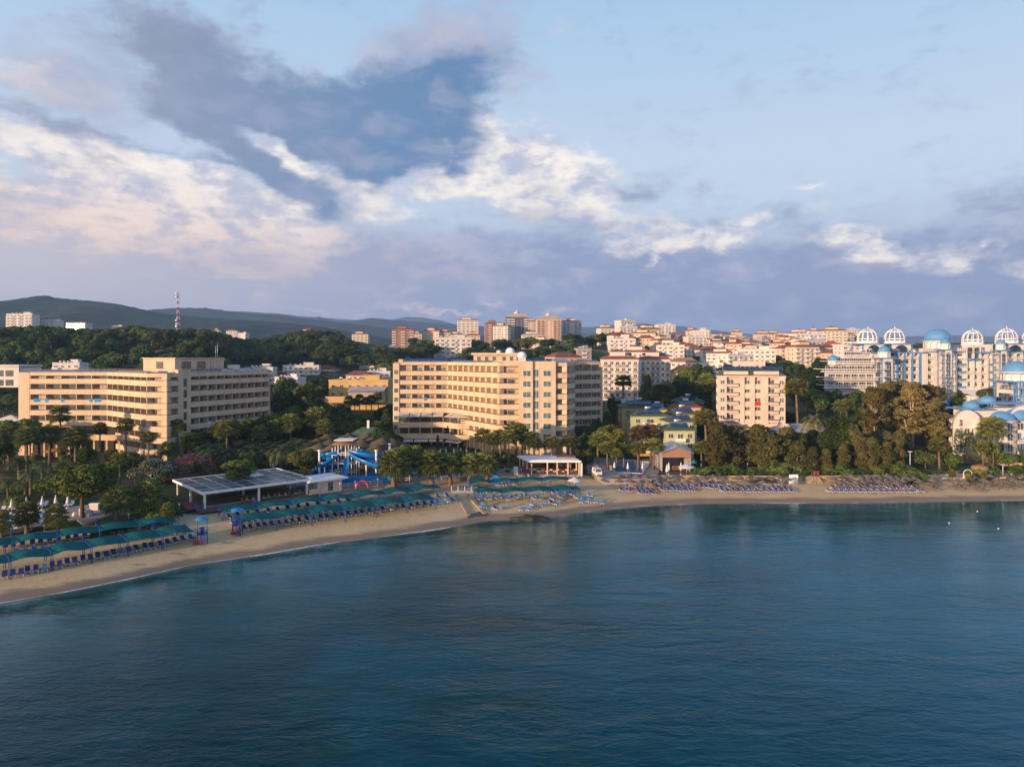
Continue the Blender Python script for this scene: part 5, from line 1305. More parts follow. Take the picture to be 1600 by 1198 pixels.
NAMES = {'pine': 'pine_tree', 'broad': 'broadleaf_tree', 'dark': 'evergreen_tree', 'round': 'round_tree', 'tamarisk': 'tamarisk_tree', 'cypress': 'cypress_tree', 'eucalyptus': 'eucalyptus_tree', 'forest': 'pine_tree', 'bush': 'shrub', 'pink_oleander': 'oleander_bush', 'white_oleander': 'oleander_bush', 'fan_short': 'fan_palm', 'fan': 'fan_palm', 'fan_tall': 'fan_palm', 'date': 'date_palm', 'date_big': 'date_palm'}
tcount = {}
def tree(kind, x, y, h, label, group=None, wide=1.0, z=None, leaf=None, nvar=2):
    tcount[kind] = tcount.get(kind, 0)+1; var = tcount[kind] % nvar; key = (kind, var, leaf.name if leaf else '')
    cat = 'palm' if 'palm' in NAMES[kind] else ('shrub' if kind in ('bush', 'pink_oleander', 'white_oleander') else 'tree')
    z = H(x, y) if z is None else z
    if key not in TP:
        hh, t, tm, parts = tree_proto(kind, var); root = empty(NAMES[kind], (x, y, z), 0, label, cat, group)
        t.build('trunk', tm, root)
        for n_, b, m in parts: b.build(n_, (leaf if leaf and n_ in ('crown',) else m), root)
        TP[key] = (hh, root); new = root
    else:
        hh, root = TP[key]; new = dup(root, (x, y, z), None, label, group)
        if not group and 'group' in new: del new['group']
        new['category'] = cat
    s = h/hh; new.scale = (s*wide, s*wide, s); new.rotation_euler = (0, 0, trand.uniform(0, 6.28)); return new
trand = random.Random(5)
def tp(kind, px, ytop, Y, label, group=None, wide=1.0, **k):
    x = (px-800)/F*Y; h = ZP(ytop, Y)-H(x, Y); return tree(kind, x, Y, max(1.2, h), label, group, wide, **k)
def row(kind, items, lab, group, wide=1.0, **k):
    """items: (px, ytop, Y); every label counts its own place along the named row"""
    items = sorted(items)
    for i, it in enumerate(items):
        w_ = wide*(it[3] if len(it) > 3 else 1.0)
        tp(kind, it[0], it[1], it[2], '%s, %s from the left' % (lab, ordw(i)), group, w_, **k)
# palms before the left hotel
row('fan_tall', [(97, 634, 182), (155, 660, 180), (197, 653, 183), (278, 654, 188), (233, 674, 170)], 'tall fan palm standing against the left hotel front', 'tall fan palms before the left hotel', 1.15)
row('fan', [(14, 664, 176), (42, 666, 168), (77, 664, 172), (118, 668, 166, 1.1), (173, 702, 158), (188, 706, 155), (168, 722, 150), (262, 690, 168)], 'fan palm in the dark garden below the left hotel', 'fan palms of the left garden', 1.2)
row('date_big', [(30, 706, 156, 1.4), (66, 712, 152, 1.3), (48, 722, 142, 1.2), (-14, 716, 150, 1.3), (100, 716, 160, 1.2), (150, 712, 165, 1.2), (12, 742, 140, .9), (130, 664, 186), (208, 700, 172), (250, 694, 176)], 'dark feathery date palm in the left garden', 'date palms of the left garden', .95, nvar=2)
row('fan_short', [(3, 796, 114), (42, 784, 118), (91, 787, 118), (183, 758, 126, 1.15), (232, 750, 129, 1.15), (262, 785, 124, .8)], 'squat fan palm behind the green beach shades', 'squat palms behind the left beach', .95)
row('date', [(298, 700, 172), (330, 682, 180, 1.1), (352, 690, 176), (372, 678, 182, 1.1), (395, 684, 178), (418, 680, 181, 1.1), (440, 683, 179), (463, 676, 184), (486, 680, 182), (505, 672, 188), (530, 668, 196)], 'feathery date palm in the row behind the solar pavilion', 'date palms behind the solar pavilion', 1.25)
row('fan', [(343, 660, 190), (355, 656, 186, 1.15), (388, 655, 194), (406, 664, 192), (430, 656, 195), (454, 646, 196), (495, 636, 202, 1.1), (508, 655, 198), (478, 700, 190)], 'fan palm among dark trees right of the left hotel', 'fan palms right of the left hotel', 1.15)
row('fan_tall', [(545, 618, 262), (553, 622, 264), (562, 616, 262), (571, 620, 266), (581, 617, 262), (592, 612, 268), (470, 602, 262), (484, 598, 270), (500, 604, 262)], 'fan palm in the far line before the yellow building', 'far palms before the yellow building', 1.1)
for px, yt, Y, w_, k, lab in [(128, 715, 127, 1.25, 'pine', 'big round pine standing alone by the left pool'), (374, 714, 150, 1.05, 'pine', 'pine crown rising through the solar pavilion roof'), (476, 697, 166, 1.05, 'pine', 'round pine between the white kiosk and the water slides'),
    (642, 690, 166, .8, 'pine', 'round pine just right of the water slides'), (663, 698, 176, .7, 'pine', 'small pine behind the round one at the pool'), (12, 652, 190, 1.1, 'broad', 'leafy tree at the left edge before the hotel'), (-12, 662, 170, 1.1, 'broad', 'leafy tree cut by the left edge'), (40, 650, 192, 1.0, 'broad', 'leafy tree touching the left end of the left hotel'),
    (137, 690, 170, .6, 'dark', 'black round tree under the left hotel terrace'), (322, 663, 190, 1.0, 'dark', 'dark tree hiding the foot of the left hotel stair tower'), (300, 672, 186, .8, 'pine', 'round tree beside the stair tower of the left hotel'), (365, 652, 200, .8, 'dark', 'dark tree under the right wing of the left hotel'),
    (425, 642, 212, 1.0, 'pine', 'dark round tree beyond the right wing of the left hotel'), (408, 648, 205, .7, 'dark', 'small dark tree beyond the right wing of the left hotel'), (472, 652, 206, 1.0, 'dark', 'broad black tree left of the water park roofs'), (530, 650, 206, 1.1, 'broad', 'broad dark tree directly behind the thatched roofs'),
    (445, 606, 262, 1.0, 'dark', 'dark tree by the right end of the left hotel'), (520, 625, 240, 1.1, 'dark', 'dark tree below the yellow building'), (560, 640, 228, 1.0, 'dark', 'dark tree behind the thatched roofs, near the centre hotel'), (485, 620, 240, 1.0, 'dark', 'dark tree in the middle of the valley grove'), (460, 630, 234, 1.0, 'broad', 'green tree in the valley grove'),
    (610, 625, 245, 1.0, 'dark', 'dark tree touching the left end of the centre hotel'), (505, 640, 224, .9, 'dark', 'dark tree in the grove above the date palms'), (590, 650, 226, .8, 'broad', 'leafy tree left of the centre hotel foot'), (440, 660, 205, .9, 'broad', 'leafy tree above the date palm row'),
    (402, 590, 330, .8, 'dark', 'dark tree behind the left hotel right end'), (448, 584, 300, .8, 'dark', 'dark tree before the white houses of the valley'), (505, 582, 310, .9, 'dark', 'dark tree left of the yellow building'), (480, 590, 290, .9, 'broad', 'leafy tree before the valley houses'), (603, 565, 380, 1, 'broad', 'pale leafy tree above the yellow building'),
    (470, 655, 210, .7, 'tamarisk', 'feathery tree beside the date palm row')]:
    tp(k, px, yt, Y, lab, None, w_)
for px, yt, Y, w_ in [(604, 634, 214, 1.3), (684, 676, 205, .8)]:
    tp('cypress', px, yt, Y, 'pointed conifer left of the centre hotel' if px < 650 else 'small pointed conifer before the restaurant awnings', None, w_)
tp('white_oleander', 240, 718, 160, 'white flowering oleander bush beside the solar pavilion', None, 1.05)
tp('pink_oleander', 302, 711, 166, 'pink flowering oleander bush behind the solar pavilion', None, 1.0)
tp('pink_oleander', 196, 771, 138, 'small pink oleander bush by the left garden path', None, .8)
row('bush', [(220, 765, 136), (245, 770, 133), (253, 780, 130), (248, 795, 126), (30, 770, 134), (150, 745, 150)], 'dark shrub on the left lawn edge', 'shrubs of the left garden', 1.2)
row('bush', [(i, 702+(i*7 % 5), 186) for i in range(655, 745, 13)], 'clipped shrub before the hotel restaurant terrace', 'clipped shrubs before the restaurant', .9)
row('bush', [(770, 728, 178), (780, 724, 180), (790, 730, 177), (760, 732, 176), (800, 722, 182)], 'shrub at the foot of the palm group', 'shrubs under the middle palms', 1.2)
# middle palms
row('fan', [(755, 670, 190), (770, 676, 187), (782, 671, 191), (795, 672, 186), (806, 660, 190, 1.15), (816, 668, 192), (826, 674, 188), (834, 683, 186, 1.1), (862, 682, 187, 1.2), (892, 680, 187, 1.2)], 'fan palm before the tower of the centre hotel', 'palms before the centre hotel', 1.25)
row('fan_short', [(615, 702, 160, 1.1), (675, 705, 163, 1.15), (704, 708, 165), (733, 709, 166), (762, 706, 167, 1.1)], 'bushy short palm in the row behind the white railing', 'short palms along the promenade', 1.05)
# undergrowth of the left garden and the palm belt
ug = random.Random(17)
for i in range(44):
    px = ug.uniform(-20, 330); Y = ug.uniform(142, 186); k = ug.choice(('bush', 'bush', 'date', 'round'))
    if 90 < px < 260 and Y < 160: continue
    x = (px-800)/F*Y
    if -76 < x < -40 and Y < 166: continue
    tree(k, x, Y, {'bush': ug.uniform(1.6, 2.8), 'date': ug.uniform(4, 6), 'round': ug.uniform(3, 5)}[k], {'bush': 'leafy shrub in the undergrowth of the left garden', 'date': 'young feathery palm in the undergrowth of the left garden', 'round': 'small round tree in the undergrowth of the left garden'}[k], {'bush': 'undergrowth shrubs', 'date': 'undergrowth palms', 'round': 'undergrowth trees'}[k], 1.2)
for i in range(34):
    px = ug.uniform(600, 905); Y = ug.uniform(182, 205); x = (px-800)/F*Y
    if Y > 199 and px > 760: continue
    tree('bush', x, Y, ug.uniform(1.6, 3.0), 'leafy shrub in the planting before the centre hotel', 'shrubs before the centre hotel', 1.3)
for i in range(26):
    px = ug.uniform(340, 610); Y = ug.uniform(186, 232); x = (px-800)/F*Y
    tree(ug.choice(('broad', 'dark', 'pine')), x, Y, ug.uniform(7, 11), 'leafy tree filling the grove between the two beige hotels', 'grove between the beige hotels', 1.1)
# around the right pool
row('fan', [(934, 676, 186), (949, 690, 180, 1.1), (963, 700, 178), (975, 691, 181, 1.1), (997, 690, 180, 1.15), (1021, 685, 180, 1.25), (1096, 690, 181, 1.1)], 'fan palm around the small right pool', 'palms of the small pool', 1.3)
row('fan', [(998, 664, 196), (1017, 662, 198)], 'brownish palm before the yellow bungalow', 'brown palms by the yellow bungalow', 1.2, leaf=L_SKIRT)
tp('fan_tall', 1105, 640, 184, 'tall thick fan palm with gold lit crown beside the beach bar', None, 1.5)
for px, yt, Y, w_, k, lab, lf in [(955, 655, 200, .95, 'broad', 'yellow green tree left of the right pool', L_YEL), (1075, 570, 285, 1.0, 'broad', 'large bright leafy tree above the bungalow lane', None), (1095, 578, 290, .8, 'broad', 'leafy tree right of the large bright one', None), (1010, 580, 286, .6, 'tamarisk', 'tall grey green tree before the white apartment houses', None), (1060, 590, 275, .8, 'dark', 'dark tree under the large bright one', None),
    (1096, 564, 330, .9, 'dark', 'dark tree left of the pink hotel roof', None), (1020, 610, 262, .9, 'dark', 'dark tree behind the bungalows', None), (1050, 622, 258, .9, 'dark', 'dark tree above the bungalow lane', None), (1090, 625, 250, .9, 'dark', 'dark tree left of the pink hotel wall', None), (1112, 640, 244, .7, 'dark', 'black tree against the pink hotel corner', None),
    (985, 632, 262, .8, 'dark', 'dark tree under the white street wall', None), (960, 618, 270, .7, 'dark', 'dark tree right of the centre hotel end', None), (1035, 640, 228, .7, 'dark', 'dark tree between the two bungalow lanes', None), (1095, 655, 225, .8, 'dark', 'dark tree right of the bungalow lane', None), (1120, 655, 220, .7, 'tamarisk', 'tree at the foot of the pink hotel', None), (1092, 700, 186, .6, 'dark', 'dark tree beside the beach bar', None), (948, 640, 250, .7, 'broad', 'leafy tree by the end wall of the centre hotel', None)]:
    tp(k, px, yt, Y, lab, None, w_, leaf=lf)
row('fan_tall', [(972, 586, 285, 1.3), (1037, 600, 252, 1.3), (1044, 596, 256), (1102, 583, 270, 1.2), (1114, 592, 262, 1.2)], 'tall thin fan palm above the bungalow roofs', 'tall palms above the bungalows', 1.25)
row('cypress', [(1083, 594, 258), (1105, 590, 262), (1034, 672, 200, .8), (1030, 690, 190, .8), (958, 612, 262)], 'slim dark cypress between bungalows and pink hotel', 'slim cypresses of the bungalow lane', .9)
# ivy bank along the ramp road
def leafbox(name, a, b_, w_, z0a, z0b, h, m, label, cat, n=2600, size=.2, seed=1):
    a = Vector(a); b_ = Vector(b_); d = b_-a; k = max(2, int(d.length/1.4)); bl = []
    for i in range(k):
        t = (i+.5)/k; q = a+d*t; zz = lerp(z0a, z0b, t)
        for s in (-.3, .3):
            nn = Vector((d.y, -d.x)).normalized()*w_*s
            bl.append((q.x+nn.x, q.y+nn.y, zz+h*.5, 1.0, max(.5, w_*.32), h*.55))
    root = empty(name, (0, 0, 0), 0, label, cat); b = MB(); cards(b, bl, n, size, seed, hollow=.8); b.build('foliage', m, root)
    s = MB()
    for i in range(k): q = a+d*((i+.5)/k); zz = lerp(z0a, z0b, (i+.5)/k); s.tube([(q.x, q.y, zz-.3), (q.x, q.y, zz+h*.6)], [.08, .03], 5)
    s.build('stems', BARK, root)
    return root
leafbox('ivy_bank', (19.5, 190), (33, 244), 5, 3.4, 5, 6.5, L_BROAD, 'thick ivy bank climbing beside the ramp road', 'hedge', 9000, .3, 3)
leafbox('hedge', (121.2, 187), (130, 181.5), 2.4, 6.4, 3.2, 7.0, L_BROAD, 'clipped hedge sloping down beside the domed villa', 'hedge', 3600, .2, 4)
leafbox('hedge', (-70, 131.2), (-62, 128), 1.0, 3, 3, 1.2, L_DARK, 'low hedge in front of the solar pavilion columns', 'hedge', 1500, .14, 5)
leafbox('hedge', (-57, 168), (-48, 172), 1.2, 3.4, 3.5, 1.6, L_BROAD, 'clipped hedge behind the pavilion by the folded parasols', 'hedge', 1400, .15, 6)
leafbox('ground_cover', (52, 172.8), (112, 175.4), 2.2, 2.9, 2.9, 1.3, L_DARK, 'dark creeping greenery along the top of the beach wall', 'hedge', 6000, .16, 7)
# right grove above the beach wall
row('tamarisk', [(1122, 658, 178, 1.2), (1146, 660, 180, 1.2), (1168, 676, 184), (1187, 658, 178, 1.25), (1208, 676, 176, 1.1), (1228, 662, 179, 1.1), (1247, 686, 175, 1.2), (1268, 694, 174, 1.1), (1330, 658, 180, 1.1), (1345, 676, 177, 1.15), (1362, 680, 176, 1.1), (1385, 686, 176, 1.2), (1402, 676, 178, .8), (1290, 698, 174), (1318, 690, 175)], 'shaggy pale trunked tree in the grove above the right beach', 'grove above the right beach', 1.05, nvar=4)
row('broad', [(i, 652+(i*13 % 17), 188+(i % 5)) for i in range(1118, 1410, 17)], 'leafy tree at the back of the grove above the right beach', 'back of the right grove', .8, leaf=L_TAM)
row('bush', [(i, 722+(i*7 % 9), 174.5) for i in range(1100, 1425, 19)], 'rough shrub under the grove above the right beach', 'shrubs under the right grove', 1.5)
row('cypress', [(1219, 684, 181), (1238, 680, 182, .8), (1255, 674, 180, 1.1), (1267, 668, 183, 1.2), (1282, 672, 181, .9), (1302, 650, 180, 1.3), (1313, 640, 181, 1.7), (1324, 652, 183, 1.5), (1228, 672, 180, 1.2), (1292, 664, 180, 1.2)], 'dark cypress in the grove before the low pink building', 'cypresses before the pink building', 1.25)
row('broad', [(1357, 705, 186, .7), (1372, 712, 184, .7)], 'blue green leafy tree behind the grove', 'blue green trees behind the grove', 1.0, leaf=L_DATE)
tp('date_big', 1270, 636, 198, 'huge gold green date palm rising over the cypresses', None, 1.0, leaf=L_DATEY)
tp('fan_tall', 1247, 592, 226, 'tall lit fan palm right of the pink hotel', None, 1.4)
row('fan', [(1313, 624, 226), (1323, 623, 228)], 'fan palm of the pair behind the low pink building', 'pair of palms', 1.15)
for px, yt, Y, w_, k in [(1232, 640, 236, .8, 'dark'), (1240, 585, 275, .9, 'dark'), (1262, 600, 262, 1.0, 'broad'), (1284, 588, 285, 1.1, 'dark'), (1275, 612, 245, 1.0, 'pine'), (1300, 605, 258, 1.0, 'dark'), (1262, 565, 330, 1.1, 'dark'), (1282, 556, 380, 1.0, 'dark'), (1240, 566, 360, .9, 'dark'), (1325, 632, 236, .9, 'dark'), (1340, 605, 246, .9, 'dark'), (1345, 640, 222, .9, 'dark'), (1357, 600, 240, .9, 'cypress'), (1393, 588, 228, .9, 'cypress')]:
    tp(k, px, yt, Y, 'dark tree of the wood between pink hotel and palace', 'wood between the pink hotel and the palace', w_)
for px, yt, Y, w_ in [(1368, 600, 206, .95), (1384, 592, 210, 1.0), (1425, 592, 206, 1.15), (1446, 596, 212, 1.15), (1408, 590, 216, 1.1), (1463, 618, 204, .9)]:
    tp('eucalyptus', px, yt, Y, 'huge brownish eucalyptus before the palace, %s from the left' % ordw([1368, 1384, 1408, 1425, 1446, 1463].index(px)), 'eucalyptus trees before the palace', w_*1.28)
tp('cypress', 1498, 608, 214, 'broad dark conifer between eucalyptus and domed villa', None, 1.9)
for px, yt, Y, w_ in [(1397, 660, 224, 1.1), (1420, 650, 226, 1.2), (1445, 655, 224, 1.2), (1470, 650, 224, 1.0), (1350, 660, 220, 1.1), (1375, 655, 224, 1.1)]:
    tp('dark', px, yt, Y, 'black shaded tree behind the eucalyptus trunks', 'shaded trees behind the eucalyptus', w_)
for px, yt, Y, w_ in [(1545, 602, 262, .9), (1462, 600, 262, .9), (1540, 612, 255, .7), (1518, 625, 250, .6), (1570, 625, 245, .5)]: tp('pine', px, yt, Y, 'small dark pine close in front of the palace facade', 'pines before the palace', w_)
row('round', [(1446, 699, 180), (1484, 701, 180), (1569, 702, 182, 1.15), (1605, 704, 182)], 'round clipped tree on the palace lawn', 'round trees of the palace lawn', 1.05)
tp('fan', 1468, 684, 177, 'lit fan palm between two round lawn trees', None, 1.35)
tp('fan', 1548, 651, 186, 'fan palm in front of the domed villa', None, 1.2)
row('fan', [(1536, 688, 179), (1552, 690, 181)], 'dark palm before the villa ground floor', 'dark palms before the villa', 1.0)
row('fan_short', [(1463, 740, 172, .9), (1488, 733, 171, .9), (1513, 740, 167, .8), (1538, 735, 171, .9), (1576, 739, 171, .8)], 'small young palm on the sand by the palace beach', 'young palms on the palace beach', .8)
row('bush', [(1432, 734, 171), (1422, 730, 172), (1426, 738, 170), (1180, 744, 170), (1202, 746, 170), (930, 744, 173), (1085, 742, 174), (1525, 728, 174), (1545, 725, 175), (1590, 726, 175)], 'green shrub at the back of the right beach', 'shrubs behind the right beach', 1.3)
# ---------------------------------------------------------------- woods
fr = random.Random(99)
def skyl(px): return clampi(px, [(-60, 514), (0, 510), (60, 507), (110, 512), (170, 514), (205, 506), (240, 513), (330, 512), (345, 520), (400, 530), (440, 522), (480, 515), (520, 517), (550, 530), (580, 552), (640, 570)])
cnt = 0; GA = 'pines of the wooded ridge'; cand = []
for i in range(1500):
    Y = 300+380*fr.random()**.9; px = fr.uniform(-40, 640); x = (px-800)/F*Y; g = H(x, Y)
    yb = HZ+(CH-g)*F/Y
    h = fr.uniform(8.5, 13)
    yt = HZ+(CH-g-h)*F/Y
    if yt < skyl(px): 
        h = CH-(skyl(px)+fr.uniform(0, 4)-HZ)*Y/F-g
        if h < 6: continue
    if px > 560 and Y < 430: continue
    if px > 395 and Y < 440: continue
    cand.append((Y, x, h))
cand.sort()
pts = []; RESTW = []
for Y, x, h in cand:
    if not all((x-a)**2+(Y-b_)**2 > 64 for a, b_ in pts[-200:]): continue
    pts.append((x, Y)); cnt += 1
    if cnt > 290: RESTW.append((x, Y, h)); continue
    tree('forest', x, Y, h, 'green pine in the dense wood on the ridge behind the left hotel', GA, fr.uniform(1.0, 1.35), nvar=5)
# trees scattered among the town houses
town = [(1080+fr.uniform(0, 200), fr.uniform(400, 560)) for _ in range(16)]+[(fr.uniform(905, 965), fr.uniform(600, 680)) for _ in range(16)]+[(fr.uniform(640, 740), fr.uniform(420, 620)) for _ in range(24)]+[(fr.uniform(740, 905), fr.uniform(420, 640)) for _ in range(40)]+[(fr.uniform(950, 1340), fr.uniform(360, 800)) for _ in range(120)]+[(fr.uniform(590, 640), fr.uniform(380, 520)) for _ in range(12)]+[(fr.uniform(640, 940), fr.uniform(700, 840)) for _ in range(24)]
for px, Y in town:
    x = (px-800)/F*Y; lb = 'dark tree in the green belt behind the centre hotel' if px < 905 else ('tree of the pine clump on the hilltop' if px < 966 and Y > 590 else 'tree between the houses of the hillside town')
    tree('dark' if fr.random() < .6 else 'broad', x, Y, fr.uniform(8, 12)*(1.1 if px < 966 else .8), lb, {'d': 'green belt behind the centre hotel', 't': 'trees of the town'}.get(lb[0]) if 'clump' not in lb else 'hilltop pine clump', fr.uniform(1.1, 1.5))
# the wood beyond, one mass on the rear slopes
def far_wood():
    b = MB(); r = random.Random(4)
    for i in range(3400):
        Y = 520+1100*r.random(); px = r.uniform(-60, 760); x = (px-800)/F*Y; g = H(x, Y)
        z = g+r.uniform(2, 6)
        if HZ+(CH-z-4)*F/Y < skyl(px)+6: continue
        for k in range(7):
            p = Vector((x+r.gauss(0, 2.2), Y+r.gauss(0, 2.2), z+r.gauss(0, 1.5))); s = r.uniform(1.2, 2.2)
            u = Vector((r.gauss(0, 1), r.gauss(0, 1), r.gauss(0, .5))).normalized(); v = u.cross(Vector((r.gauss(0, 1), r.gauss(0, 1), r.gauss(0, 1)))).normalized()
            b.faces([p-u*s, p-v*s*.7, p+u*s, p+v*s*.7], [(0, 1, 2), (0, 2, 3)])
    for (x, Y, h) in RESTW:
        g = H(x, Y); bl = [(x+r.gauss(0, 1.8), Y+r.gauss(0, 1.8), g+h*r.uniform(.45, .85), 2.6, 2.6, 1.9) for _ in range(7)]
        cards(b, bl, 240, .75, r.random()*99)
    o = b.build('far_wood', L_FOREST); tag(o, 'far mass of woodland on the slopes behind the ridge', 'woodland', kind='stuff')
far_wood()
# ================================================================ beach and gardens
M_CUSH = mat('blue_cushion', (.012, .055, .27), .8, .1, 1.5); M_CUSHL = mat('pale_blue_cushion', (.06, .22, .46), .8, .1, 1.5)
M_PLAST = mat('white_plastic', (.60, .60, .58), .5, .05, 1)
M_SHADE = mat('green_shade_cloth', (.003, .105, .108), .85, .12, 1.2, spec=.1)
M_BPOST = mat('blue_post', (.012, .05, .26), .5, .1)
M_STRAW = mat('grey_straw', (.165, .145, .13), .95, .3, 4, bump=.7, bs=9); M_STRAWB = mat('brown_straw', (.30, .19, .095), .95, .2, 4, bump=.6, bs=9)
M_THATCH = mat('thatch', (.085, .08, .055), .95, .3, 3, bump=.9, bs=7)
M_PAVE = mat('paving', (.30, .27, .24), .9, .12, .8, bump=.2, bs=3); M_TARM = mat('tarmac', (.13, .13, .135), .9, .15, .5)
M_LAWN = mat('lawn', (.030, .062, .012), .95, .25, .5, bump=.5, bs=5)
M_GW = mat('grey_wicker', (.16, .14, .125), .85, .2)
M_SLIDE = mat('slide_blue', (.010, .17, .46), .25, .1, .5)
M_RED = mat('red_cloth', (.35, .02, .025), .9)
def pool_mat():
    m = bpy.data.materials.new('pool_water'); m.use_nodes = True; t = NT(m.node_tree)
    pos = t.n('ShaderNodeNewGeometry').outputs['Position']
    c = t.mix(t.noise(pos, .5, 3), (.008, .13, .30), (.02, .22, .42))
    p = t.n('ShaderNodeBsdfPrincipled', {'Base Color': c, 'Roughness': .06, 'IOR': 1.33, 'Normal': t.n('ShaderNodeBump', {'Height': t.noise(pos, 2.5, 3), 'Strength': .25, 'Distance': .1}).outputs[0]})
    t.n('ShaderNodeOutputMaterial', {0: p.outputs[0]}); return m
M_POOL = pool_mat()
def slab(name, pts, z0, z1, m, kind='structure'):
    b = MB(); b.prism(pts, z0, z1); o = b.build(name, m); tag(o, kind=kind); return o
def pix(lst, z): return [(P(a, c, z).x, P(a, c, z).y) for a, c in lst]
# ---- sun loungers
def lounger_proto(cush, name='sun_lounger', frame=None, lift=.62):
    root = empty(name, (0, 0, 0)); b = MB()
    for x in (-.32, .26): b.box(x, x+.06, -.95, .95, .28, .34)
    for y in (-.9, .1, .85):
        b.box(-.32, -.27, y, y+.05, 0, .28); b.box(.27, .32, y, y+.05, 0, .28); b.box(-.26, .26, y, y+.05, .28, .33)
    c, s = math.cos(lift), math.sin(lift)
    b.faces([(-.30, .15, .36), (.30, .15, .36), (.30, .15+.85*c, .36+.85*s), (-.30, .15+.85*c, .36+.85*s), (-.30, .15, .33), (.30, .15, .33), (.30, .15+.85*c+.02, .33+.85*s), (-.30, .15+.85*c+.02, .33+.85*s)], [(0, 1, 2, 3), (7, 6, 5, 4), (0, 4, 5, 1), (1, 5, 6, 2), (2, 6, 7, 3), (3, 7, 4, 0)])
    b.build('frame', frame or M_PLAST, root)
    b = MB(); b.box(-.295, .295, -.93, .14, .345, .42)
    b.faces([(-.285, .15, .42), (.285, .15, .42), (.285, .15+.76*c-.05*s, .42+.76*s), (-.285, .15+.76*c-.05*s, .42+.76*s), (-.285, .15, .375), (.285, .15, .375), (.285, .15+.76*c, .375+.76*s), (-.285, .15+.76*c, .375+.76*s)], [(0, 1, 2, 3), (0, 4, 5, 1), (1, 5, 6, 2), (2, 6, 7, 3), (3, 7, 4, 0)])
    b.build('cushion', cush, root); return root
LP = {}
lrnd = random.Random(3)
def lounger(kind, px, py, label, group, face=None, jig=.08):
    if kind not in LP:
        o = lounger_proto({'blue': M_CUSH, 'pale': M_CUSHL, 'grey': M_GW, 'bare': M_PLAST}[kind], frame=M_GW if kind == 'grey' else None); LP[kind] = o; new = o
        o['category'] = 'sun lounger'
    else: new = dup(LP[kind])
    g = G(px, py)
    # feet point down to the water, along the beach slope
    n = face if face is not None else math.atan2(YS(g.x+6)-YS(g.x-6), 12)
    new.scale = (1.12, 1.08, 1.1); new.location = (g.x, g.y, g.z+.01); new.rotation_euler = (-.05, 0, n+lrnd.uniform(-jig, jig)); new['label'] = label; new['group'] = group; return new
def lrow(p0, p1, n, lab, grp, pale=(), bare=(), jig=.06):
    for i in range(n):
        t = i/(n-1); px = lerp(p0[0], p1[0], t)+lrnd.uniform(-1.2, 1.2); py = lerp(p0[1], p1[1], t)
        k = 'pale' if i in pale else ('bare' if i in bare else 'blue')
        l2 = lab if k == 'blue' else lab.replace('dark blue', 'pale blue' if k == 'pale' else 'bare white').replace(' cushioned', '' if k == 'bare' else ' cushioned')
        lounger(k, px, py, l2, grp, jig=jig)
GL = 'loungers under the left green shades'
lrow((8, 904), (299, 845), 25, 'dark blue cushioned lounger in the seaward row of the left beach', GL, pale=(5, 15))
lrow((25, 869), (288, 833), 20, 'dark blue cushioned lounger half hidden under the front left shade', GL)
lrow((8, 858), (258, 821), 19, 'dark blue cushioned lounger in the back row of the left beach', GL)
GM = 'loungers under the middle green shades'
lrow((382, 829), (708, 785), 31, 'dark blue cushioned lounger in the seaward row of the middle beach', GM, pale=(18, 19, 22, 28), bare=(21, 29))
lrow((364, 821), (588, 793), 21, 'dark blue cushioned lounger in the second row of the middle beach', GM, pale=(20,))
lrow((600, 789), (700, 777), 8, 'dark blue cushioned lounger at the far end of the second middle row', GM)
lrow((358, 811), (560, 782), 14, 'dark blue cushioned lounger in the shaded back row of the middle beach', GM, bare=(13,))
GC = 'scattered loungers before the restaurant'
for i, (a, c) in enumerate([(725, 764), (733, 764), (741, 763), (778, 759), (783, 759), (789, 759), (794, 758), (799, 758), (805, 758), (750, 772), (759, 772), (772, 771), (784, 773), (750, 781), (758, 781), (767, 781), (774, 780), (783, 779), (795, 782), (802, 781), (809, 779), (817, 778), (824, 778), (836, 782), (842, 782), (850, 770), (861, 769), (873, 775), (880, 769), (886, 769), (894, 769), (902, 766), (882, 775), (889, 774), (863, 782), (877, 780), (901, 780), (912, 781), (923, 777), (908, 786), (916, 786), (923, 786), (931, 787), (940, 788), (871, 790), (834, 791), (849, 792), (752, 793), (757, 795), (788, 796), (814, 798), (820, 797), (827, 798)]):
    row_ = c > 784
    lounger('pale', a, c, 'pale blue lounger scattered on open sand near the waterline' if row_ else 'pale blue white framed lounger loosely set out by the restaurant shades', GC, face=lrnd.uniform(-.3, .9) if c < 789 else lrnd.uniform(-1.4, 1.4))
for a, c in [(865, 772), (873, 771), (862, 788), (775, 798)]: lounger('blue', a, c, 'dark blue cushioned lounger among the pale scattered ones', GC, face=lrnd.uniform(0, .8))
GD = 'loungers in the right block'
for y, lst, lab in ((773, [1001, 1008, 1018], 'dark blue lounger, foremost three of the right block'), (768, [972, 981, 987, 998, 1004, 1013, 1020, 1036, 1046, 1056, 1062, 1071, 1080], 'dark blue lounger in the front left row below the stone wall'), (769.5, [1130, 1138, 1148, 1156, 1166, 1175, 1184, 1196, 1205, 1214, 1222, 1231, 1238], 'dark blue lounger in the front right row below the grove'),
        (763, [982, 990, 1028, 1036, 1052, 1060, 1068, 1078, 1088, 1097, 1104], 'dark blue lounger in the middle left row below the stone wall'), (765, [1112, 1120, 1128, 1142, 1150, 1163, 1172, 1186, 1195, 1210, 1218, 1228], 'dark blue lounger in the middle right row below the grove'), (759, [996, 1008, 1035, 1082, 1090, 1098, 1112, 1124, 1140, 1200, 1215], 'dark blue lounger in the back row among straw parasols')):
    for a in lst: lounger('blue', a, y, lab, GD, face=.4, jig=.08)
GE = 'loungers right of the stone steps'
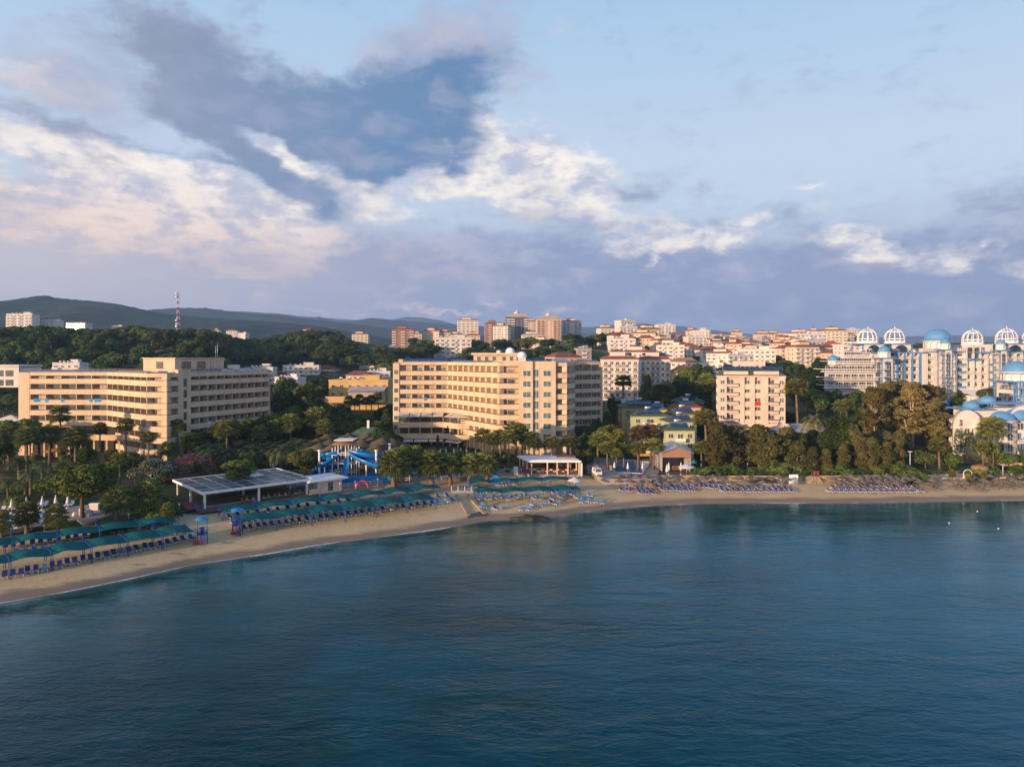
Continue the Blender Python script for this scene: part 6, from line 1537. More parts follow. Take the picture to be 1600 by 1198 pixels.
for y, n, a0, a1, lab in ((770, 15, 1297, 1438, 'front'), (765, 13, 1304, 1432, 'middle'), (761, 9, 1310, 1420, 'back')):
    for i in range(n): lounger('blue', lerp(a0, a1, i/(n-1))+lrnd.uniform(-1, 1), y, 'dark blue lounger in the %s row right of the stone steps' % lab, GE, face=.5, jig=.08)
for a, c in [(1455, 764), (1462, 767), (1459, 760), (1466, 759), (1487, 764), (1494, 761), (1500, 766), (1503, 760), (1516, 759), (1521, 761), (1527, 766), (1535, 768), (1531, 760), (1543, 760), (1549, 759), (1553, 765), (1557, 763), (1566, 759), (1571, 761), (1575, 766), (1583, 762), (1580, 758), (1590, 760), (1597, 761), (1603, 764)]:
    lounger('grey', a, c, 'grey wicker lounger on the palace beach', 'grey loungers of the palace beach', face=.7, jig=.25)
# ---- green shade sails on blue posts
def shade(p0, p1, n, wd, label, zc=2.75):
    """row of n cloth panels between photo points p0 and p1 (front edge), each hanging between blue posts"""
    a = P(p0[0], p0[1], 4.0); b_ = P(p1[0], p1[1], 4.0); a2 = Vector((a.x, a.y)); d = Vector((b_.x-a.x, b_.y-a.y)); Ln = d.length; d.normalize(); nn = Vector((-d.y, d.x))
    root = empty('shade_canopy', (a.x, a.y, H(a.x, a.y)), 0, label, 'sunshade', 'green shade canopies on the beach'); base = H(a.x, a.y)
    step = Ln/n
    for i in range(n):
        m = MB(); m.smooth = True; vs = []; fs = []; U = 12; V = 6
        for u in range(U+1):
            for v in range(V+1):
                s = u/U; t = v/V; q = a2+d*(step*(i+s))+nn*(wd*t)
                neck = .28*(1-math.sin(math.pi*s)**.5)*(t-.5)*-1
                q = q+nn*neck*1.2
                z = 4.0+.13*math.sin(2*math.pi*(s-.12))+.20*math.sin(math.pi*t)*math.sin(math.pi*s)-.09*(s*2-1)**2+.22*(t-.5)+nz(q.x, q.y, .5, .16, 4)
                vs.append((q.x-a.x, q.y-a.y, z-base))
        for u in range(U):
            for v in range(V): k = u*(V+1)+v; fs.append((k, k+V+1, k+V+2, k+1))
        k0 = len(vs); vs += [(x, y, z-.03) for x, y, z in vs]; fs += [tuple(j+k0 for j in f[::-1]) for f in fs]
        m.faces(vs, fs); m.build('shade_cloth', M_SHADE, root)
    for i in range(n+1):
        for t in (0.0, 1.0):
            q = a2+d*(step*i)+nn*(wd*t); g = H(q.x, q.y); m = MB()
            for o_ in (-.12, .12): m.tube([(q.x-a.x+d.x*o_, q.y-a.y+d.y*o_, g-base-.1), (q.x-a.x+d.x*o_, q.y-a.y+d.y*o_, 4.2-base+(1.1 if t == 1 and i % 2 else .1))], .05, 5)
            m.build('post', M_BPOST, root)
        m = MB(); q = a2+d*(step*i); r_ = q+nn*wd; m.tube([(q.x-a.x, q.y-a.y, 4.02-base), (r_.x-a.x, r_.y-a.y, 4.02-base)], .05, 5); m.build('cross_bar', M_BPOST, root)
shade((-55, 887), (304, 827), 6, 4.9, 'seaward green shade canopy of the left beach')
shade((-55, 857), (277, 812), 5, 4.4, 'landward green shade canopy of the left beach')
shade((375, 814), (681, 777), 6, 4.9, 'seaward green shade canopy of the middle beach')
shade((349, 799), (691, 760), 7, 4.4, 'landward green shade canopy of the middle beach')
shade((746, 769), (906, 763), 4, 4.0, 'seaward green shade canopy below the restaurant')
shade((734, 753), (890, 747), 4, 3.2, 'landward green shade canopy below the restaurant')
# ---- straw parasols
def straw_proto(m):
    root = empty('straw_parasol', (0, 0, 0)); root['category'] = 'parasol'; b = MB(); b.lathe([(1.35, 1.9), (1.28, 1.98), (.95, 2.12), (.5, 2.38), (.1, 2.62), (0, 2.66)], 16); b.lathe([(1.33, 1.88), (.9, 2.05), (.05, 2.45)], 16)
    r = random.Random(8)
    for i in range(70):
        a = i/70*6.283; s = r.uniform(.02, .12); b.faces([(1.33*math.cos(a), 1.33*math.sin(a), 1.93), (1.33*math.cos(a+.07), 1.33*math.sin(a+.07), 1.93), ((1.38)*math.cos(a+.035), 1.38*math.sin(a+.035), 1.86-s)], [(0, 1, 2)])
    b.build('straw_top', m, root); b = MB(); b.tube([(0, 0, -.3), (0, 0, 2.5)], .06, 6); b.build('pole', C_WOOD, root); return root
SP = {}
def straw(px, py, m, label, group):
    g = G(px, py+8.5)
    if m.name not in SP: SP[m.name] = straw_proto(m); o = SP[m.name]
    else: o = dup(SP[m.name])
    o.location = (g.x, g.y, g.z); s = lrnd.uniform(.80, .96); o.scale = (s, s, lrnd.uniform(.84, .95)); o.rotation_euler = (lrnd.uniform(-.06, .06), lrnd.uniform(-.06, .06), lrnd.uniform(0, 6)); o['label'] = label; o['group'] = group
for a, c in [(966, 747), (981, 746), (995, 747), (1009, 749), (1025, 751), (1041, 749), (1056, 751), (967, 755), (985, 756), (1000, 757), (1013, 756), (1042, 758), (1028, 757), (1072, 756), (1086, 748), (1100, 752), (1114, 748), (1087, 757)]: straw(a, c, M_STRAW, 'grey straw parasol below the stone wall of the small pool', 'straw parasols of the right block')
for a, c in [(1018, 763), (988, 763)]: straw(a, c, M_STRAWB, 'brown straw parasol standing forward of the grey ones', 'brown straw parasols')
for a, c in [(1130, 750), (1142, 757), (1156, 749), (1166, 756), (1180, 750), (1192, 757), (1205, 750), (1216, 748), (1230, 753), (1222, 757), (1150, 761)]: straw(a, c, M_STRAW, 'grey straw parasol below the grove, left of the white board', 'straw parasols of the right block')
for i, a in enumerate(range(1302, 1440, 9)): straw(a, 751+(i*5 % 7), M_STRAW, 'grey straw parasol in the dense cluster right of the stone steps', 'straw parasols right of the steps')
for i, a in enumerate(range(1330, 1424, 14)): straw(a, 747+(i*3 % 4), M_STRAW, 'grey straw parasol in the dense cluster right of the stone steps', 'straw parasols right of the steps')
straw(1300, 749, M_STRAWB, 'brown straw parasol at the left end of the dense cluster', 'brown straw parasols')
for a, c in [(1462, 747), (1457, 753), (1494, 753), (1520, 748), (1536, 753), (1547, 747), (1558, 753), (1572, 747), (1582, 753), (1597, 748), (1508, 757)]: straw(a, c, M_STRAW, 'grey straw parasol on the palace beach', 'straw parasols of the palace beach')
# ---- folded and open cloth parasols
def folded_proto():
    root = empty('folded_parasol', (0, 0, 0)); root['category'] = 'parasol'; b = MB(); b.lathe([(.05, .95), (.34, 1.0), (.30, 1.3), (.2, 2.0), (.08, 2.5), (.02, 2.75)], 10); b.build('cloth', M_PLAST, root); b = MB(); b.tube([(0, 0, 0), (0, 0, 1.2)], .035, 5); b.lathe([(.3, 0), (.3, .1), (0, .1)], 10); b.build('pole', C_STEEL, root); return root
FO = folded_proto(); first = [True]
def folded(px, py, z, label, group, s=1.0, m=None):
    p = P(px, py, z); z0 = H(p.x, p.y) if z is None else z
    o = FO if first[0] else dup(FO); first[0] = False; o.location = p; o.scale = (s, s, s); o['label'] = label; o['group'] = group
for a, c in [(18, 801), (41, 798), (66, 796), (87, 794), (106, 794)]: folded(a, c, 3.3, 'folded white parasol in the line behind the left pool', 'folded parasols of the left pool')
for a, c in [(423, 734), (427, 735), (431, 733), (439, 733), (447, 732)]: folded(a, c, 3.5, 'folded white parasol behind the solar pavilion', 'folded parasols behind the pavilion')
for a, c in [(688, 716), (697, 715), (709, 714), (720, 714), (729, 713), (743, 716)]: folded(a, c, 3.9, 'folded white parasol behind the centre pool', 'folded parasols of the centre pool')
for a, c in [(960, 737), (981, 738), (1004, 738)]: folded(a, c, 3.3, 'folded white parasol on the deck of the small right pool', 'folded parasols of the small pool')
for a, c in [(1045, 741), (1042, 744), (1064, 741)]: folded(a, c, 3.2, 'folded cream parasol before the gabled beach bar', 'folded parasols of the beach bar', 1.15)
for a, c in [(542, 724), (583, 722), (506, 722)]: folded(a, c, 3.5, 'folded white parasol by the water slides', 'folded parasols by the slides')
def open_parasol(px, py, z, r, m, label, gp=None):
    p = P(px, py, z); root = empty('parasol', p, .2, label, 'parasol', gp); b = MB(); b.lathe([(r, 2.2), (r*.6, 2.55), (0, 2.95)], 8); b.lathe([(r, 2.1), (r, 2.2)], 8); b.build('cloth', m, root); b = MB(); b.tube([(0, 0, 0), (0, 0, 2.8)], .05, 6); b.build('pole', C_STEEL, root)
open_parasol(1073, 743, 3.2, 2.2, M_PLAST, 'open white parasol on the terrace of the beach bar')
open_parasol(898, 765, 2.0, 1.7, M_PLAST, 'open white parasol on the sand below the restaurant corner')
open_parasol(1083, 735, 3.3, 1.2, mat('teal_cloth', (.02, .25, .24), .8), 'small teal parasol behind the white one')
OR = mat('orange_cloth', (.50, .24, .04), .85)
open_parasol(86, 716, 3.9, 3.0, OR, 'large orange parasol under the palms before the left hotel'); open_parasol(54, 722, 3.8, 1.0, OR, 'narrow orange parasol left of the large one')
# ---- lifeguard towers
def guard(px, py, label, h=2.3):
    g = G(px, py); root = empty('lifeguard_tower', g, .45, label, 'lifeguard tower', 'blue lifeguard towers')
    for sx in (-.7, .7):
        for sy in (-.7, .7): b = MB(); b.tube([(sx*1.15, sy*1.15, -.2), (sx, sy, h+1.6)], .06, 6); b.build('leg', M_BPOST, root)
    b = MB(); b.box(-.9, .9, -.9, .9, h-.9, h-.75); b.build('platform', M_BPOST, root)
    b = MB()
    for (x0, x1, y0, y1) in ((-.88, .88, -.88, -.84), (-.88, .88, .84, .88), (-.88, -.84, -.8, .8)): b.box(x0, x1, y0, y1, h-.1, h); b.box(x0, x1, y0, y1, h-.5, h-.44)
    b.box(-.3, .3, 0, .08, h-.74, h+.3); b.box(-.3, .3, -.5, -.01, h-.4, h-.34); b.build('railing', M_BPOST, root)
    b = MB(); b.lathe([(1.45, h+1.6), (1.4, h+1.7), (0, h+2.1)], 4, a0=math.pi/4, a1=math.pi*2.25); b.build('roof', mat('bright_blue_roof', (.015, .22, .55), .5), root)
    b = MB()
    for x in (-.3, .3): b.tube([(x, -1.0, h-.8), (x, -2.3, 0)], .05, 5)
    for i in range(7): t = (i+.5)/7; b.box(-.3, .3, lerp(-1.0, -2.3, t)-.1, lerp(-1.0, -2.3, t)+.05, (h-.8)*(1-t)-.02, (h-.8)*(1-t)+.03)
    b.build('ladder', M_BPOST, root); b = MB(); b.box(-1.2, .2, -1.3, -.95, .1, .55); b.build('rescue_box', M_RED, root)
guard(316, 848, 'blue lifeguard tower with ladder at the right end of the left shades'); guard(371, 833, 'blue lifeguard tower at the left end of the middle shades', 2.4)
root = empty('beach_cabin', G(774, 757), .1, 'small bright blue cabin behind the shades below the restaurant', 'cabin'); b = MB(); b.box(-.7, .7, -.6, .6, 0, 2.3); b.build('wall', mat('bright_blue_roof', (.015, .22, .55), .5), root); b = MB(); b.box(-.85, .85, -.75, .75, 2.31, 2.5); b.build('roof', M_BPOST, root)
# ---- solar pavilion
def solar_pavilion():
    A = Vector((-60.5, 133.6)); B_ = Vector((-43.6, 148.8)); D = Vector((-73.6, 147.0)); u = (B_-A); v = (D-A); ang = math.atan2(u.y, u.x); Lu = u.length; Lv = v.length
    root = empty('solar_pavilion', (A.x, A.y, 3.1), ang, 'open beach pavilion with a flat roof of dark glass panels and white edge', 'pavilion'); zr = 3.4
    b = MB(); b.box(0, Lu, 0, Lv, zr-.3, zr-.12); b.box(-.25, Lu+.25, -.25, 0, zr-.35, zr+.12); b.box(-.25, Lu+.25, Lv, Lv+.25, zr-.35, zr+.12); b.box(-.25, 0, .01, Lv-.01, zr-.34, zr+.11); b.box(Lu, Lu+.25, .01, Lv-.01, zr-.34, zr+.11)
    b.build('roof_frame', C_WPAINT, root)
    nu, nv = 8, 5; r = random.Random(5)
    PM = [mat('roof_panel_%s' % q, c, .22, .1, .8, spec=.6) for q, c in (('slate', (.085, .10, .125)), ('dark', (.045, .055, .075)), ('pale', (.15, .17, .20)))]
    for i in range(nu):
        for j in range(nv):
            x0, x1 = Lu*i/nu+.12, Lu*(i+1)/nu-.12; y0, y1 = Lv*j/nv+.12, Lv*(j+1)/nv-.12
            if 4 <= i <= 5 and j == 3: continue
            m = MB(); m.box(x0, (x0+x1)/2-.03, y0, y1, zr-.1, zr+.02); m.box((x0+x1)/2+.03, x1, y0, y1, zr-.1, zr+.02); m.build('roof_panel', r.choice(PM), root)
    m = MB()
    for i in range(1, nu): m.box(Lu*i/nu-.1, Lu*i/nu+.1, .02, Lv-.02, zr-.09, zr+.05)
    for j in range(1, nv): m.box(.02, Lu-.02, Lv*j/nv-.1, Lv*j/nv+.1, zr-.085, zr+.04)
    m.build('roof_rib', C_STEEL, root)
    for x in (.6, Lu*.5, Lu-.8):
        for y in (.8, Lv*.5, Lv-.8): b = MB(); b.box(x-.2, x+.2, y-.2, y+.2, -.2, zr-.31); b.build('column', C_WPAINT, root)
    b = MB(); b.box(-.8, Lu+.6, -.8, Lv+1, -.4, .06); b.build('floor', mat('pavilion_floor', (.13, .10, .09), .8, .2, 3), root)
    # tables and chairs along the seaward edge
    M_CH = mat('cane_chair', (.22, .13, .08), .8)
    for i in range(13):
        x = Lu*.36+i*1.15; pos = A+u.normalized()*x+v.normalized()*(1.2+.5*(i % 2))
        t = empty('cafe_chair', (pos.x, pos.y, 3.17), ang+lrnd.uniform(-.6, .6), 'small cane chair along the seaward edge under the solar pavilion', 'chair', 'chairs under the solar pavilion')
        c = MB(); c.box(-.24, .24, -.24, .24, .42, .47); c.build('seat', C_WPAINT if i % 3 else M_RED, t); c = MB(); c.box(-.24, .24, .2, .25, .48, .95); c.build('backrest', M_CH, t)
        for sx in (-.2, .2):
            for sy in (-.2, .2): c = MB(); c.box(sx-.02, sx+.02, sy-.02, sy+.02, 0, .42); c.build('leg', M_CH, t)
solar_pavilion()
def kiosk():
    root = empty('bar_kiosk', (-43.0, 148.6, 3.1), .74, 'white kiosk with a thin flat roof beside the solar pavilion', 'kiosk')
    b = MB(); b.box(1.2, 7.0, .8, 6.0, -.2, 2.7); b.build('wall', C_WHITE, root); b = MB(); b.box(-1.5, 7.9, -.6, 7.0, 2.72, 3.0); b.box(-1.0, 7.4, -.1, 6.5, 3.01, 3.15); b.build('roof', C_WPAINT, root)
    for x in (2.3, 4.2, 5.8): window(root, (x, .77, .1), 0, 1.4, 2.2, C_WPAINT, C_CREAM if x != 4.2 else C_GLASS, 0)
    b = MB(); b.box(-.8, 1.1, .4, .8, 0, 1.1); b.build('counter', C_BEIGE, root)
kiosk()
# ---- beach walls and steps
def wall(pts, z0, z1, th, label, m=None, name='stone_wall', follow=True):
    root = empty(name, (pts[0][0], pts[0][1], 0), 0, label, 'wall'); b = MB(); c = MB(); ox, oy = pts[0]
    for i in range(len(pts)-1):
        a, q = pts[i], pts[i+1]; b.obox((a[0]-ox, a[1]-oy), (q[0]-ox, q[1]-oy), th, z0, z1); c.obox((a[0]-ox, a[1]-oy), (q[0]-ox, q[1]-oy), th+.12, z1+.005, z1+.13, off=-.06)
    b.build('masonry', m or C_STONE, root); c.build('coping', m or C_CONC, root)
def backline(x0, x1, n, dy=-.35): return [(lerp(x0, x1, i/n), YS(lerp(x0, x1, i/n))+tb(lerp(x0, x1, i/n))+dy) for i in range(n+1)]
wall(backline(-61, -44, 6, -.7), 1.4, 3.25, .5, 'low golden rubble wall below the solar pavilion')
wall(backline(-44, 9, 20), 1.4, 3.12, .35, 'long low wall under the white promenade railing', C_CONC)
wall(backline(24.5, 47, 10), 1.2, 3.35, .5, 'golden stone wall below the small right pool')
wall(backline(47, 73, 10), 1.2, 3.1, .5, 'golden stone wall below the dark grove')
wall(backline(77.5, 100, 10), 1.2, 3.1, .5, 'stone wall behind the dense straw parasols')
wall(backline(100, 150, 14), 1.2, 3.0, .5, 'low pale wall along the palace beach', C_CREAM)
# steps
def steps(x0, x1, yb, z0, z1, n, label, run=.36):
    root = empty('stone_steps', ((x0+x1)/2, yb, z0), 0, label, 'steps')
    for i in range(n): b = MB(); h = (z1-z0)/n; b.box(-(x1-x0)/2, (x1-x0)/2, i*run, (n-i)*0+i*run+run+.02 if i < n-1 else i*run+2, -.5, h*(i+1)); b.build('step', C_STONE, root)
yb = YS(75)+tb(75); steps(73.2, 77.2, yb-4.2, 1.3, 3.1, 9, 'golden stone steps down to the sand beside the white board', .42)
g = P(287, 802, 2.2); root = empty('red_carpet', (g.x, g.y+2, 3.0), .6, 'strip of red carpet on the path behind the blue gate', 'carpet'); b = MB(); b.box(-.8, .8, -3.5, 3, .2, .24); b.build('cloth', M_RED, root)
root = empty('blue_gate', (P(306, 803, 2.6).x, P(306, 803, 2.6).y, 2.4), .5, 'blue lattice gate at the corner of the solar pavilion', 'gate')
for x in (-1.4, 0, 1.4): b = MB(); b.tube([(x, 0, 0), (x, 0, 2.2)], .06, 5); b.build('post', M_BPOST, root)
b = MB()
for i in range(9): b.tube([(-1.4+.35*i, 0, .2), (-1.4+.35*i, 0, 1.9)], .025, 4)
b.box(-1.4, 1.4, -.03, .03, .2, .28); b.box(-1.4, 1.4, -.03, .03, 1.85, 1.93); b.build('lattice', M_BPOST, root)
steps(-73, -66, 119.5, 2.0, 3.0, 4, 'pale stone steps from the beach up to the left garden path', .5)
# ---- promenade railing with globe lamps
def railing(pts, label, m=None, h=1.05, sp=2.2, name='railing'):
    root = empty(name, (pts[0][0], pts[0][1], pts[0][2]), 0, label, 'railing'); ox, oy, oz = pts[0]
    for k in range(len(pts)-1):
        a = Vector(pts[k]); c = Vector(pts[k+1]); L_ = (c-a).length; b = MB()
        for hh in (h, h*.55): b.tube([(a.x-ox, a.y-oy, a.z-oz+hh), (c.x-ox, c.y-oy, c.z-oz+hh)], .045, 5)
        b.build('rail', m or C_WPAINT, root)
        for i in range(max(1, int(L_/sp))):
            q = a.lerp(c, i/max(1, int(L_/sp))); b = MB(); b.tube([(q.x-ox, q.y-oy, q.z-oz-.1), (q.x-ox, q.y-oy, q.z-oz+h)], .05, 5); b.build('post', m or C_WPAINT, root)
railing([(x, y+.3, 3.12) for x, y in backline(-44, 9, 6)], 'white promenade railing above the middle beach')
railing([tuple(P(930, 736, 3.4)), tuple(P(947, 745, 3.4)), tuple(P(1010, 744, 3.4))], 'dark blue fence around the small right pool', M_BPOST, 1.1, 1.2)
railing([(133.5, 190, 8.6), (139, 180.5, 6.0), (142, 176, 4.2)], 'dark fence sloping down the ramp before the domed villa', C_BLACK, 1.2, 1.0)
def globe(px, py, z, label='white globe lamp on a short post by the promenade railing', group='globe lamps', h=1.5):
    p = P(px, py, z+h); root = empty('globe_lamp', (p.x, p.y, z), 0, label, 'lamp', group); b = MB(); b.tube([(0, 0, 0), (0, 0, h)], .05, 5); b.build('post', C_WPAINT, root)
    b = MB(); b.lathe([(0, -.22), (.16, -.16), (.23, 0), (.16, .16), (0, .22)], 10, (0, 0, h+.15)); b.build('globe', mat('globe_white', (.8, .8, .78), .3), root)
for a, c in [(531, 756), (555, 753), (590, 749), (640, 743), (690, 740), (708, 739), (755, 737)]: globe(a, c, 3.1)
for a, c in [(69, 822), (201, 804), (247, 798), (280, 789)]: globe(a, c, 2.9, 'white globe lamp on the left garden lawn', 'globe lamps of the left garden', 1.0)
# ---- concrete storm drain running down the beach
def drain():
    p = [P(717, 778, 1.9), P(727, 775, 1.9), P(742, 809, .5), P(758, 806, .4)]
    a0, a1 = P(714, 777, 1.9), P(732, 810, .3); c0, c1 = P(730, 776, 1.9), P(757, 806, .4)
    root = empty('storm_drain', (a0.x, a0.y, 0), 0, 'dark concrete storm drain cutting down through the sand', 'drain'); o = a0
    b = MB(); b.prism([(a0.x-o.x, a0.y-o.y), (c0.x-o.x, c0.y-o.y), (c1.x-o.x+1, c1.y-o.y), (a1.x-o.x-.5, a1.y-o.y-1)], .2, .75)
    b.faces([(a0.x-o.x, a0.y-o.y, 1.95), (c0.x-o.x, c0.y-o.y, 1.95), (c1.x-o.x+.8, c1.y-o.y-.4, .78), (a1.x-o.x, a1.y-o.y-1.4, .76)], [(0, 3, 2, 1)])
    b.build('channel_floor', mat('wet_concrete', (.07, .065, .058), .5, .3, .8), root)
    for (s, e, nm) in ((a0, a1, 1), (c0, c1, 1)):
        b = MB(); d = (Vector((e.x, e.y))-Vector((s.x, s.y))).normalized(); n = Vector((d.y, -d.x))*.3
        b.faces([(s.x-o.x-n.x, s.y-o.y-n.y, 0), (s.x-o.x+n.x, s.y-o.y+n.y, 0), (e.x-o.x+n.x, e.y-o.y+n.y, 0), (e.x-o.x-n.x, e.y-o.y-n.y, 0), (s.x-o.x-n.x, s.y-o.y-n.y, 2.6), (s.x-o.x+n.x, s.y-o.y+n.y, 2.6), (e.x-o.x+n.x, e.y-o.y+n.y, 1.05), (e.x-o.x-n.x, e.y-o.y-n.y, 1.05)], [(4, 5, 6, 7), (0, 1, 5, 4), (2, 3, 7, 6), (1, 2, 6, 5), (3, 0, 4, 7)])
        b.build('side_wall', C_STONE, root)
    b = MB(); q = P(712, 770, 2.2)-o; b.box(q.x-1, q.x+4, q.y-.2, q.y+3, .5, 2.75); b.build('culvert', C_CONC, root)
    for i in range(4): b = MB(); b.box(q.x-1+i*1.5, q.x-.9+i*1.5, q.y-.3, q.y-.2, 2.76, 3.8); b.build('railing_post', C_WPAINT, root)
drain()
# ---- rocks at the waterline
def rock(px, py, r, label, seed, col, flat=.35, grp=None):
    p = P(px, py, .1); b = MB(); b.smooth = False; n, m = 14, 7; vs = []; fs = []
    for j in range(m+1):
        for i in range(n):
            a = 6.283*i/n; q = math.pi/2*j/m; d = Vector((math.cos(a)*math.cos(q), math.sin(a)*math.cos(q), math.sin(q))); k = 1+.45*noise.noise(d*1.6+Vector((seed, 0, 0)))+.2*noise.noise(d*5+Vector((seed, 3, 0)))
            vs.append((d.x*r*k*1.5, d.y*r*k*.8, d.z*r*k*flat-.25))
    for j in range(m):
        for i in range(n): fs.append((j*n+i, j*n+(i+1) % n, (j+1)*n+(i+1) % n, (j+1)*n+i))
    b.faces(vs, fs); o = b.build('rock', col); o.location = p; tag(o, label, 'rock', grp)
RW = mat('weedy_rock', (.045, .055, .018), .8, .4, .8, col2=(.02, .018, .014), bump=.8, bs=4); RD = mat('wet_rock', (.022, .021, .021), .35, .3, .8, bump=.8, bs=4)
rock(826, 811, 3.0, 'large mossy green rock at the waterline in the middle', 1, RW, .3); rock(846, 813, 2.0, 'dark rock right of the mossy one', 2, RD, .25); rock(812, 814, 1.4, 'small weedy rock left of the mossy one', 6, RW, .3)
for i, (a, c, r_) in enumerate([(712, 829, 2.2), (722, 833, 1.8), (732, 830, 1.3), (703, 827, 1.2), (788, 819, 1.5), (777, 822, 1.0), (738, 825, .9)]): rock(a, c, r_, 'low black wet rock in the shallows below the storm drain', 10+i, RD, .12, 'black wet rocks')
rock(1016, 793, 1.0, 'dark clump of weed on the sand edge at the right', 22, RD, .15); rock(1130, 787, 1.1, 'dark weed patch at the waterline before the grove', 23, RD, .12)
# ---- beach restaurant with white roof
def restaurant():
    c = [P(805, 713, 6.4), P(905, 720, 6.4)]
    x0 = P(829, 722, 6.3).x; x1 = P(905, 721, 6.3).x; yf = P(860, 722, 6.3).y; z0 = 3.1; root = empty('beach_restaurant', (x0, yf, z0), .0, 'open beach restaurant with wide white roof and timber columns', 'restaurant'); w_ = x1-x0; d = 9; zr = 3.2; lx = -(3.4)
    b = MB(); b.prism([(-.4, -.4), (w_+.4, -.4), (w_-1.2, d), (lx, d)], zr, zr+.4); b.prism([(.2, 0), (w_-.2, 0), (w_-1.6, d-.5), (lx+.6, d-.5)], zr+.41, zr+.55); b.build('roof', C_WPAINT, root)
    cols = [(.1, .1), (w_*.33, .1), (w_*.53, .1), (w_*.75, .1), (w_-.3, .1), (-1.0, 3), (-2.0, 6), (-2.8, 8.4), (w_-.6, 4), (w_*.3, 8.5), (w_*.7, 8.5)]
    for x, y in cols: b = MB(); b.box(x, x+.32, y, y+.32, -.2, zr-.01); b.build('column', C_BEIGE, root)
    b = MB(); b.prism([(-.2, -.2), (w_+.2, -.2), (w_-1.2, d), (lx, d)], -.6, .05); b.build('floor', M_PAVE, root)
    b = MB(); b.box(-.1, w_, .5, .56, .9, 1.0); b.box(-.1, w_, .5, .56, .45, .5)
    for i in range(16): b.box(w_*i/16, w_*i/16+.06, .5, .56, .06, .9)
    b.build('balustrade', C_WOOD, root)
    b = MB(); b.box(lx+1.5, w_-1.4, d-.5, d-.3, .06, zr-.02); b.build('back_wall', C_BRICK, root)
    b = MB(); b.box(lx+1, w_*.6, d-3.5, d-2.5, .06, 1.2); b.build('bar_counter', C_WOOD, root)
    b = MB(); b.box(w_+.2, w_+.7, -.3, .2, -1, 3.0); b.build('gate_pillar', C_WHITE, root)
    b = MB(); b.box(w_*.55, w_*.95, 4.5, 8, zr+.56, zr+.85); b.build('roof_hatch', C_WOOD, root)
    for i in range(11):
        for j in range(2):
            t = empty('dining_set', (x0+1+i*(w_-2)/10+.2*j, yf+1.6+2.3*j, z0+.06), lrnd.uniform(-.3, .3), 'dining table with white cloth inside the beach restaurant', 'table', 'dining tables of the beach restaurant')
            b = MB(); b.box(-.42, .42, -.42, .42, .7, .76); b.box(-.43, .43, -.43, -.42, .5, .7); b.build('cloth', C_WPAINT if (i+j) % 2 else M_RED, t); b = MB(); b.box(-.05, .05, -.05, .05, 0, .7); b.build('leg', C_WOOD, t)
    r2 = empty('white_pillar', P(806, 742, 3.1), 0, 'white gate pillar left of the beach restaurant', 'pillar'); b = MB(); b.box(-.5, .5, -.4, .4, 0, 1.9); b.box(-.6, .6, -.5, .5, 1.9, 2.1); b.build('body', C_WHITE, r2)
    st = empty('ramp_wall', P(812, 738, 3.1), 0, 'low white ramp wall with purple lining at the restaurant side', 'wall'); b = MB(); b.cur = 0; b.faces([(0, 0, 0), (3.2, -2.5, 0), (3.2, -2.5, .5), (0, 0, 1.6), (.2, .25, 0), (3.4, -2.25, 0), (3.4, -2.25, .5), (.2, .25, 1.6)], [(0, 1, 2, 3), (7, 6, 5, 4), (3, 2, 6, 7), (1, 5, 6, 2)]); b.build('body', mat('purple', (.14, .03, .10), .7), st)
restaurant()
# ---- road and van
slab('ramp_road', [(19.5, 176.5), (25.5, 178), (29, 186), (31.5, 200), (36, 222), (39, 250), (35, 250), (30, 222), (25, 200), (20.5, 188)], 2.6, 3.38, M_TARM)
wall([(26.2, 179), (25.9, 184), (29.5, 192), (32.4, 206)][::-1], 2.8, 4.4, .4, 'curved golden wall between ramp road and small pool')
def van():
    g = P(933, 742, 3.4); root = empty('white_van', g, .12, 'small white van parked on the ramp road, seen from the front', 'van')
    b = MB(); b.prism([(-.85, -2.0), (-.7, -2.15), (.7, -2.15), (.85, -2.0), (.85, 2.1), (-.85, 2.1)], .35, 1.0)
    b.faces([(-.84, -1.5, 1.0), (.84, -1.5, 1.0), (.84, 2.08, 1.0), (-.84, 2.08, 1.0), (-.72, -.75, 1.75), (.72, -.75, 1.75), (.74, 2.0, 1.8), (-.74, 2.0, 1.8)], [(0, 1, 5, 4), (1, 2, 6, 5), (2, 3, 7, 6), (3, 0, 4, 7), (4, 5, 6, 7)])
    b.build('body', mat('car_white', (.75, .75, .75), .25), root)
    b = MB(); b.poly([(-.70, -1.47, 1.06), (.70, -1.47, 1.06), (.62, -.86, 1.68), (-.62, -.86, 1.68)]); b.build('windscreen', C_GLASS, root)
    for sx in (-1, 1):
        b = MB(); b.poly([(sx*.842, -.9, 1.1), (sx*.842, .6, 1.1), (sx*.772, .6, 1.6), (sx*.772, -.6, 1.6)]); b.build('side_window', C_GLASS, root)
        b = MB(); b.box(sx*.72-.12, sx*.72+.12, -2.17, -2.1, .68, .84); b.build('headlight', C_STEEL, root)
        for y in (-1.35, 1.35):
            b = MB(); b.tube([(sx*.72, y, .32), (sx*.88, y, .32)], .32, 14); w2 = b.build('wheel', C_BLACK, root); b = MB(); b.tube([(sx*.87, y, .32), (sx*.89, y, .32)], .18, 10); b.build('rim', C_STEEL, w2)
    b = MB(); b.box(-.6, .6, -2.18, -2.12, .42, .56); b.build('bumper', C_BLACK, root)
van()
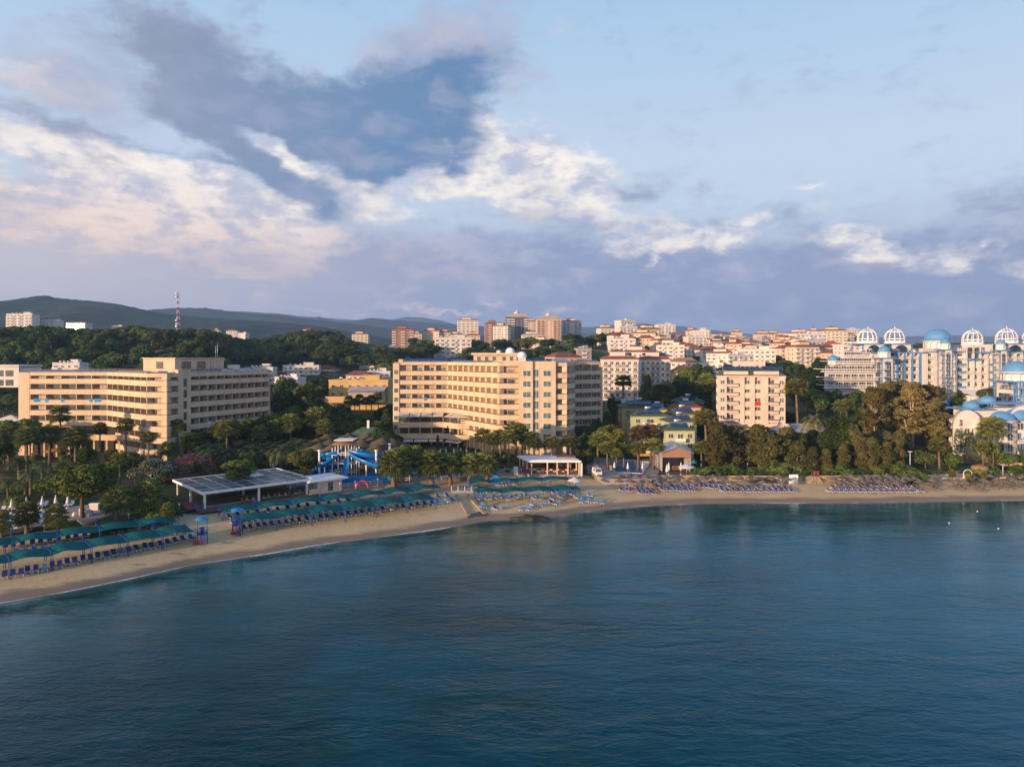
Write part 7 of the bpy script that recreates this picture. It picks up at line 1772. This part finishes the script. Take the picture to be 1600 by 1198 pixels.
# ---- pools
slab('pool_deck', pix([(-40, 838), (120, 812), (160, 800), (150, 788), (0, 800), (-60, 806)], 3.2), 2.6, 3.30, M_PAVE)
def pool(pts, z, label, rim=.35, m=None):
    cx = sum(p[0] for p in pts)/len(pts); cy = sum(p[1] for p in pts)/len(pts); root = empty('swimming_pool', (cx, cy, z), 0, label, 'pool')
    b = MB(); b.prism([(p[0]-cx, p[1]-cy) for p in pts], -.3, 0.0); b.build('water', M_POOL, root)
    b = MB(); n = len(pts); a_ = sum((pts[i][0]*pts[(i+1) % n][1]-pts[(i+1) % n][0]*pts[i][1]) for i in range(n)); q = pts if a_ > 0 else pts[::-1]
    for i in range(n): b.obox((q[i][0]-cx, q[i][1]-cy), (q[(i+1) % n][0]-cx, q[(i+1) % n][1]-cy), rim, -.35, .09+.004*i)
    b.build('rim', m or C_WHITE, root)
pool(pix([(-30, 826), (30, 824), (85, 810), (78, 799), (20, 804), (-40, 812)], 3.32), 3.34, 'curved blue pool at the left edge behind the squat palms')
slab('pool_deck', pix([(925, 740), (946, 748.5), (1018, 748), (1030, 738), (1025, 705), (950, 700), (928, 715)], 3.4), 2.0, 3.42, M_PAVE)
pool(pix([(962, 737), (1002, 739.5), (1015, 722), (968, 719), (955, 728)], 3.45), 3.46, 'bright blue pool of the small terrace right of the ramp road')
slab('promenade', [(x, y+.4) for x, y in backline(-44, 9, 12)]+[(x, y+9.5) for x, y in backline(-44, 9, 12)][::-1], 2.6, 3.14, M_PAVE)
slab('pool_deck', [(-40, 166), (-7, 178), (-5, 190), (-22, 196), (-42, 186)], 3.0, 3.62, M_PAVE)
pool([(-29, 172.5), (-9, 181), (-9.5, 188), (-22, 190), (-33, 181)], 3.66, 'blue pool of the centre hotel behind the short palms')
slab('garden_path', pix([(120, 812), (165, 795), (200, 770), (215, 760), (225, 762), (205, 778), (175, 803), (132, 819)], 3.2), 2.9, 3.25, M_PAVE)
slab('lawn', pix([(140, 835), (270, 808), (262, 780), (230, 745), (120, 765), (170, 795)], 3.1), 2.5, 3.12, M_LAWN)
slab('lawn', [(101, 177), (128, 177), (136, 190), (126, 200), (96, 205), (88, 190)], 2.8, 4.2 if False else 3.45, M_LAWN)
slab('garden_path', [(101, 175.6), (150, 177), (150, 179), (101, 177.6)], 2.8, 3.49, M_PAVE)
wall([(127, 197), (133, 189), (139, 179.5), (142, 175)], 3, 5.6, .6, 'golden ramp wall sloping below the villa hedge')
# white loungers by the left pool
for i, (a, c) in enumerate([(4, 799), (14, 797), (25, 796), (60, 793), (71, 791), (104, 791), (112, 790)]):
    if 'bare' in LP:
        o = dup(LP['bare'], P(a, c, 3.3), .3, 'white lounger on the deck behind the left pool', 'white loungers of the left pool')
root = empty('service_box', P(148, 797, 3.2), .1, 'white utility box standing on the left lawn', 'utility box'); b = MB(); b.box(-.8, .8, -.4, .4, 0, 1.25); b.build('body', C_WHITE, root); b = MB(); b.box(-.9, .9, -.5, .5, 1.26, 1.4); b.build('lid', C_WPAINT, root)
root = empty('rock_fountain', P(130, 806, 3.2), .1, 'white rock cascade at the end of the left pool', 'fountain'); b = MB(); r = random.Random(2)
for i in range(9): rr_ = r.uniform(.3, .7); b.lathe([(rr_*1.2, 0), (rr_, rr_), (rr_*.4, rr_*1.7), (0, rr_*1.8)], 6, (r.uniform(-1.6, 1.2), r.uniform(-.5, .9), r.uniform(0, .9)))
b.build('rocks', C_WHITE, root)
# ---- water park: slides, tower, thatched roofs
def waterpark():
    Y = 165
    def at(px, z, dy=0): q = PY(px, Y+dy, z); return q
    slab('pool_deck', [(-52, 157), (-30, 160), (-26, 178), (-50, 180)], 2.8, 3.5, M_PAVE)
    pool([(-49, 163), (-30, 164), (-29, 174), (-49, 174)], 3.55, 'shallow turquoise splash pool under the water slides')
    bs = empty('splash_basin', (-39, 160.6, 3.4), 0, 'long blue walled splash basin in front of the slide tower', 'basin'); b = MB(); b.box(-11, 10.5, -.3, .3, 0, 1.7); b.box(-11, -10.4, .31, 3, 0, 1.7); b.box(9.9, 10.5, .31, 3, 0, 1.7); b.build('wall', M_SLIDE, bs); b = MB(); b.box(-10.3, 9.8, .35, 2.9, .9, 1.3); b.build('water', M_POOL, bs)
    t = empty('slide_tower', (PY(541, Y, 0).x, Y, 3.5), 0, 'white steel slide tower with stairs in the water park', 'slide tower'); H_ = 8.6
    xs = (-3.0, -1.6, .2, 1.6, 2.8)
    for x in xs:
        for y in (-1.4, 1.4): b = MB(); b.tube([(x, y, 0), (x, y, H_ if abs(x) < 2 else H_-.8)], .13, 6); b.build('leg', C_WPAINT, t)
    b = MB()
    for z in (2, 4, 6): b.box(-3.0, 2.8, -1.45, -1.35, z, z+.12); b.box(-3.0, 2.8, 1.35, 1.45, z, z+.12)
    b.box(-1.6, 1.6, -1.4, 1.4, H_-2.2, H_-2.05); b.build('frame', C_WPAINT, t)
    b = MB()
    for k in range(3):
        for i in range(9):
            s = i/9 if k % 2 == 0 else 1-i/9; b.box(-1.4+2.6*s, -1.1+2.6*s, -.6, .6, k*2.1+i*.23, k*2.1+i*.23+.06)
    b.build('stairs', C_STEEL, t)
    b = MB(); b.lathe([(3.2, H_), (2.9, H_+.2), (1.2, H_+.9), (0, H_+1.1)], 12, (-.2, 0, 0)); b.build('thatched_cap', M_STRAWB, t); b = MB(); b.box(-2.4, 2.2, -2.5, 2.4, H_+1.0, H_+1.15); b.build('roof', C_WPAINT, t)
    def slide(pts, r, label):
        o = empty('water_slide', (pts[0][0], pts[0][1], 0), 0, label, 'slide', 'blue water slides'); P3 = []
        for i in range(len(pts)-1):
            p0 = Vector(pts[max(i-1, 0)]); p1 = Vector(pts[i]); p2 = Vector(pts[i+1]); p3 = Vector(pts[min(i+2, len(pts)-1)])
            for k in range(5):
                s = k/5; P3.append(.5*((2*p1)+(p2-p0)*s+(2*p0-5*p1+4*p2-p3)*s*s+(3*p1-p0-3*p2+p3)*s**3))
        P3.append(Vector(pts[-1])); ox = Vector((pts[0][0], pts[0][1], 0)); b = MB(); b.smooth = True; vs = []; fs = []; n = 10
        for i, p in enumerate(P3):
            d = (P3[min(i+1, len(P3)-1)]-P3[max(i-1, 0)]); d.z = 0; d.normalize(); s = Vector((d.y, -d.x, 0))
            for k in range(n+1):
                a = math.pi+math.pi*k/n; vs.append(p-ox+s*math.cos(a)*r+Vector((0, 0, math.sin(a)*r*.9+r*.5)))
            for k in range(n, -1, -1):
                a = math.pi+math.pi*k/n; vs.append(p-ox+s*math.cos(a)*(r+.08)+Vector((0, 0, math.sin(a)*(r*.9+.08)+r*.5)))
        m = 2*n+2
        for i in range(len(P3)-1):
            for k in range(m): fs.append((i*m+k, i*m+(k+1) % m, (i+1)*m+(k+1) % m, (i+1)*m+k))
        b.faces(vs, fs); b.build('trough', M_SLIDE, o)
        for p in pts[1:-1:2]: b = MB(); b.tube([(p[0]-ox.x, p[1]-ox.y, 3), (p[0]-ox.x, p[1]-ox.y, p[2]-r*.4)], .14, 6); b.build('support', C_WPAINT, o)
    cx = PY(541, Y, 0).x
    slide([(cx+1.5, Y, 10.2), (cx+5, Y-1.0, 9.4), (cx+9, Y+1, 8.6), (cx+12, Y+4, 7.8), (cx+9, Y+6.5, 7.2), (cx+5.5, Y+4.5, 6.6), (cx+8, Y+1, 6.0), (cx+12, Y+1.6, 5.2), (cx+10, Y+6, 4.6), (cx+5, Y+6, 4.0)], 1.7, 'blue water slide curling down to the right of the slide tower')
    slide([(cx-1.5, Y+.5, 10.2), (cx-4, Y, 9.3), (cx-6, Y+3, 8.4), (cx-3, Y+5, 7.6), (cx-2, Y+2.4, 6.8), (cx-5.5, Y+1, 6.0), (cx-7.5, Y+4, 5.0), (cx-9.5, Y+4, 4.2)], 1.6, 'blue water slide curling down to the left of the slide tower')
    slide([(cx+.4, Y-1.5, 9.0), (cx+.8, Y-3.2, 7.0), (cx+.6, Y-5, 5.2), (cx+.6, Y-7, 4.2)], .55, 'narrow straight blue slide in front of the slide tower')
    slide([(cx+2, Y-1, 9.6), (cx+5.5, Y-3, 8.2), (cx+9.5, Y-3.5, 6.8), (cx+11, Y-1, 5.8), (cx+8, Y-.5, 4.9), (cx+5, Y-2.5, 4.1)], 1.5, 'wide blue water slide sweeping across the right of the slide tower')
    slide([(cx-2, Y-1, 9.4), (cx-4.5, Y-2.6, 7.6), (cx-5.6, Y-.5, 6.2), (cx-4, Y-3.6, 4.6)], 1.3, 'short wide blue water slide left in front of the slide tower')
    for px, z, top in ((499, 3.4, 11.5), (588, 3.4, 11.5), (609, 3.4, 12.0)):
        c = empty('white_column', (PY(px, Y-2 if px < 605 else Y+6, 0).x, Y-2 if px < 605 else Y+6, z), 0, 'free standing white column beside the water slides', 'column', 'white columns of the water park'); b = MB(); b.tube([(0, 0, 0), (0, 0, top-z-1)], .26, 12); b.build('shaft', C_WPAINT, c); b = MB(); b.lathe([(.3, 0), (.42, .2), (.42, .4), (0, .4)], 12, (0, 0, top-z-1)); b.build('capital', C_WPAINT, c)
    proto = None
    spots = [(500, 700, 178), (516, 694, 184), (534, 695, 178), (549, 689, 186), (566, 693, 180), (583, 690, 184), (598, 691, 180), (613, 692, 181), (521, 704, 174), (558, 704, 174), (590, 702, 175), (485, 698, 184), (575, 683, 194), (545, 684, 196), (512, 686, 194), (600, 682, 196)]
    for i, (px, yt, yy) in enumerate(spots):
        g = PY(px, yy, 3.6); h = ZP(yt-8, yy)-3.6; lab = 'broad thatched umbrella roof in the cluster behind the water slides'
        if proto is None:
            proto = empty('thatched_roof', g, 0, lab, 'thatched roof', 'thatched roofs of the water park'); b = MB(); b.lathe([(5.0, 0), (4.8, .15), (3.4, .6), (3.45, .68), (2.0, 1.15), (2.05, 1.23), (.8, 1.65), (.6, 1.95), (0, 2.0)], 12, (0, 0, 5.4)); b.smooth = False; b.build('thatch', M_THATCH, proto); b = MB(); b.tube([(0, 0, 0), (0, 0, 5.6)], .18, 8); b.build('pole', C_WOOD, proto); o = proto
        else: o = dup(proto, g, lrnd.uniform(0, 1), lab)
        o.scale = (1, 1, h/7.4)
    gr = empty('green_roofed_hall', PY(572, 200, 4), 0, 'low hall with dark green hipped roof behind the thatched roofs', 'building'); b = MB(); b.box(-6, 6, 0, 7, 0, 5.4); b.build('wall', C_BEIGE2, gr); b = MB(); b.faces([(-7, -1, 5.4), (7, -1, 5.4), (7, 8, 5.4), (-7, 8, 5.4), (-2, 3.5, 8.2), (2, 3.5, 8.2)], [(0, 1, 5, 4), (1, 2, 5), (2, 3, 4, 5), (3, 0, 4), (3, 2, 1, 0)]); b.build('roof', C_GTILE, gr); b = MB(); b.box(-.4, .3, 3, 3.7, 7.5, 10.2); b.build('chimney', C_WHITE, gr)
    ho = empty('pink_slide', P(566, 762, 3.2), .4, 'small pink toddler slide hoops on the promenade', 'slide'); b = MB(); b.tube([(1.4*math.cos(math.pi*k/8), 0, 1.6*math.sin(math.pi*k/8)) for k in range(9)], .3, 6); b.build('hoop', mat('pink_plastic', (.45, .08, .16), .5), ho)
waterpark()
# straw roofed bar beside the solar pavilion
root = empty('straw_shelter', PY(255, 160, 3.2), .35, 'low straw roof just behind the left corner of the solar pavilion', 'thatched roof'); b = MB(); b.faces([(-7, 0, 2.5), (5, 0, 2.5), (5, 6, 2.5), (-7, 6, 2.5), (-5, 3, 3.8), (3, 3, 3.8)], [(0, 1, 5, 4), (1, 2, 5), (2, 3, 4, 5), (3, 0, 4), (3, 2, 1, 0)]); b.build('roof', M_STRAW, root)
for x in (-6, 4):
    for y in (.6, 5.4): b = MB(); b.box(x-.1, x+.1, y-.1, y+.1, 0, 2.5); b.build('post', C_WOOD, root)
# ---- gabled beach bar
def beach_bar():
    Y = 178; x0 = PY(1034, Y, 0).x; x1 = PY(1080, Y, 0).x; w_ = x1-x0; root = empty('beach_bar', (x0, Y, 3.1), 0, 'open fronted beach bar under a pale corrugated gable roof', 'bar'); ze = 5.0; zr_ = 6.6; d = 9
    b = MB()
    for (xa, za, xb, zb) in ((-.6, ze, w_/2, zr_), (w_/2, zr_, w_+.6, ze)):
        n = 12
        for i in range(n):
            u0, u1 = i/n, (i+1)/n-.012; b.faces([(lerp(xa, xb, u0), -.6, lerp(za, zb, u0)), (lerp(xa, xb, u1), -.6, lerp(za, zb, u1)), (lerp(xa, xb, u1)+.8, d, lerp(za, zb, u1)+.5), (lerp(xa, xb, u0)+.8, d, lerp(za, zb, u0)+.5), (lerp(xa, xb, u0), -.6, lerp(za, zb, u0)-.12), (lerp(xa, xb, u1), -.6, lerp(za, zb, u1)-.12)], [(0, 1, 2, 3), (4, 5, 1, 0)])
    b.build('roof', mat('pale_sheet', (.38, .40, .44), .35, .1, .6, metal=.2), root)
    b = MB(); b.faces([(0, 0, ze-1.2), (w_, 0, ze-1.2), (w_, 0, ze), (w_/2, 0, zr_-.15), (0, 0, ze), (0, .15, ze-1.2), (w_, .15, ze-1.2), (w_, .15, ze), (w_/2, .15, zr_-.15), (0, .15, ze)], [(0, 1, 2, 3, 4), (9, 8, 7, 6, 5), (0, 5, 6, 1)]); b.build('gable', C_BRICK, root)
    b = MB(); b.box(0, .2, .2, d, 0, ze); b.box(w_-.2, w_, .2, d, 0, ze); b.box(0, w_, d-.2, d, 0, ze); b.build('wall', C_GREY, root)
    b = MB(); b.box(w_*.1, w_*.9, 3, 3.6, 0, 1.2); b.build('counter', C_WOOD, root)
    slab('bar_terrace', [(x0-1, Y-6.3), (x1+4, Y-5.5), (x1+4, Y+9), (x0-1, Y+9)], 2.4, 3.12, mat('deck_wood', (.14, .10, .08), .8, .2, 2))
beach_bar()
# ---- small things
def simple(name, loc, label, cat, fn, m, part='body', rz=0.0, group=None):
    r_ = empty(name, loc, rz, label, cat, group); b = MB(); fn(b); b.build(part, m, r_); return r_
r_ = simple('notice_board', P(1240, 757, 1.6), 'large blank white board on the beach beside the steps', 'board', lambda b: b.box(-1.1, 1.1, -.06, .06, .3, 2.5), C_WPAINT, 'panel'); b = MB(); b.box(-1.3, 1.3, -.3, .3, -.3, .3); b.build('plinth', C_STONE, r_)
for a, lab in ((1276, 'red flag on a thin pole beside the stone steps'), (1271, 'second red flag pole left of the other')):
    r_ = simple('flag_pole', P(a, 757, 1.9), lab, 'flag', lambda b: b.tube([(0, 0, 0), (0, 0, 3.4)], .04, 5), M_BPOST, 'pole', group='red flags by the steps'); b = MB(); b.box(.03, .5, -.01, .01, 2.4, 3.3); b.build('flag', M_RED, r_)
r_ = simple('white_arch', P(1512, 748, 2.8), 'white wedding arch on the palace beach', 'arch', lambda b: b.tube([(1.1*math.cos(math.pi*k/12), 0, 1.2+1.1*math.sin(math.pi*k/12)) for k in range(13)], .08, 6), C_WPAINT, 'hoop')
b = MB(); b.tube([(-1.1, 0, 0), (-1.1, 0, 1.2)], .08, 6); b.tube([(1.1, 0, 0), (1.1, 0, 1.2)], .08, 6); b.build('post', C_WPAINT, r_)
r_ = simple('reed_hut', P(1531, 742, 3.0), 'round reed screened hut behind the palace beach', 'hut', lambda b: b.lathe([(1.9, .3), (1.9, 2.2), (1.7, 2.3), (0, 2.7)], 14), M_STRAWB, 'screen')
for px, py, z, h, lab in ((1422, 737, 3.4, 5.2, 'tall street lamp on the palace lawn edge'), (1567, 742, 3.1, 2.6, 'short lamp post behind the palace beach')):
    r_ = simple('street_lamp', P(px, py, z), lab, 'lamp', lambda b: b.tube([(0, 0, 0), (0, 0, h)], .07, 6), C_WPAINT, 'post'); b = MB(); b.box(-.5, .5, -.15, .15, h, h+.12); b.build('lamp_head', C_WPAINT, r_)
r_ = simple('billboard', PY(975, 268, ZP(632, 268)-2), 'white billboard on posts beside the upper road', 'billboard', lambda b: b.box(-.9, .9, -.05, .05, 2.2, 4.2), C_WPAINT, 'panel')
b = MB(); b.cur = 0; b.box(-.62, .62, -.09, -.06, 3.3, 3.7); b.box(-.62, .62, -.09, -.06, 2.6, 2.95); b.build('print', C_LBLUE, r_); b = MB(); b.tube([(-.7, 0, -1), (-.7, 0, 2.2)], .06, 5); b.tube([(.7, 0, -1), (.7, 0, 2.2)], .06, 5); b.build('post', C_STEEL, r_)
x = PY(945, 276, 0).x; wall([(x, 276), (x+15, 276)], 6, 15.2, .5, 'pale retaining wall below the two white apartment houses', C_CONC); wall([(x+15.2, 276), (x+12.5, 262)], 6, 12.5, .5, 'stepped wall beside the upper road', C_CONC)
slab('upper_road', [(40, 262), (44, 262), (48, 285), (43, 285)], 5, 11.6, M_TARM)
r_ = simple('entrance_canopy', PY(575, 240, 4.5), 'flat beige entrance canopy under the palms left of the centre hotel', 'canopy', lambda b: b.box(-5, 3, -2, 3, 3.2, 3.7), C_BEIGE2, 'roof'); b = MB(); b.box(-4, -3.6, 0, .4, 0, 3.2); b.build('post', C_BEIGE2, r_); b = MB(); b.box(1.6, 2, 0, .4, 0, 3.2); b.build('post', C_BEIGE2, r_)
r_ = simple('white_tent', PY(10, 232, 4.5), 'pale tent roof left of the left hotel', 'tent', lambda b: b.faces([(-7, 0, 6.4), (6, 0, 6.0), (6, 7, 6.0), (-7, 7, 6.4), (-1, 3.5, 8.6)], [(0, 1, 4), (1, 2, 4), (2, 3, 4), (3, 0, 4)]), C_CANVAS, 'canvas'); b = MB(); b.box(-6.8, 5.8, .3, 6.8, -2, 6.0); b.build('wall', C_WHITE, r_)
# radio mast
def mast():
    Y = 620; g = GY(278, Y); zt = ZP(456, Y); h = zt-g.z; root = empty('radio_mast', g, .3, 'tall lattice radio mast on the wooded ridge', 'mast'); b = MB(); n = 16
    for i in range(n):
        z0, z1 = h*i/n, h*(i+1)/n; r0, r1 = lerp(2.0, .7, i/n), lerp(2.0, .7, (i+1)/n); b.cur = i % 2
        for k in range(3):
            a, c = 2.094*k, 2.094*(k+1); A = lambda r_, q, z: (r_*math.cos(q), r_*math.sin(q), z)
            b.tube([A(r0, a, z0), A(r1, a, z1)], .16, 4); b.tube([A(r0, a, z0), A(r1, c, z1)], .08, 4); b.tube([A(r1, a, z1), A(r1, c, z1)], .08, 4)
    b.build('lattice', [mat('mast_red', (.35, .12, .09), .6), C_WPAINT], root)
    for z, s in ((h*.97, .9), (h*.9, .8), (h*.42, 1.0), (h*.3, 1.1), (h*.35, .8)): b = MB(); b.tube([(-1.1, -.9, z), (-1.1, -1.5, z)], s, 10); b.build('dish', C_WPAINT, root)
mast()
# small buoys
for i, (a, c) in enumerate([(1527, 799), (1483, 817), (1560, 826)]):
    p = P(a, c, .12); b = MB(); b.lathe([(0, -.12), (.13, -.06), (.15, .06), (.08, .17), (0, .2)], 8); o = b.build('buoy', M_PLAST); o.location = p; tag(o, 'small white buoy floating off the palace beach', 'buoy', 'white buoys off the palace beach')
# ---------------------------------------------------------------- evening haze
def haze():
    b = MB(); b.box(-9500, 9500, -1500, 9500, -8, 440)
    m = bpy.data.materials.new('haze_air'); m.use_nodes = True; t = NT(m.node_tree)
    v = t.n('ShaderNodeVolumePrincipled', {'Color': (.36, .60, 1.0, 1), 'Density': 1.1e-4, 'Anisotropy': 0.0})
    t.n('ShaderNodeOutputMaterial', {'Volume': v.outputs[0]})
    o = b.build('haze', m); tag(o, 'pale blue evening haze over the whole bay', 'haze', kind='stuff')
haze()
